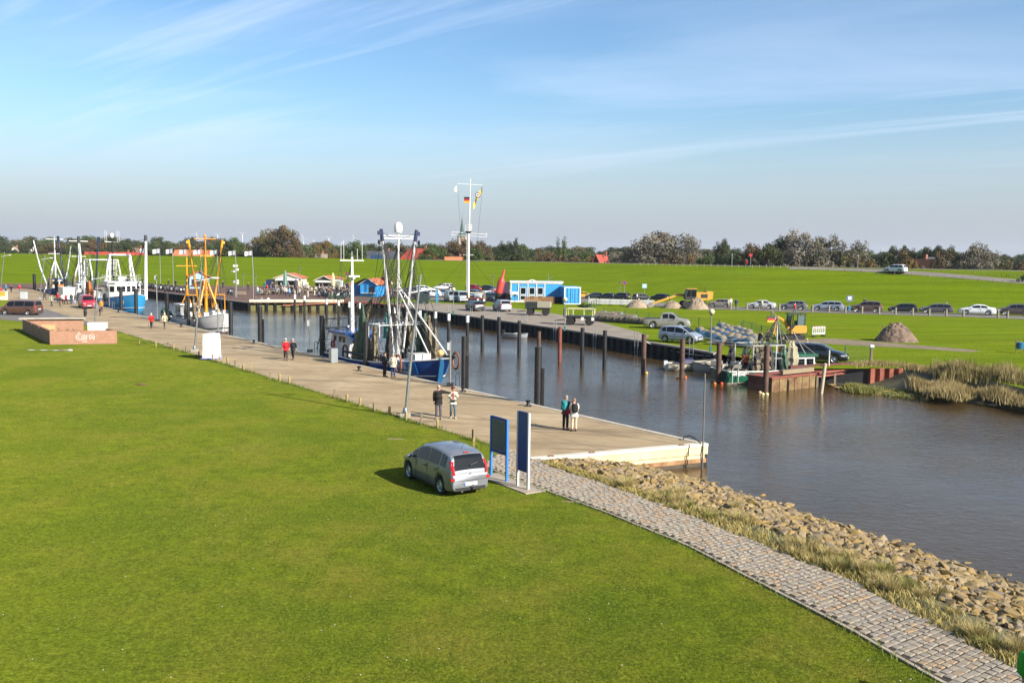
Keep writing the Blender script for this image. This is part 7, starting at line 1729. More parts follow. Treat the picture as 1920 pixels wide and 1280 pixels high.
# folded parasols
def parasol(px,py,top,col,lab):
 p = at(px,py,FARZ); h = zat(px,top,p.y) - FARZ; t = thing('parasol',lab,'parasol',p,0,'folded parasols'); P('pole',MB().tube([(0,0,0),(0,0,h * .5)],.05,6),WOOD,t)
 P('canopy',MB().loft([[Vector((r_ * (1 + .3 * (k % 2)) * math.cos(k * PI / 6),r_ * (1 + .3 * (k % 2)) * math.sin(k * PI / 6),z)) for k in range(12)] for r_,z in ((.28,h * .32),(.36,h * .45),(.32,h * .7),(.18,h * .9),(.03,h))],True,True),plain(col,.8),t)
parasol(535,551,506,'6a8a80','folded grey green parasol before the first kiosk'); parasol(624.5,547,511,'e0cc9c','folded cream parasol before the second kiosk'); parasol(555,549,523,'3a3a40','folded dark parasol at the first kiosk corner'); parasol(569,543,523,'c8cac4','folded white parasol right of the first kiosk')
# --- tables and the seated crowd
def table_set(p,rz,lab,group):
 t = thing('picnic_table',lab,'table',p,rz,group); P('table_top',MB().box((0,0,.73),(2.0,.7,.06)),plain('b8a888'),t)
 for sg in (1,-1): P('bench',MB().box((0,sg * .75,.45),(2.0,.28,.05)),plain('b8a888'),t)
 for x in (-.75,.75): P('trestle',MB().beam((x,-.75,.0),(x,0,.7),.08,.06,(1,0,0)).beam((x,.75,0),(x,0,.7),.08,.06,(1,0,0)),WOOD,t)
crowd_cols = ['181b22','22262e','1a1a1e','2c3038','3a2c28','5a6470','8a8f96','b8b4ac','c8c6c0','33405a','1f2a44','6a2a2a','28342c','4a4238','d0ccc4','20242a']
cr_rng = random.Random(5)
tb = [(510,552),(521,551),(531,550),(545,550),(556,549),(566,550),(577,549),(588,548),(598,549),(607,551),(616,552),(628,551),(638,550),(648,551),(657,553),(549,546),(573,545),(582,545),(612,546),(636,546),(496,553)]
for i,(x,y) in enumerate(tb):
 p = at(x,y,FARZ); rz = cr_rng.uniform(-.5,.5)
 table_set(p,rz,'wooden picnic table with benches in the kiosk seating','picnic tables on the plaza')
 for sg in (1,-1):
  for k in range(2 if i % 3 else 1):
   q = Vector((cr_rng.uniform(-.7,.7) + (k - .5) * .5,sg * .75,0)); q.rotate(Matrix.Rotation(rz,3,'Z')); q = q + p
   col = cr_rng.choice(crowd_cols)
   person(q,rz + (-PI / 2 if sg > 0 else PI / 2) + cr_rng.uniform(-.2,.2),'guest seated at the crowded tables before the kiosks',col,cr_rng.choice(['1c1e24','26282e','2c3a5a','3a3630']),cr_rng.choice(['3a2a1c','8a7a68','1c1612','c8c0b4']),'1a1a1a','sit','mid',cr_rng.uniform(1.62,1.8),'guests seated before the kiosks')
st_ = [(536,555.5,'dcd8d0','8a94a8','a85040','woman in white top walking on the plaza beside the man in blue'),(543,556,'6aa0d4','223058','c8b8a0','man in light blue shirt walking across the plaza'),(599.5,541,'c81c20','2a2a30','3a2a1c','person in bright red jacket standing at the second kiosk'),(622,562,'a89858','6a6a50','b02028','person in khaki with red cap behind the green railings'),(656,543,'b01c20','2a2a30','3a2a1c','person in dark red top at the blue hut'),(501,549,'c03048','30323a','2a2018','person in pink red top at the left edge of the tables'),(496,542,'1d6a80','1a4a60','8a7a68','person in teal behind the tables on the left'),(557.5,551.5,'8a7a78','b8a8a0','3a2a1c','person in pale skirt walking by the tables'),(742,556,'d07818','2a2a30','d8d0c0','person in orange jacket behind the cutter main mast'),(418,541,'20242c','20242c','2a2018','person in dark clothes on the plaza behind the yellow rig'),(367,541,'b82028','2c2c30','3a2a1c','person in red by the pale blue hut'),(483,553,'c8c8c4','1d8088','c8c0b0','person in white and turquoise by the last flagpole'),(316,536,'1a1c22','1a1c22','2a2018','person in black standing among the motorbikes, left'),(329.5,538,'1a1c22','22242a','2a2018','person in black standing among the motorbikes, right'),(266.5,533,'1a1c22','22242a','2a2018','person in black behind the light blue cutter bow'),(465.5,545,'3a2c28','30323a','8a7a68','person in brown standing left of the last flagpole'),(577,541,'d0ccc4','3a4050','8a7a68','person in pale top standing between the kiosks')]
for i,(x,y,j,tr,hr,lb) in enumerate(st_):
 person(at(x,y,FARZ),R(-90) + 1.2 * math.sin(i * 1.7),lb,j,tr,hr,'1a1a1a',['walk','stand'][i % 2],'mid',1.72,cap='b02028' if 'red cap' in lb else None)
for i in range(34):
 x = cr_rng.uniform(503,660); y = cr_rng.uniform(538,557)
 person(at(x,y,FARZ),cr_rng.uniform(0,6.3),'guest in dark clothes standing among the kiosk tables',cr_rng.choice(crowd_cols[:8]),cr_rng.choice(['1c1e24','26282e','2c3a5a']),cr_rng.choice(['3a2a1c','8a7a68','c8c0b4']),'1a1a1a',cr_rng.choice(['stand','walk']),'mid',cr_rng.uniform(1.6,1.82),'guests standing before the kiosks')
# motorbikes
def motorbike_proto():
 t = thing('motorbike','proto','motorbike')
 for x in (-.72,.72):
  w = P('wheel',MB().lathe([(.2,-.06),(.29,-.07),(.32,0),(.29,.07),(.2,.06)],14,(x,0,.32),'Y',False),RUBBER,t,50); P('rim',MB().lathe([(.001,.02),(.2,.03),(.21,0),(.2,-.03),(.001,-.02)],12,(x,0,.32),'Y'),CHROME,w)
 P('engine',MB().box((0,0,.42),(.5,.34,.38)).lathe([(.16,-.24),(.16,.24)],10,(.02,0,.42),'Y'),plain('4a4c50',.4,.1,.6),t); P('tank',MB().ball((.16,0,.82),(.33,.17,.17),10,6),BLACKP,t,60); P('seat',MB().ball((-.38,0,.78),(.38,.15,.09),10,6),BLACKP,t,60)
 P('fork',MB().tube([(.72,.09,.32),(.46,.09,1.0)],.03,6).tube([(.72,-.09,.32),(.46,-.09,1.0)],.03,6),CHROME,t); P('handlebar',MB().tube([(.36,-.38,1.05),(.46,-.12,1.03),(.46,.12,1.03),(.36,.38,1.05)],.02,5),BLACKP,t)
 P('headlamp',MB().ball((.60,0,.92),.10,8,5),HEADLAMP,t); P('exhaust',MB().tube([(.1,-.2,.3),(-.7,-.22,.32)],[.03,.05],7),CHROME,t); P('screen',MB().loft([[Vector((.58,y,1.0)) for y in (-.16,.16)],[Vector((.46,y,1.28)) for y in (-.13,.13)]],False,False),GLASS,t); P('case',MB().box((-.72,0,.98),(.32,.4,.28)),BLACKP,t)
 return t
mbp = motorbike_proto(); first = True
bl = [(266,539),(272,540),(279,541),(290,542),(296,543),(302,543.5),(308,544),(314,545),(322,546),(328,547),(333,548),(338,549),(430,552),(436,553),(602,555),(606,556),(611,556),(618,557),(628,557),(634,558),(641,558),(648,558),(284,541.5),(300,545),(310,547),(319,548),(344,549),(598,557),(614,559),(623,555),(631,560),(638,555),(645,560),(653,557)]
for i,(x,y) in enumerate(bl):
 lb = 'black parked motorbike in the row beside the light blue cutter' if x < 345 else 'black motorbike parked by the wooden bench on the plaza' if x < 450 else 'black motorbike parked between the tables and the railings'
 gpn = 'motorbikes on the left plaza' if x < 345 else 'motorbikes by the bench' if x < 450 else 'motorbikes by the railings'
 p = at(x,y,FARZ); rz = R(-60) + .3 * math.sin(i * 2.3)
 if first: mbp.location = p; mbp.rotation_euler = (0,0,rz); o = mbp; first = False
 else: o = dup(mbp,p,rz)
 o['label'] = lb; o['group'] = gpn
table_set(at(451,555,FARZ),.3,'single wooden picnic table near the last flagpoles',None)
# railings on the plaza
def railing_fence(pts,lab,col,h=1.05):
 t = thing('railing',lab,'railing',(0,0,0))
 for a,b in zip(pts,pts[1:]):
  n_ = max(1,int((b - a).length / 2.0))
  for i in range(n_):
   q0,q1 = a.lerp(b,i / n_),a.lerp(b,(i + 1) / n_ - .04)
   P('panel',MB().tube([q0,q0 + Vector((0,0,h)),q1 + Vector((0,0,h)),q1],.04,5).tube([q0 + Vector((0,0,h * .35)),q1 + Vector((0,0,h * .35))],.025,4).tube([q0 + Vector((0,0,h * .7)),q1 + Vector((0,0,h * .7))],.025,4),col,t)
 return t
GR = plain('2a6a56')
railing_fence([at(616,565.5,FARZ),at(665,565.5,FARZ)],'green tubular railings between the plaza and the cream beam',GR); railing_fence([at(672,563,FARZ),at(735,566,FARZ)],'green tubular railings below the blue hut',GR)
for i,x in enumerate((553,577.5,590,597,610,441.5)):
 tag(P('white_post',MB().tube([(0,0,0),(0,0,1.15)],.09,7),plain('d8d4c4')),'short white post standing on the plaza paving','post','white plaza posts').location = at(x,556.5,FARZ)
ct = thing('waste_cage','dark green mesh waste cage beside the grey vans','cage',at(793,569,FARZ)); P('frame',MB().box((0,0,.8),(1.9,1.2,1.5)),M('mesh_green',(.012,.035,.03),.8),ct); P('lid',MB().box((0,0,1.6),(2.0,1.3,.08)),plain('2a4a40'),ct)
for x,lab in ((817.5,'left turquoise bollard post near the grey vans'),(820.5,'right turquoise bollard post near the grey vans')): tag(P('blue_post',MB().tube([(0,0,0),(0,0,2.0)],.11,7),plain('3a8ab0')),lab,'post').location = at(x,567,FARZ)
# --- red buoy on the ground, harbour office, container, fence
p = at(931,566,FARZ); t = thing('navigation_buoy','large red navigation buoy leaning on its black foot','buoy',p); t.rotation_euler = (R(2),R(13),0)
hb_ = (zat(938,505,p.y) - FARZ) * 1.03
P('float_body',MB().lathe([(.45,hb_ * .26),(.64,hb_ * .28),(.64,hb_ * .62),(.57,hb_ * .66),(.24,hb_ * .76),(.17,hb_ * .95),(.08,hb_),(.001,hb_)],18),M('buoy_red',(.55,.045,.03),.5,0,.12,1.5),t,40); P('foot',MB().lathe([(.3,0),(.34,hb_ * .1),(.6,hb_ * .2),(.6,hb_ * .275)],14),BLACKP,t); P('counterweight',MB().box((0,0,.1),(1.2,.3,.2)),BLACKP,t)
LB = M('office_blue',(.04,.33,.70),.5,0,.08,1.0)
a,b = at(957,566,FARZ),at(1050,566,FARZ); wO = (b - a).length; hO = zat(990,529,a.y) - FARZ
t = thing('harbour_office','light blue and white single storey harbour office with three windows','building',(a.x,a.y,FARZ),0)
P('wall',MB().box((wO / 2 - .1,2.0,hO / 2),(wO - .2,4.0,hO)),LB,t); P('roof',MB().box((wO / 2,2.0,hO + .05),(wO + .3,4.4,.22)),WHITEP,t); P('plinth',MB().box((wO * .30,-.05,.12),(wO * .62,.14,.24)),WHITEP,t)
for x in (.08,wO * .155,wO * .335,wO * .50,wO * .66): P('frame_post',MB().box((x,-.04,hO / 2),(.16,.1,hO)),WHITEP,t)
P('fascia',MB().box((wO / 2,-.05,hO - .12),(wO,.12,.26)),WHITEP,t)
for i,x in enumerate((wO * .245,wO * .415,wO * .575)):
 f = P('window',MB().box((x,-.06,1.95),(1.05,.08,1.35)),WHITEP,t); P('pane',MB().box((x,-.105,1.98),(.85,.03,1.1)),GLASS,f); f = P('window',MB().box((x,-.06,.75),(1.05,.08,.85)),WHITEP,t); P('pane',MB().box((x,-.105,.78),(.85,.03,.62)),GLASS,f)
P('sign_arch',MB().ext([(math.cos(k * PI / 10) * .78,math.sin(k * PI / 10) * .7) for k in range(11)],'Y',-.12,.02),WHITEP,t).location = (wO * .415,0,hO - .2)
P('arch_emblem',MB().lathe([(.001,0),(.24,0),(.24,.02),(.001,.02)],10,(wO * .415,-.15,hO + .12),'Y'),plain('3a4460'),t); P('name_board',MB().box((wO * .085,-.06,1.55),(wO * .12,.05,.55)),plain('e8e6d8'),t); P('left_end',MB().box((-.9,1.5,hO / 2),(1.4,3,hO - .1)),plain('3a2c4a'),t)
P('roof_antenna',MB().tube([(wO * .66 + .6,.3,hO),(wO * .66 + .6,.3,hO + 1.5)],.05,5).tube([(wO * .66 + .6,.3,hO + .5),(wO * .66 + 1.4,.3,hO + 1.0)],.03,5),CHROME,t)
P('post_box',MB().tube([(wO * .085,-.9,0),(wO * .085,-.9,1.1)],.05,5).box((wO * .085,-.9,1.2),(.5,.3,.42)),plain('3c4a54'),t)
c0_,c1_ = at(1057.5,570.5,FARZ),at(1087.5,570.5,FARZ); wC = (c1_ - c0_).length; hC = zat(1070,538,c0_.y) - FARZ
t = thing('shipping_container','bright blue shipping container with double doors facing the harbour','container',(c0_.x,c0_.y,FARZ),R(4))
CB = M('container_blue',(.05,.36,.78),.5,0,.1,1.2)
P('body',MB().box((wC / 2,3.2,hC / 2),(wC - .06,6.2,hC - .06)),CB,t)
cor = MB()
for k in range(22): cor.box((.0,.35 + k * .28,hC / 2),(.07,.12,hC - .35))
tag(P('side_ribs',cor,CB,t),kind='stuff')
for x in (.09,wC - .09): P('corner_post',MB().box((x,.06,hC / 2),(.18,.16,hC)),WHITEP,t)
P('header',MB().box((wC / 2,.06,hC - .08),(wC - .37,.15,.16)),WHITEP,t); P('sill',MB().box((wC / 2,.06,.08),(wC - .37,.15,.16)),WHITEP,t)
for sg in (0,1):
 dr = P('door',MB().box((wC * (.27 + .46 * sg),.045,hC / 2),(wC * .44,.06,hC - .36)),CB,t)
 for k in range(4): P('door_rib',MB().box((wC * (.27 + .46 * sg),.0,.5 + k * (hC - 1) / 3),(wC * .40,.05,.1)),CB,dr)
 for xx in (.10,.30): P('lock_bar',MB().tube([(wC * (.10 + xx + .46 * sg),-.04,.2),(wC * (.10 + xx + .46 * sg),-.04,hC - .2)],.03,5),plain('2a5a86'),dr)
t = thing('slatted_fence','brown vertical board fence in front of the harbour office','fence',(0,0,0)); a,b = at(983,569.5,FARZ),at(1040,569.5,FARZ); n_ = 44
for i in range(n_): q = a.lerp(b,(i + .5) / n_); P('board',MB().box((q.x,q.y,FARZ + .62),((b - a).length / n_ * .8,.04,1.18 + .03 * (i % 3))),plain(['8a6238','96703f','7c5630'][i % 3],.85),t)
for z in (.35,.95): P('rail',MB().beam(a + Vector((0,.05,z)),b + Vector((0,.05,z)),.05,.1),WOOD,t)
P('return_panel',MB().beam(b + Vector((.1,.3,.6)),b + Vector((1.6,1.5,.6)),.06,1.15),plain('2a1c14'),t)
t = thing('dark_fence','dark sloping board fence beside the red buoy','fence',(0,0,0)); a,b = at(937,562,FARZ),at(957,570,FARZ)
for i in range(8): q = a.lerp(b,(i + .5) / 8); P('board',MB().beam(q + Vector((0,0,-.1)),q + Vector((0,0,1.65)),.05,(b - a).length / 8 * .95,(b - a).normalized()),plain('3a2a20',.9),t)
# ================================================================== YARD, ROAD AND CARS ON THE FAR SIDE
def pcar(kind,col,px0,px1,base,flip,label,z=FARZ,turn=0.0,group='cars parked along the dike road',rails=False):
 """a car seen from the side, filling the pixel columns px0..px1; flip: bonnet to the right"""
 c = at((px0 + px1) / 2,base - 1.5,z); L = CAR_KINDS[kind]['L']
 d = (road[3] - road[2]).normalized(); hd_ = math.atan2(d.y,d.x) + turn
 if not flip: hd_ += PI
 sc_ = ((px1 - px0) / FPX * c.y) / (L * abs(math.cos(hd_)) + .4 * abs(math.sin(hd_)))
 sc_ = max(.82,min(1.12,sc_))
 return car(kind,col,(c.x,c.y,z + .012),hd_,label,group,sc_,rails)
pcar('suv','8a8682',1334,1366,577.5,False,'grey small off-roader parked first after the big excavator',rails=False)
pcar('saloon','c6c8cc',1402,1452,580,False,'silver coupe parked on the dike road')
pcar('hatch','6a6c74',1464,1511,582,False,'dark grey hatchback behind the red dressed walker')
pcar('estate','8a95a6',1524,1579,584,False,'blue grey estate car parked on the dike road')
pcar('suv','5a4640',1597,1651,587,False,'brown off-roader with open bonnet side, left of the black car',rails=True)
pcar('hatch','17191d',1668,1717,588,False,'black hatchback parked between brown off-roader and grey estate')
pcar('estate','4f4c52',1727,1782,589,False,'dark grey estate with a person in green behind it',rails=True)
pcar('saloon','e6e8ea',1801,1861,591.5,False,'white saloon parked on the dike road')
pcar('suv','4a3e3c',1874,1930,593,False,'dark brown off-roader cut by the right picture edge')
pcar('hatch','131518',1222,1253,565,False,'black hatchback left of the yellow excavator cab',turn=-.3)
pcar('mpv','15171b',1187,1218,565,True,'black people carrier under the pale blue sign',turn=.9)
pcar('suv','23262b',1149,1179,563.5,False,'dark off-roader behind the lamp post and round sign',turn=-.3)
pcar('hatch','1f2735',1128,1151,562.5,False,'dark blue hatchback half hidden behind the white barriers',turn=-.35)
pcar('hatch','1b2230',1104,1124,561.5,False,'navy hatchback right of the yellow car',turn=.4)
pcar('hatch','d8a820',1084,1105,560,True,'yellow hatchback beside the blue container',turn=.4)
def lot(kind,col,px,base,hd_,lab,sc_=1.0,rails=False):
 c = at(px,base,FARZ); return car(kind,col,(c.x,c.y,FARZ + .012),hd_,lab,'cars in the car park',sc_,rails)
for a in (('estate','2c3036',890,582,R(110),'dark estate car driving along the lane before the mast',1.0,True),('suv','a4a6a8',941,583,R(107),'silver estate with dark windows on the lane by the buoy',1.0,True),('estate','d4d6d8',908,560,R(-120),'white estate car in the car park behind the mast',1.0),('hatch','3a5878',888,557,R(-100),'blue hatchback left of the white estate'),
          ('hatch','a82420',890,545.5,R(-30),'red hatchback at the back of the car park'),('saloon','20242a',911,546,R(160),'black saloon at the back of the car park'),('hatch','2a4a54',921,564,R(-60),'dark teal car half behind the red buoy'),('van','9aa2aa',846,565,R(-75),'grey panel van, left of the two beside the globe lamp'),('van','a8b0b6',865,566,R(-75),'grey panel van, right of the two beside the mast'),
          ('hatch','b8bcc2',806,557,R(200),'silver hatchback behind the waste cage'),('estate','dfe1e2',796,548,R(10),'white estate at the left of the car park'),('suv','1c2128',832,545,R(-150),'black off-roader below the lamp arm'),('hatch','30465c',791,561,R(120),'dark blue hatchback beside the waste cage'),('hatch','6a7a90',826,556,R(-70),'grey blue hatchback left of the grey vans'),('hatch','3a6a98',943,557,R(-60),'blue car between the red buoy and the office'),('hatch','1c1e22',612,541,R(30),'dark car behind the second kiosk tables'),('hatch','24282c',645,542,R(10),'dark green car right of the second kiosk'),('saloon','7a1c22',938,551,R(20),'dark red car behind the blue one near the buoy'),('hatch','8a9098',771,551,R(160),'silver car partly hidden by the cutter derrick'),('hatch','14161a',765,558,R(40),'black car partly hidden by the cutter derrick')):
 lot(*a)
c = at(1252,616,FARZ); car('pickup',M('pickup_silver',(.36,.34,.30),.35,.4,.05,2,coat=.5),(c.x,c.y + .6,FARZ + .012),R(-14),'silver grey double cab pickup beside the net rollers',None)
c = at(1279,643.5,FARZ); car('mpv',M('hatch_silver',(.40,.44,.52),.3,.4,.05,2,coat=.6),(c.x,c.y + .9,FARZ + .012),R(-38),'pale silver blue hatchback parked on the quay edge grass',None)
c = at(1537,680,FARZ); car('estate',M('black_blue',(.012,.016,.022),.2,.2,.05,2,coat=.8),(c.x,c.y + .8,FARZ + .012),R(-24),'black estate car beside the people on the right quay',None)
q_ = on_dike(1678,512); car('suv',paint('e2e4e6'),(q_.x,q_.y,q_.z + .07),math.atan2((rfine[16] - rfine[12]).y,(rfine[16] - rfine[12]).x) + PI,'white off-roader driving down the dike road',None,1.0,True)
q_ = on_dike(1917,529); o = dup(mbp,(q_.x,q_.y,q_.z + .06),R(150),'black motorbike with rider on the dike road at the right edge'); del o['group']; person((q_.x + .25,q_.y - .1,q_.z + .0),R(150),'rider in black on the motorbike at the right picture edge','0e0f12','101216','111111','111111','ride','stout',1.8)
# posts along the dike road and along the ramp
pw = MB().tube([(0,0,-.2),(0,0,1.05)],.16,7).mesh('road_post',40)
for x in (1370,1400,1424,1461,1523,1554,1585,1616,1648,1679,1711,1742,1774,1806,1871,1889):
 y = 579 + (x - 1370) / 520 * 17.5; o = obj('road_post',pw,plain('8f8876',.85)); o.location = at(x,y,FARZ); tag(o,'thick grey wooden post along the dike road before the cars','post','posts along the dike road')
pm = MB().box((0,0,.3),(.09,.09,.8)).mesh('ramp_post')
for i in range(2,len(rfine) - 2,1):
 for sg in (1,-1) if i % 2 else (1,):
  p = rfine[i]; d = (rfine[i + 1] - rfine[i - 1]); d.z = 0; d.normalize(); q = p + Vector((-d.y,d.x,0)) * sg * 2.6
  if q.y > 300: continue
  o = obj('ramp_post',pm,plain('6a5e4c',.9)); o.location = (q.x,q.y,drop(q.x,q.y)); tag(o,'short grey wooden post beside the dike ramp road','post','posts beside the ramp')
pc = MB().box((0,0,.35),(.10,.10,.8)).mesh('crest_post')
for x in range(1190,1480,13):
 p = on_dike(x,497 + (x - 1190) * .0186 + 1.2)
 if p: o = obj('crest_post',pc,plain('908a7a',.9)); o.location = p; tag(o,'small pale post on the dike crest before the trees','post','posts on the dike crest')
for x,lab in ((1372,'lamp post standing on the dike crest before the dark bushes'),(1608,'white post on the dike crest near the white off-roader')):
 p = on_dike(x,499.5 + (x - 1372) * .017) or atY(x,500,215); t = thing('crest_pole',lab,'pole',p); P('pole',MB().tube([(0,0,0),(0,0,2.7)],.08,6),CHROME,t); P('cap',MB().box((0,0,2.75),(.3,.3,.12)),plain('c8c8c0'),t)
p = on_dike(1407,500.2) or atY(1407,500,212); t = thing('road_sign','small triangular sign on the dike crest by the cyclists','sign',p); P('post',MB().tube([(0,0,0),(0,0,2.6)],.06,6),CHROME,t); P('plate',MB().add([(-.5,-.08,2.9),(.5,-.08,2.9),(0,-.08,2.05),(-.5,-.05,2.9),(.5,-.05,2.9),(0,-.05,2.05)],[(0,1,2),(5,4,3),(0,3,4,1),(1,4,5,2),(2,5,3,0)]),plain('c02030'),t)
for x,col,lab in ((1397,'2a2c34','walker in dark clothes on the dike crest, left of the pair'),(1400,'b02030','walker in red jacket on the dike crest')):
 p = on_dike(x,500.2) or atY(x,500,212); person(p,R(-90),lab,col,'2a2c34')
p = on_dike(1440,501.2) or atY(1440,501,208); bicycle(p,R(20),'bicycle ridden along the dike crest',0,'2a2c30'); person((p.x - .15,p.y - .06,p.z),R(20),'cyclist in dark clothes on the dike crest','1a1c22','20242c','3a2a1c','1a1a1a','ride')
# people near the road and on the right quay
for x,y,j,tr,lb,z in ((1490,588,'c01820','5a6a80','person in red jacket walking in front of the parked hatchback',FARZ),(1365.5,579,'a8a090','6a6050','person in beige beside the grey off-roader',FARZ),(1380,579,'3a4660','2a2e38','person in blue grey standing right of the grey off-roader',FARZ),(1428.5,581,'b8b0a0','7a7468','person in pale clothes before the silver coupe',FARZ),(1774,584,'1c7a3c','2a2c30','person in green shirt behind the dark grey estate',FARZ),
                           (1511.5,674,'d8d4cc','1a1c20','woman in white jacket beside the black estate car',FARZ),(1491,672,'20242c','2c3644','man with grey hair in dark vest left of the woman in white',FARZ),(1467,668,'15161a','1a1c20','person in black behind the green boat hoist',FARZ),(1439,652,'2a221e','1e2026','person in dark brown standing on the quay above the green boat',FARZ),(1425,655,'30323a','24262c','person in dark grey among the masts of the green boat',FARZ),(1621,577,'22262c','2a2c30','person half hidden behind the brown off-roader',FARZ),(1370,577,'d8d8d4','30343c','person in white leaning at the grey off-roader',FARZ)):
 person(at(x,y,z),R(-90) + math.sin(x),lb,j,tr,'c8c0b4' if 'grey hair' in lb or 'white jacket' in lb else '3a2a1c','1a1a1a',['walk','stand'][int(x) % 2],'mid',1.74)
# --- trailers
def wagon(px,base,w_px,label,deckc,rz,box=None,rails=False,length=None):
 c = at(px,base,FARZ); L = length or w_px / FPX * c.y; t = thing('farm_trailer',label,'trailer',c,rz)
 P('deck',MB().box((0,0,1.05),(L,1.9,.14)),deckc,t); P('chassis',MB().box((0,0,.88),(L * .9,.5,.18)),plain('3a1c18'),t)
 for x in (-L * .30,L * .30):
  P('axle',MB().tube([(x,-.85,.48),(x,.85,.48)],.06,6),STEELD,t)
  for sg in (1,-1):
   w = P('wheel',MB().lathe([(.22,-.14),(.44,-.14),(.48,0),(.44,.14),(.22,.14)],16,(x,sg * .82,.48),'Y'),RUBBER,t,40); P('hub',MB().lathe([(.001,-.1),(.2,-.1),(.2,.1),(.001,.1)],12,(x,sg * .84,.48),'Y'),plain('8a2a20'),w)
 if box: P('load',MB().box((0,0,1.48),(L * .97,1.85,.7)),box,t); P('tarpaulin',MB().box((L * .24,0,1.50),(L * .5,1.95,.76)),plain('9a9684',.9),t)
 if rails:
  for sg in (1,-1):
   P('rack',MB().tube([(-L * .42,sg * .8,1.1),(-L * .42,sg * .8,1.95),(L * .40,sg * .8,1.95),(L * .40,sg * .8,1.1)],.05,5),plain('d2c9a0'),t)
  P('front_board',MB().box((-L * .5,0,1.5),(.06,1.8,.9)),plain('2a2c30'),t)
  for x in (L * .1,L * .42): P('warning_plate',MB().box((x,-.98,.8),(.34,.03,.4)),WHITEP,t)
 P('drawbar',MB().beam((-L / 2,0,.6),(-L / 2 - 1.2,0,.45),.12,.1),STEELD,t)
 return t
wagon(1009,591,48,'low farm trailer with grey tarpaulin on the lane',plain('26302c'),R(-8),plain('1f2a26'))
wagon(1088,609,60,'flat trailer with pale racks and warning plates on the lane',plain('30343a'),R(-12),None,True)
wagon(894,571,36,'red framed flat trailer behind the dark estate car',plain('7a3428'),R(-5),None,True)
c = at(1095,592,FARZ); rk = thing('bench_frame','pale slatted rack standing behind the flat trailer','rack',c,R(-10))
P('rack_top',MB().box((0,0,1.0),(3.4,.5,.08)),plain('c8c0a0'),rk)
for x in (-1.5,0,1.5): P('leg',MB().box((x,0,.5),(.1,.4,1.0)),plain('c8c0a0'),rk)
# --- net rollers: blue drums wound with brown netting
NETM = M('wound_net',(.17,.14,.095),.95,0,.4,8,bump=.9,bscale=26,col2=(.25,.21,.15))
rb_ = thing('net_roller','proto','net roller')
P('drum',MB().lathe([(.001,-.52),(.34,-.52),(.36,-.45),(.36,.45),(.34,.52),(.001,.52)],16,(0,0,.42),'Y'),paint('5583b0','drum_blue',.5,.1),rb_,40)
P('netting',MB().lathe([(.34,-.47),(.42,-.43),(.45,-.1),(.43,.1),(.44,.40),(.34,.47)],14,(0,0,.47),'Y'),NETM,rb_)
P('axle',MB().tube([(0,-.6,.42),(0,.6,.42)],.05,6),STEELD,rb_); P('skid',MB().box((0,0,.04),(.7,1.0,.08)),WOOD,rb_)
first = True
def rollers(rows,lab,grp,rz):
 global first
 for (x0,y0,x1,y1,n_) in rows:
  for i in range(n_):
   f = i / max(1,n_ - 1); p = at(x0 + (x1 - x0) * f,y0 + (y1 - y0) * f,FARZ)
   if first: o = rb_; o.location = p; o.rotation_euler = (0,0,rz); first = False
   else: o = dup(rb_,p,rz + rng.uniform(-.15,.15))
   s_ = rng.uniform(.92,1.12); o.scale = (s_,s_,s_); o['label'] = lab; o['group'] = grp
rollers([(1120,602,1207,608,8),(1126,598,1186,604,6),(1131,594,1160,598,3)],'blue drum wound with brown net behind the pickup truck','net rollers behind the pickup',R(60))
rollers([(1352,618,1402,634,6),(1312,628,1352,646,5),(1340,629,1392,646,6),(1356,626,1412,643,6),(1368,645,1404,651,4)],'blue drum wound with brown net beside the globe lamp','net rollers by the globe lamp',R(-30))
# --- heaps of sand and earth
def heap(px0,px1,base,top,lab,mat,seed):
 r = random.Random(seed); c = at((px0 + px1) / 2,base,FARZ); w = (px1 - px0) / FPX * c.y / 2; h = zat((px0 + px1) / 2,top,c.y) - FARZ; K = 30
 pk = [(r.uniform(-.35,.3) * w,r.uniform(-.2,.2) * w,r.uniform(.55,.85) * h,r.uniform(.5,.8) * w) for _ in range(5)] + [(-.12 * w,0,h * 1.06,w)]
 def hz_(x,y):
  e = max(0,max(hh * (1 - (math.hypot(x - a,(y - b) * 1.2) / rr) ** 2.0) for a,b,hh,rr in pk if math.hypot(x - a,(y - b) * 1.2) < rr) if any(math.hypot(x - a,(y - b) * 1.2) < rr for a,b,hh,rr in pk) else 0)
  return e * (.90 + r.uniform(-.16,.14)) - .04 + (r.uniform(0,.16) if e > 0 else 0)
 rows_ = [[Vector((x,y,hz_(x,y))) for x in [w * 1.1 * (2 * i / K - 1) for i in range(K + 1)]] for y in [w * .95 * (2 * j / K - 1) for j in range(K + 1)]]
 o = tag(P('earth_heap',MB().loft(rows_,False,False),mat,None,70),lab,'heap'); o.location = (c.x,c.y + w * .6,FARZ); return o
EARTH = M('earth',(.15,.10,.07),.95,0,.6,1.3,bump=1.0,bscale=4,col2=(.27,.19,.135),bdist=.15); SAND = M('sand',(.30,.23,.16),.95,0,.25,1.3,bump=.8,bscale=4,bdist=.1)
heap(1655,1733,641,609,'large mound of brown earth on the right meadow',EARTH,1); heap(1178,1218,577,563,'sand heap in front of the black people carrier',SAND,2); heap(1246,1284,578,565,'sand heap below the excavator arm',SAND,3); heap(1290,1334,580,560,'tallest sand heap, in front of the excavator body',SAND,4); heap(1302,1318,580,570,'small sand heap at the wheel of the excavator',SAND,6)
tag(P('plank',MB().box((0,0,.5),(.08,.12,2.0)),WOOD),'short grey stake standing at the left of the earth mound','stake').location = at(1654,634,FARZ)
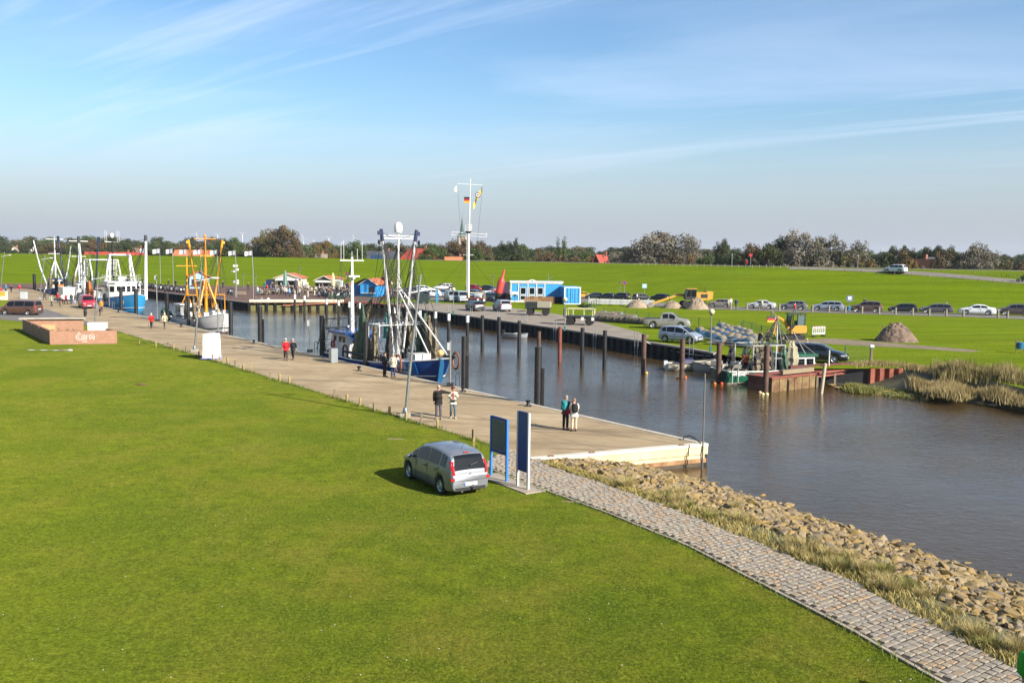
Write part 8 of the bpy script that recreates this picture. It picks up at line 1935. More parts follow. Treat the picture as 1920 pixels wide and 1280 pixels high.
# --- excavators
CATY = M('machine_yellow',(.56,.30,.03),.45,0,.12,1.5,coat=.2)
c = at(1303,578,FARZ); t = thing('wheeled_excavator','big yellow wheeled excavator with long arm lowered to the left','excavator',(c.x,c.y + 1.6,FARZ),R(4))
for x in (-1.5,1.4):
 for sg in (1,-1):
  w = P('wheel',MB().lathe([(.28,-.25),(.55,-.25),(.6,0),(.55,.25),(.28,.25)],16,(x,sg * 1.0,.6),'Y'),RUBBER,t,40); P('hub',MB().lathe([(.001,-.2),(.26,-.2),(.26,.2),(.001,.2)],12,(x,sg * 1.02,.6),'Y'),CATY,w)
P('undercarriage',MB().box((0,0,.8),(3.6,1.3,.5)),STEELD,t); P('turntable',MB().tube([(.3,0,1.0),(.3,0,1.3)],.7,14),BLACKP,t); P('house',MB().box((1.0,0,1.95),(3.0,2.3,1.25)),CATY,t); P('counterweight',MB().ext([(1.9,1.35),(2.9,1.5),(3.0,2.7),(1.9,2.75)],'Y',-1.18,1.18),CATY,t); P('engine_grille',MB().box((1.5,-1.17,2.0),(1.1,.04,.6)),BLACKP,t)
cb = P('cab',MB().ext([(-1.6,1.35),(.2,1.35),(.2,3.1),(-1.2,3.1),(-1.65,2.2)],'Y',-1.2,.1),BLACKP,t); P('cab_window',MB().ext([(-1.45,1.9),(-.8,1.9),(-.8,2.9),(-1.15,2.9)],'Y',-1.24,-1.21),GLASS,cb); P('cab_window',MB().box((-.25,-1.22,2.4),(.75,.04,1.0)),GLASS,cb); P('cab_roof',MB().box((-.6,-.55,3.14),(1.8,1.4,.1)),CATY,cb); P('exhaust',MB().tube([(2.0,.4,2.5),(2.0,.4,3.4)],.06,6),BLACKP,t)
bm_ = P('boom',MB().ext([(-.9,1.7),(-.6,2.1),(-2.4,2.35),(-3.9,1.75),(-3.95,1.45),(-2.5,1.9)],'Y',.15,.5),CATY,t); P('stick',MB().ext([(-3.7,1.85),(-4.0,1.35),(-6.8,.45),(-6.85,.7)],'Y',.17,.48),CATY,t); P('bucket',MB().ext([(-6.7,.75),(-6.6,.1),(-7.3,-.05),(-7.7,.3)],'Y',-.2,.85),plain('8a8276',.6),t); P('hydraulic_ram',MB().tube([(-1.2,.33,2.0),(-3.0,.33,2.25)],.08,7),CHROME,t)
c = at(1492,637,FARZ); t = thing('mini_excavator','small yellow and black mini excavator on the grass with raised arm','excavator',(c.x,c.y + .8,FARZ),R(5))
for sg in (1,-1):
 P('track',MB().ext([(-1.0,.12),(-.85,0),(.85,0),(1.0,.12),(1.0,.36),(.85,.46),(-.85,.46),(-1.0,.36)],'Y',sg * .55 - .16,sg * .55 + .16),RUBBER,t)
P('blade',MB().box((-1.35,0,.28),(.12,1.5,.45)),BLACKP,t); P('turntable',MB().tube([(0,0,.4),(0,0,.6)],.45,12),BLACKP,t); P('house',MB().ext([(-.5,.6),(1.0,.6),(1.12,.9),(1.05,1.45),(-.1,1.45),(-.5,.95)],'Y',-.7,.7),CATY,t); P('house_skirt',MB().box((.5,0,.62),(1.3,1.45,.12)),BLACKP,t)
fr = MB()
for x in (-.62,.12,.9):
 for y in (-.6,.6): fr.tube([(x,y,1.0),(x + (.12 if x < 0 else 0),y,2.55)],.05,6)
P('cab_frame',fr,BLACKP,t); P('cab_roof',MB().box((.16,0,2.6),(1.7,1.35,.10)),BLACKP,t); P('cab_glass',MB().box((.5,-.6,1.95),(.7,.02,1.0)),M('cab_glass',(.12,.17,.18),.1,0,.1,1),t); P('cab_glass',MB().box((-.52,0,1.9),(.02,1.1,1.1)),GLASS,t); P('seat',MB().box((.35,0,1.55),(.5,.5,.7)),BLACKP,t)
P('boom',MB().ext([(-.55,.85),(-.4,1.05),(-1.05,2.1),(-1.75,2.35),(-1.85,2.2),(-1.25,1.9)],'Y',-.13,.13),CATY,t); P('stick',MB().ext([(-1.6,2.4),(-1.9,2.3),(-2.1,.9),(-1.95,.9)],'Y',-.10,.10),CATY,t); P('bucket',MB().ext([(-2.15,.95),(-1.85,.95),(-1.7,.5),(-2.0,.35),(-2.35,.6)],'Y',-.25,.25),plain('c09a20'),t)
# barriers
def barrier(a,b,lab,n_,grp,red=True):
 t = thing('barrier',lab,'barrier',(0,0,0),0,grp); L = (b - a).length
 P('frame',MB().beam(a + Vector((0,0,.95)),b + Vector((0,0,.95)),.05,.22).beam(a + Vector((0,0,.3)),b + Vector((0,0,.3)),.05,.12),WHITEP,t)
 for i in range(n_ + 1): q = a.lerp(b,i / n_); P('slat',MB().box((q.x,q.y,q.z + .6),(.08,.05,.75)),WHITEP,t)
 if red:
  for i in range(4): q = a.lerp(b,(i + .5) / 4); P('red_stripe',MB().box((q.x,q.y - .035,q.z + .95),(L / 9,.02,.2)),plain('c02830'),t)
 for f in (.1,.9): q = a.lerp(b,f); P('foot',MB().box((q.x,q.y,q.z + .05),(.3,.7,.1)),BLACKP,t)
barrier(at(1523.5,631,FARZ),at(1546,630,FARZ) ,'red and white site barrier right of the mini excavator',6,None)
for o in ():
 pass
wl_l = ['first','second','third','fourth','fifth','sixth']
for i in range(6): barrier(at(1104 + i * 20.5,571.5 + i * .55,FARZ),at(1123.5 + i * 20.5,572 + i * .55,FARZ),'white slatted site barrier, %s from the left before the black cars' % wl_l[i],8,'white barriers by the road',False)
# wire fences
def wire_fence(pts,lab,h=1.1,col=plain('27524a'),n_=6,net_=True):
 t = thing('wire_fence',lab,'fence',(0,0,0))
 w = MB()
 for a,b in zip(pts,pts[1:]):
  k = max(1,int((b - a).length / 3))
  for i in range(k + 1): q = a.lerp(b,i / k); P('post',MB().tube([q,q + Vector((0,0,h))],.045,6),col,t)
  for j in range(n_): z = h * (.08 + .9 * j / (n_ - 1)); w.tube([a + Vector((0,0,z)),b + Vector((0,0,z))],.012,3)
 tag(P('wires',w,col,t),kind='stuff'); return t
wire_fence([at(1132,590,FARZ),at(1240,605,FARZ),at(1310,612,FARZ),at(1390,622,FARZ)],'thin green wire fence between the yard and the meadow')
wire_fence([at(1393,622,FARZ),at(1466,644,FARZ)],'dense green mesh fence behind the green boat',1.3,plain('1f5a4c'),14); wire_fence([at(1584,681,FARZ),at(1631,679,FARZ)],'short green wire fence on the bank above the rusty wall',1.35,plain('3a5a5c'),7)
wire_fence([at(1102,589,FARZ),at(1118,578,FARZ)],'green gate like fence piece beside the container bushes',1.5,plain('1c3f34'),8)
t = thing('gate_post','wooden gate post with white cap on the bank','post',at(1633,681,FARZ)); P('post',MB().box((0,0,.65),(.16,.16,1.3)),WOOD,t); P('cap',MB().box((0,0,1.38),(.3,.3,.2)),WHITEP,t)
for x,y,lab in ((1912,661,'blue litter bin on a post at the right edge of the meadow'),(1590,586,'turquoise litter bin beside the sign in the car row')):
 t = thing('litter_bin',lab,'bin',at(x,y,FARZ)); P('bin',MB().lathe([(.26,.35),(.3,.95),(.001,.95)],12),paint('1f6f9c'),t)
 for sg in (1,-1): P('post',MB().box((sg * .36,0,.6),(.08,.1,1.2)),WOOD,t)
# ================================================================== TREES, HOUSES AND THE FAR SKYLINE
def leaf_mat(name,c1,c2,c3,rnd=.15):
 m,nt,b,noise,rng_,mix,bump = node_mat(name)
 ge = nt.nodes.new('ShaderNodeNewGeometry'); c = mix(ge.outputs['Random Per Island'],c1,c2)
 c = mix(rng_(noise(.45,3),.42,.66,0,.8),c,c3)
 oi = nt.nodes.new('ShaderNodeObjectInfo'); hv = nt.nodes.new('ShaderNodeHueSaturation'); a_ = rng_(oi.outputs['Random'],0,1,1 - rnd,1 + rnd); h_ = rng_(oi.outputs['Random'],0,1,.515,.485)
 nt.links.new(a_,hv.inputs['Value']); nt.links.new(h_,hv.inputs['Hue']); nt.links.new(c,hv.inputs['Color'])
 nt.links.new(hv.outputs[0],b.inputs['Base Color']); b.inputs['Roughness'].default_value = .75; b.inputs['Specular IOR Level'].default_value = .2
 return m
LEAF = {'green': leaf_mat('leaf_green',(.045,.075,.016),(.085,.125,.03),(.07,.085,.02)),'dark': leaf_mat('leaf_dark',(.030,.045,.014),(.060,.080,.026),(.055,.055,.02)),'brown': leaf_mat('leaf_brown',(.085,.055,.028),(.135,.092,.045),(.10,.085,.035)),'olive': leaf_mat('leaf_olive',(.085,.085,.030),(.14,.13,.05),(.11,.075,.025)),'silver': leaf_mat('leaf_silver',(.15,.13,.09),(.215,.195,.145),(.12,.10,.055)),'autumn': leaf_mat('leaf_autumn',(.14,.085,.02),(.20,.13,.04),(.10,.095,.03))}
BARK = M('bark',(.09,.075,.06),.9,0,.3,3)
BARKP = M('bark_pale',(.26,.235,.20),.9,0,.3,3)
def crown_mesh(seed,shape,nclump,nleaf,leaf):
 r = np.random.default_rng(seed); V = []; cs = []
 for i in range(nclump):
  for _ in range(40):
   p = r.uniform(-1,1,3); q = np.linalg.norm(p)
   if q < 1 and q > .35: break
  z = p[2]
  if shape == 'round': w = math.sqrt(max(.05,1 - max(0,z) ** 2)) * (1 if z > -.5 else .9); c = np.array([p[0] * .5 * w,p[1] * .5 * w,.60 + .38 * z]); cr = r.uniform(.08,.17)
  elif shape == 'column': c = np.array([p[0] * .16 * (1 - .4 * abs(z)),p[1] * .16 * (1 - .4 * abs(z)),.53 + .45 * z]); cr = r.uniform(.04,.09)
  elif shape == 'flame': k = (1 - (z + 1) / 2) * .42 + .06; c = np.array([p[0] * k,p[1] * k,.55 + .43 * z]); cr = r.uniform(.05,.10)
  else: c = np.array([p[0] * .55,p[1] * .5,.45 + .42 * z * (1 - .3 * abs(p[0]))]); cr = r.uniform(.10,.19)      # bush
  cs.append((c,cr))
 for c,cr in cs:
  n = int(nleaf * (cr / .12) ** 1.6)
  d = r.normal(size=(n,3)); d /= np.linalg.norm(d,axis=1)[:,None]; rad_ = cr * r.uniform(.45,1.08,n)[:,None]
  P0 = c + d * rad_ * np.array([1,1,.8])
  a = r.normal(size=(n,3)); a /= np.linalg.norm(a,axis=1)[:,None]; b = np.cross(a,d + r.normal(size=(n,3)) * .6); b /= (np.linalg.norm(b,axis=1)[:,None] + 1e-6)
  s = leaf * r.uniform(.6,1.3,n)[:,None]
  V.append(np.stack([P0 - a * s,P0 + b * s * .6,P0 + a * s,P0 - b * s * .6],1))
 V = np.concatenate(V).reshape(-1,3); F = np.arange(len(V)).reshape(-1,4)
 return fast_mesh('crown',V,F),cs
def trunk_mesh(cs,shape,seed):
 r = random.Random(seed); mb = MB(); mb.tube([(0,0,0),(.01,0,.2),(0,.01,.42),(.01,0,.75)],[.028,.022,.016,.006],7)
 for c,cr in cs[:14]:
  z0 = r.uniform(.15,.45); e = Vector(c); mb.tube([(0,0,z0),Vector((0,0,z0)).lerp(e,.5) + Vector((0,0,.04)),e],[.012,.008,.003],5)
 return mb.mesh('trunk',60)
PROTO = {}
for nm,shp,nc,nl,lf,k in (('round','round',52,130,.021,3),('open','round',46,80,.021,3),('bush','bush',38,130,.026,3),('column','column',46,90,.016,2),('flame','flame',46,100,.018,2)):
 PROTO[nm] = []
 for i in range(k):
  cm_,cs = crown_mesh(hash((nm,i)) % 1000 if False else len(nm) * 100 + i * 7 + ord(nm[0]),shp,nc,nl,lf); PROTO[nm].append((cm_,trunk_mesh(cs,shp,i)))
tree_n = 0
def tree(px,top,w_px,Y,kind,leaf,label,grp,base=0.5,barkm=BARK,name='tree',cat='tree'):
 global tree_n
 tree_n += 1
 p = atY(px,478,Y); h = zat(px,top,Y) - base; w = w_px / FPX * Y
 t = thing(name,label,cat,(p.x,p.y,base),0,grp)
 cm_,tm = PROTO[kind][tree_n % len(PROTO[kind])]
 kx = {'round': .82,'open': .75,'bush': .85,'column': .36,'flame': .5}[kind]
 t.scale = (w / kx,w / kx,h); t.rotation_euler = (0,0,rng.uniform(0,6.28))
 obj('crown',cm_,LEAF[leaf],t); obj('trunk',tm,barkm,t)
 return t
def crestY(px):
 return interp([(0,374),(300,340),(550,322),(800,290),(1060,262),(1300,222),(1500,208),(1700,196),(1920,175)],px)
# far soft band of woods on the horizon, single trees one can tell apart
far = []
x = -30
fr_ = random.Random(3)
while x < 1960:
 w = fr_.uniform(34,62); hh_ = fr_.uniform(11,21)
 hz_ = 479 + (x - 960) * ROLL
 tree(x,hz_ - hh_ - (6 if x < 420 else 0),w,crestY(x) + fr_.uniform(230,420),'round' if fr_.random() < .6 else 'bush',fr_.choice(['dark','brown','green','dark','olive']),'distant tree in the hazy wood line along the horizon','distant woods behind the dike')
 x += w * .40
# nearer named trees, photograph order from left
TL = [(12,462,40,'round','dark',70),(62,452,40,'round','dark',120),(105,455,50,'round','brown',90),(150,447,46,'round','green',90),(178,450,40,'round','brown',95),(205,452,40,'round','dark',110),(236,455,36,'round','dark',120),(262,460,30,'round','olive',120),(290,458,34,'round','dark',100),(318,461,34,'round','dark',100),(345,458,34,'round','brown',100),
      (420,449,34,'round','dark',60),(442,445,36,'round','green',60),(462,452,36,'bush','brown',50),(482,445,40,'open','olive',40),(500,430,44,'open','olive',45),(532,425,56,'round','brown',32),(520,452,46,'round','dark',30),(551,446,36,'round','brown',34),(580,460,34,'bush','green',40),(612,452,32,'open','autumn',45),(590,463,30,'bush','olive',25),(640,462,34,'round','dark',70),(664,452,40,'round','green',60),(696,457,40,'round','dark',80),(728,456,44,'round','dark',80),(755,459,40,'round','brown',80),(790,460,36,'round','dark',60),
      (815,460,44,'round','green',36),(846,451,46,'round','brown',60),(872,449,46,'round','brown',66),(902,453,38,'round','brown',50),(886,464,36,'round','green',30),(918,469,36,'bush','olive',24),(940,452,28,'flame','dark',36),(955,450,28,'flame','dark',36),(968,446,28,'flame','dark',36),(982,455,28,'flame','green',34),(945,465,50,'bush','dark',30),(978,468,50,'bush','dark',30),(1008,462,36,'bush','brown',40),(1028,464,40,'bush','brown',28),(1046,440,15,'column','green',36),(1057,441,16,'column','green',36),(1075,474,40,'bush','brown',24),(1096,466,36,'bush','green',30),(1100,476,30,'bush','autumn',22),
      (1160,472,40,'open','silver',30),(1180,463,40,'open','silver',24),(1205,449,60,'open','silver',26),(1240,436,80,'open','silver',30),(1270,440,70,'open','silver',26),(1295,443,40,'open','silver',24),(1220,470,60,'bush','silver',16),(1262,472,56,'bush','brown',16),(1300,474,46,'bush','autumn',16),(1326,468,40,'bush','green',16),(1345,451,22,'column','dark',60),(1358,450,24,'round','dark',60),(1378,467,50,'bush','dark',16),(1410,457,56,'round','brown',18),(1440,459,50,'round','dark',16),(1460,446,50,'round','dark',26),(1485,433,50,'open','silver',24),(1508,437,54,'open','silver',20),(1540,446,50,'open','silver',20),(1565,442,44,'open','silver',20),(1500,474,60,'bush','silver',12),(1545,476,60,'bush','silver',12),(1585,470,40,'bush','olive',14),
      (1612,452,40,'open','silver',18),(1622,472,40,'bush','autumn',14),(1660,468,44,'bush','dark',16),(1690,463,50,'bush','brown',16),(1705,472,40,'bush','autumn',14),(1672,461,26,'round','dark',80),(1695,462,26,'round','dark',80),(1712,463,18,'column','dark',80),(1735,463,30,'round','dark',80),(1758,462,30,'round','dark',80),(1780,463,30,'round','dark',80),(1768,470,50,'open','brown',22),(1800,476,40,'bush','dark',18),(1822,462,44,'open','silver',18),(1838,457,50,'open','silver',20),(1858,470,46,'open','silver',16),(1885,478,40,'bush','olive',16),(1912,484,40,'bush','brown',20),(1600,490,24,'bush','silver',8),(1640,490,26,'bush','silver',8),(1730,492,24,'bush','silver',10)]
kindw = {'round': 'round crowned','open': 'loose crowned','bush': 'low bushy','column': 'slim upright','flame': 'pointed'}
leafw = {'green': 'green','dark': 'dark green','brown': 'russet brown','olive': 'olive brown','silver': 'silvery grey','autumn': 'orange brown'}
marks = [(60,'the small church at far left'),(190,'the far left masts'),(300,'the left white flags'),(410,'the yellow rig'),(470,'the rightmost white flags'),(560,'the tallest brown tree'),(700,'the cutter aft mast'),(790,'the cutter main mast'),(880,'the church spire'),(960,'the red buoy'),(1060,'the blue office'),(1150,'the red A-frame house'),(1320,'the pile of white barriers'),(1450,'the silver coupe'),(1600,'the blue grey estate car'),(1700,'the white off-roader on the ramp'),(1800,'the orange roofed farmhouse'),(2000,'the right picture edge')]
used_l = {}
for px,top,w,kd,lf,back in TL:
 mk = next(m for x_,m in marks if px <= x_)
 lb = '%s %s %s beyond the dike above %s' % (kindw[kd],leafw[lf],'shrub' if kd == 'bush' else 'tree',mk); lb0 = lb
 used_l[lb] = used_l.get(lb,0) + 1
 if used_l[lb] > 1: lb = '%s %s' % (['','','second','third','fourth','fifth','sixth','seventh','eighth'][used_l[lb]],lb0.replace(' beyond the dike',' from left'))
 tree(px,top,w,crestY(px) + back,kd,lf,lb,'trees beyond the dike',barkm=BARKP if lf in ('silver',) or kd == 'open' else BARK,name='shrub' if kd == 'bush' else 'tree',cat='shrub' if kd == 'bush' else 'tree')
# bush by the container
t = tree(1097,566,22,at(1097,578,FARZ).y,'bush','green','green bush beside the blue container and white barriers',None,FARZ,BARK,'shrub','shrub')
# --- houses behind the dike
REDT = M('red_tiles',(.40,.055,.03),.75,0,.2,.8,bump=.3); ORT = M('orange_roof',(.52,.17,.07),.8,0,.2,.8); DKT = M('slate_roof',(.05,.055,.065),.6,0,.2,.8); BRW = M('house_brick',(.24,.10,.07),.85,0,.2,1.0)
def house(px0,px1,ridge,Y,roofm,wallm,lab,rz=0.0,hip=False,gable_front=False,solar=False,eave=None,wallh=4.0):
 c = atY((px0 + px1) / 2,478,Y); w = (px1 - px0) / FPX * Y; H = zat((px0 + px1) / 2,ridge,Y); t = thing('house',lab,'house',(c.x,c.y,0),rz); d = 9.0
 ev = eave if eave else max(2.5,H - 4.2)
 if gable_front:
  wall,roof = gable(w,d,ev,H - ev - .1,.4)
 else:
  roof = MB(); k = w * .22 if hip else 0
  A = [(-w / 2 - .4,-d / 2 - .4,ev),(w / 2 + .4,-d / 2 - .4,ev),(w / 2 + .4,d / 2 + .4,ev),(-w / 2 - .4,d / 2 + .4,ev),(-w / 2 - .4 + k * 1.0,0,H),(w / 2 + .4 - k,0,H)]
  roof.add(A,[(0,1,5,4),(2,3,4,5),(1,2,5),(3,0,4),(3,2,1,0)]); wall = MB().box((0,0,ev / 2),(w,d,ev - .02))
 wl_ = P('wall',wall,wallm,t); rf = P('roof',roof,roofm,t); P('chimney',MB().box((w * .2,.6,H + .3),(.7,.7,1.6)),BRW,rf)
 n_ = max(2,int(w / 3))
 for i in range(n_): f = P('window',MB().box((-w / 2 + w * (i + .5) / n_,-d / 2 - .03,ev * .6),(1.1,.08,1.2)),WHITEP,t); P('pane',MB().box((-w / 2 + w * (i + .5) / n_,-d / 2 - .08,ev * .6),(.9,.03,1.0)),GLASS,f)
 if solar:
  sl_ = Vector((0,d / 2 + .4,H - ev)).normalized(); nm_ = Vector((0,-sl_.z,sl_.y))
  for i in range(4):
   x = -w * .38 + i * w * .13; a = Vector((x,-d / 2,ev + .4)) + nm_ * .1; P('solar_panel',MB().add([a,a + Vector((w * .11,0,0)),a + Vector((w * .11,0,0)) + sl_ * 3.6,a + sl_ * 3.6],[(0,1,2,3)]),M('solar',(.02,.05,.10),.15,0,.1,1),rf)
 return t
house(163,272,472.5,402,REDT,BRW,'long low red tiled building behind the blue cutter gantry',R(5)); house(329,396,468.5,365,ORT,BRW,'orange roofed farmhouse behind the yellow rig',R(-6)); house(252,268,465,420,plain('7a6450'),BRW,'brown roofed gable above the left white flags',0,False,True)
house(690,746,470.5,345,DKT,BRW,'dark slate roofed house with solar panels behind the cutter derricks',R(8),False,False,True); house(757,815,466,335,REDT,BRW,'bright red hipped roof house right of the cutter mast',R(-20),True); house(836,874,481.5,320,ORT,plain('c87a50'),'low orange roofed shed behind the signal mast',0); house(1110,1145,477.5,285,REDT,plain('2a2430'),'red A-frame house with dark timber gable and chimney',R(-25),False,True,False,3.2)
house(590,612,476,350,plain('8a7a6c'),plain('c8c4b8'),'pale bungalow roof behind the kiosks',R(10)); house(1040,1056,484,300,ORT,BRW,'small orange gable among the bushes left of the slim poplars',0,False,True); house(1726,1748,485.5,225,ORT,BRW,'orange roofed farmhouse gable right of the white off-roader',R(30),False,True); house(1736,1772,482,232,DKT,BRW,'dark roofed barn beside the orange farmhouse gable',R(5))
house(18,38,463,520,plain('c8a890'),WHITEP,'pale roofed house at the far left of the skyline',R(20),False,True); house(40,56,466.5,520,DKT,plain('2a3038'),'dark roofed barn at the far left of the skyline',0); house(56,70,463,510,plain('d8d4cc'),WHITEP,'white gabled house left of the far white masts',R(15),False,True); house(8,20,467,540,DKT,plain('30343c'),'low dark barn at the left picture edge',0)
# church with green spire
def church(px,Y,top,eave_y,w_px,body_y,label,spirem,wallm):
 c = atY(px,478,Y); w = w_px / FPX * Y; zt_ = zat(px,top,Y); ze = zat(px,eave_y,Y); t = thing('church',label,'church',(c.x,c.y,0),R(12))
 P('tower',MB().box((0,0,ze / 2),(w,w,ze)),wallm,t)
 s = MB(); rings = []
 for f,z in ((.62,ze),(.50,ze + (zt_ - ze) * .08),(.24,ze + (zt_ - ze) * .20),(.16,ze + (zt_ - ze) * .45),(.07,ze + (zt_ - ze) * .78),(.01,zt_)): rings.append([Vector((w * f * math.cos(k * PI / 4 + PI / 8) * 1.15,w * f * math.sin(k * PI / 4 + PI / 8) * 1.15,z)) for k in range(8)])
 s.loft(rings,True,True); sp = P('spire',s,spirem,t); P('weather_vane',MB().tube([(0,0,zt_),(0,0,zt_ + 2)],.15,5),BLACKP,sp)
 for sg in (-1,1): P('louvre',MB().box((sg * w * .2,-w / 2 - .05,ze - w * .3),(w * .14,.1,w * .3)),BLACKP,t)
 P('nave',MB().ext([(-w * .55,0),(w * .55,0),(w * .55,ze * .25),(0,ze * .42),(-w * .55,ze * .25)],'X',w / 2,w * 3),wallm,t)
church(866,900,407,443,15,0,'stone church tower with slender green copper spire',M('copper',(.045,.10,.08),.7,0,.2,.3),M('church_stone',(.36,.29,.22),.9,0,.15,.3)); church(3,1100,442,451,7,0,'tiny brick church tower at the far left horizon',plain('30363a'),plain('a06a54'))
# wind turbines far away
def turbine(px,hub,blade,Y,a0,lab):
 c = atY(px,478,Y); zh = zat(px,hub,Y); rb = blade / FPX * Y; t = thing('wind_turbine',lab,'wind turbine',(c.x,c.y,-2),0,'wind turbines on the horizon'); m = M('turbine_grey',(.55,.56,.58),.6,0,.05,.1)
 P('tower',MB().tube([(0,0,0),(0,0,zh + 2)],[2.4,1.3],8),m,t,50); P('nacelle',MB().box((0,0,zh + 2),(2.5,6,2.6)),m,t)
 for k in range(3):
  a = a0 + k * 2 * PI / 3; P('blade',MB().tube([(0,-3.4,zh + 2),(rb * .3 * math.sin(a),-3.4,zh + 2 + rb * .3 * math.cos(a)),(rb * math.sin(a),-3.4,zh + 2 + rb * math.cos(a))],[.8,1.1,.25],5),m,t)
for i,(px,hub,bl_,lab) in enumerate(((369,440,8,'wind turbine just left of the yellow main mast'),(455,439,8,'wind turbine left of the bare trees'),(569,447,10,'wind turbine just right of the tallest brown tree'),(588,452,6,'small wind turbine between two taller ones'),(617,447,8,'wind turbine above the orange brown tree'),(664,447,9,'wind turbine behind the cutter aft mast'),(642,455,6,'faint small wind turbine left of the cutter aft mast'),(409,441,8,'wind turbine right of the yellow derrick'),(1654,467,6,'faint wind turbine above the white off-roader'))):
 turbine(px,hub,bl_,3300,.4 + i * .7,lab)
# ================================================================== GRASS, REEDS, WEEDS
def blade_mat(name,c1,c2,c3,tip=None):
 m,nt,b,noise,rng_,mix,bump = node_mat(name)
 ge = nt.nodes.new('ShaderNodeNewGeometry'); c = mix(ge.outputs['Random Per Island'],c1,c2); c = mix(rng_(noise(.35,4),.42,.64,0,.8),c,c3)
 nt.links.new(c,b.inputs['Base Color']); b.inputs['Roughness'].default_value = .7; b.inputs['Specular IOR Level'].default_value = .2
 return m
def to_sn(x,y):
 dx_,dy_ = x - Q0.x,y - Q0.y
 return dx_ * QD.x + dy_ * QD.y,dx_ * QN.x + dy_ * QN.y
def on_lawn(s,n):
 if n > -8.7: return False
 if s < 2.2 and n > interp(PATHL,s) - .05: return False
 if 85 < s < 120 and n > -17.6: return False
 return True
N = 420000
u = nrng.uniform(0,1,N); r_ = 1 / (1 / 17.0 + u * (1 / 75.0 - 1 / 17.0)); th = nrng.uniform(-.56,.56,N)
X,Yg = r_ * np.sin(th),r_ * np.cos(th)
S = (X - Q0.x) * QD.x + (Yg - Q0.y) * QD.y; Nn = (X - Q0.x) * QN.x + (Yg - Q0.y) * QN.y
pl = np.interp(S,[a for a,_ in PATHL],[b for _,b in PATHL])
ok = (Nn < -8.65) & ~((S < 2.3) & (Nn > pl - .04)) & ~((S > 85) & (Nn > -17.6))
X,Yg,S,Nn,r_ = X[ok],Yg[ok],S[ok],Nn[ok],r_[ok]
pz = -29.0 - Nn; Z = -.012 + .15 * np.log1p(np.exp(np.clip(pz * .55,-30,30))) / .55 + .05 * np.sin(S * .13 + Nn * .21) * np.sin(Nn * .17) * (Nn < -16)
kp = nrng.uniform(0,1,len(X)) < np.clip((62 - r_) / 30,0,1); X,Yg,S,Nn,r_,Z = X[kp],Yg[kp],S[kp],Nn[kp],r_[kp],Z[kp]
hgt = nrng.uniform(.010,.032,len(X)); wid = nrng.uniform(.005,.011,len(X)) * (1 + r_ / 30)
def lawn_blade_mat():
 m,nt,b,noise,rng_,mix,bump = node_mat('lawn_blades')
 ge = nt.nodes.new('ShaderNodeNewGeometry'); c = mix(rng_(ge.outputs['Random Per Island'],.4,1,0,.85),mix(rng_(ge.outputs['Random Per Island'],0,.3,.7,0),lawn_colour(nt,noise,rng_,mix),(.025,.048,.005)),(.26,.30,.055))
 nt.links.new(c,b.inputs['Base Color']); b.inputs['Roughness'].default_value = .85; b.inputs['Specular IOR Level'].default_value = .05
 return m
LB_ = lawn_blade_mat()
o = obj('lawn_grass',blades('lawn_grass',np.stack([X,Yg,Z - .005],1),hgt,wid,hgt * nrng.uniform(.2,.9,len(X)),LB_),LB_); tag(o,'short mown grass of the near lawn','grass',kind='stuff')
# daisies and bits of litter in the lawn
nd = 70; ok_i = nrng.choice(len(X),nd,replace=False)
dm = MB()
for i in ok_i:
 if r_[i] < 60: dm.lathe([(.001,.035),(.014,.035),(.012,.04),(.001,.042)],6,(X[i],Yg[i],Z[i]))
tag(quick('daisies',dm,WHITEP),'scattered white daisies in the lawn','flowers',kind='stuff')
# bare worn spots
for i,(x,y,rx,ry) in enumerate(((742,822,.5,.2),(1460,1085,.5,.16),(1090,940,.7,.14))):
 p = at(x,y); k = 14; q = [Vector((p.x + rx * math.cos(2 * PI * j / k) * rng.uniform(.6,1.15),p.y + ry * math.sin(2 * PI * j / k) * rng.uniform(.6,1.15))) for j in range(k)]
 s_,n_ = to_sn(p.x,p.y); sheet('bare_soil',q,lawn_z(s_,n_) + .007,M('soil',(.23,.19,.07),.95,0,.3,6))
# unmown fringe at the quay edge and round the stakes
pts = []
for s_ in np.arange(3.5,84,.012):
 if rng.random() < .5 + .4 * math.sin(s_ * 1.3) * math.sin(s_ * .37): pts.append(Q(s_,-8.52 - abs(rng.gauss(0,.16)),-.01))
for x,y in stk:
 p = at(x,y)
 for _ in range(60): pts.append(p + Vector((rng.gauss(0,.16),rng.gauss(0,.16),-.01)))
for s_ in np.arange(-34,1.5,.02):
 if rng.random() < .55: pts.append(Q(s_,interp(PATHL,s_) - abs(rng.gauss(0,.12)) - .02,-.01))
A = np.array([tuple(p) for p in pts]); h = nrng.uniform(.06,.22,len(A)); FB = blade_mat('fringe_blades',(.055,.11,.012),(.12,.19,.025),(.16,.16,.04))
o = obj('edge_grass',blades('edge_grass',A,h,nrng.uniform(.012,.025,len(A)),h * .6,FB),FB); tag(o,'longer unmown grass along the quay and path edge','grass',kind='stuff')
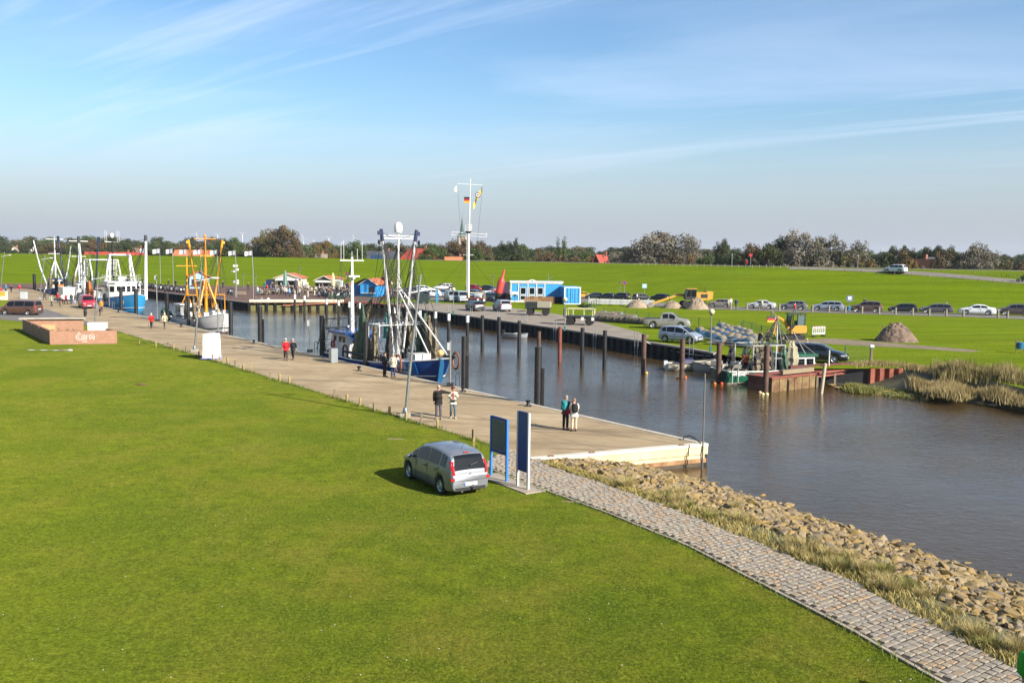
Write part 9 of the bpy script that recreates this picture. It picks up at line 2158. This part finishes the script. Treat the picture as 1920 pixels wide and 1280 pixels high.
# tufts of dry grass on the stony bank: each clump a plant
DRY = blade_mat('dry_blades',(.40,.31,.12),(.54,.44,.20),(.27,.25,.07)); GREENISH = blade_mat('green_tuft',(.17,.19,.04),(.32,.30,.09),(.42,.34,.13))
def tuft_mesh(n,rad_,h0,h1,lean,seed,head=None):
 g = np.random.default_rng(seed); a = g.uniform(0,2 * PI,n); r0 = rad_ * np.sqrt(g.uniform(0,1,n)); P0 = np.stack([r0 * np.cos(a),r0 * np.sin(a),np.zeros(n) - .03],1); hh = g.uniform(h0,h1,n)
 return blades('tuft',P0,hh,g.uniform(.012,.028,n),hh * g.uniform(.2,lean,n),None,heading=a + g.normal(0,.7,n))
TUF = [tuft_mesh(420,.42,.35,.95,.8,1),tuft_mesh(380,.50,.30,.8,.9,2),tuft_mesh(420,.36,.4,1.05,.7,3),tuft_mesh(320,.5,.2,.5,1.0,4)]
tn = 0
s_ = -2.6
while s_ > -33:
 a,b_ = interp(PATHR,s_),interp(BANKW,s_)
 k = 1 if s_ > -3.5 else 2
 if s_ < -4 and math.sin(s_ * 1.9) + .7 * math.sin(s_ * .83 + 1) < -.35: k = 0 if rng.random() < .8 else 1
 for _ in range(k):
  n_ = a + (.30 + abs(rng.gauss(0,.75))) if s_ < -4 else a + .3 + rng.uniform(0,.6)
  if n_ > a + 3.4: n_ = a + rng.uniform(.3,1.5)
  ti = rng.randrange(4)
  if s_ > -3.5: ti = 3
  o = obj('grass_tuft',TUF[ti],DRY if rng.random() < .88 else GREENISH); o.location = Q(s_,n_,bank_z(s_,n_) + .02); o.rotation_euler = (0,0,rng.uniform(0,6.3)); sc_ = rng.uniform(.30,.62); o.scale = (sc_,sc_,sc_ * rng.uniform(.7,1.1))
  tag(o,'tuft of long straw coloured grass between the path and the rocks','grass tuft','grass tufts on the stony bank')
 s_ -= rng.uniform(.35,.62)
# low weeds over the soil of the bank
pts = []
for _ in range(13000):
 s_ = rng.uniform(-34,1); a = interp(PATHR,s_); n_ = a + abs(rng.gauss(.2,.7 if s_ < -5 else .22)); pts.append(Q(s_,n_,bank_z(s_,n_) + .0))
A = np.array([tuple(p) for p in pts]); h = nrng.uniform(.05,.22,len(A)); WB = blade_mat('weed_blades',(.24,.21,.04),(.40,.32,.11),(.46,.36,.13))
o = obj('bank_weeds',blades('bank_weeds',A,h,nrng.uniform(.012,.03,len(A)),h * .8,WB),WB); tag(o,'low weeds and dry grass covering the soil above the rocks','weeds',kind='stuff')
# reeds and long grass on the right shore
def reed_field(name,lab,polys,n,h0,h1,mat,lean=.4,w=(.02,.05),zfun=None,sp=(8,3.5)):
 pts = []
 for poly,share in polys:
  m_ = int(n * share)
  for _ in range(m_):
   (x0,y0),(x1,y1) = poly; f = rng.random(); p = at(x0 + (x1 - x0) * f + rng.gauss(0,sp[0]),y0 + (y1 - y0) * f + rng.gauss(0,sp[1]),zfun or -.4); pts.append(p)
 A = np.array([tuple(p) for p in pts]); h = nrng.uniform(h0,h1,len(A)) * (0.75 + .35 * np.sin(A[:,0] * 1.7) * np.sin(A[:,1] * 1.1))
 o = obj(name,blades(name,A,h,nrng.uniform(w[0],w[1],len(A)),h * nrng.uniform(.1,lean,len(A)),mat),mat); return tag(o,lab,'reeds',kind='stuff')
REEDS = blade_mat('reed_blades',(.34,.25,.10),(.52,.42,.20),(.22,.17,.06)); REEDD = blade_mat('reed_dark',(.20,.165,.05),(.46,.37,.17),(.13,.115,.03)); SEDGE = blade_mat('sedge',(.20,.21,.05),(.32,.29,.09),(.14,.16,.04))
reed_field('reed_bed','tall dark based reeds on the right shore',[(((1790,706),(1860,712)),.3),(((1850,708),(1960,730)),.5),(((1755,700),(1790,706)),.2)],15000,.7,1.45,REEDD,.3,(.025,.06),.05)
reed_field('front_reeds','straw coloured reeds leaning over the muddy right shore',[(((1745,735),(1810,745)),.25),(((1760,722),(1830,735)),.2),(((1830,735),(1960,765)),.35),(((1720,722),(1750,735)),.2)],15000,.45,1.05,REEDS,.6,(.02,.05),-.6)
reed_field('bank_top_grass','long dry grass along the bank above the rusty sheet piles',[(((1600,684),(1700,685)),.5),(((1697,688),(1770,700)),.5)],6000,.15,.5,REEDS,.7,(.015,.035),.28,(5,1.8))
reed_field('sedge_patch','low olive sedge in front of the rusty sheet piles',[(((1590,730),(1642,735)),1.0)],4000,.25,.6,SEDGE,.5,(.02,.04),-.95,(6,2))
for i,(x,y) in enumerate(((1560,722),(1572,727),(1660,735),(1690,738),(1712,742),(1650,738),(1675,731),(1700,733),(1735,748),(1840,757),(1862,760))):
 o = obj('shore_stone',rk_me[i % 10],ROCKM); o.location = at(x,y,-.95); o.scale = (.7,.6,.5); tag(o,'dark wet stone on the muddy right shore','rock','stones on the mud')
reed_field('mud_weed','green algae and weed on the mud below the sheet piles',[(((1640,732),(1725,742)),1.0)],2500,.06,.2,SEDGE,1.2,(.04,.09),-.92)
# shaggy grass tufts in the meadow
pts = []
for _ in range(9000):
 x,y = rng.uniform(1100,1950),rng.uniform(590,690); p = at(x,y,FARZ - .03)
 if p.y > 75 and not (x < 1500 and y > 600 + (x - 1200) * .12 + 6): pts.append(p)
A = np.array([tuple(p) for p in pts]); h = nrng.uniform(.04,.12,len(A)); o = obj('meadow_grass',blades('meadow_grass',A,h,nrng.uniform(.015,.04,len(A)),h * .8,FB),FB); tag(o,'slightly longer grass in the meadow across the harbour','grass',kind='stuff')
# --- sea air
hb = MB(); hb.box((0,2900,40),(5200,6100,92))
hz_o = P('haze',hb,None); tag(hz_o,'thin sea haze over the whole place','haze',kind='stuff')
hm = bpy.data.materials.new('haze'); hm.use_nodes = True; hm.node_tree.nodes.clear()
ho = hm.node_tree.nodes.new('ShaderNodeOutputMaterial'); hv = hm.node_tree.nodes.new('ShaderNodeVolumePrincipled'); hm.node_tree.links.new(hv.outputs[0],ho.inputs['Volume'])
hv.inputs['Density'].default_value = 0.00008; hv.inputs['Color'].default_value = (.80,.86,.95,1); hv.inputs['Anisotropy'].default_value = 0.2
hz_o.material_slots[0].material = hm
SC.cycles.volume_bounces = 0; SC.cycles.volume_step_rate = 10; SC.cycles.volume_max_steps = 32
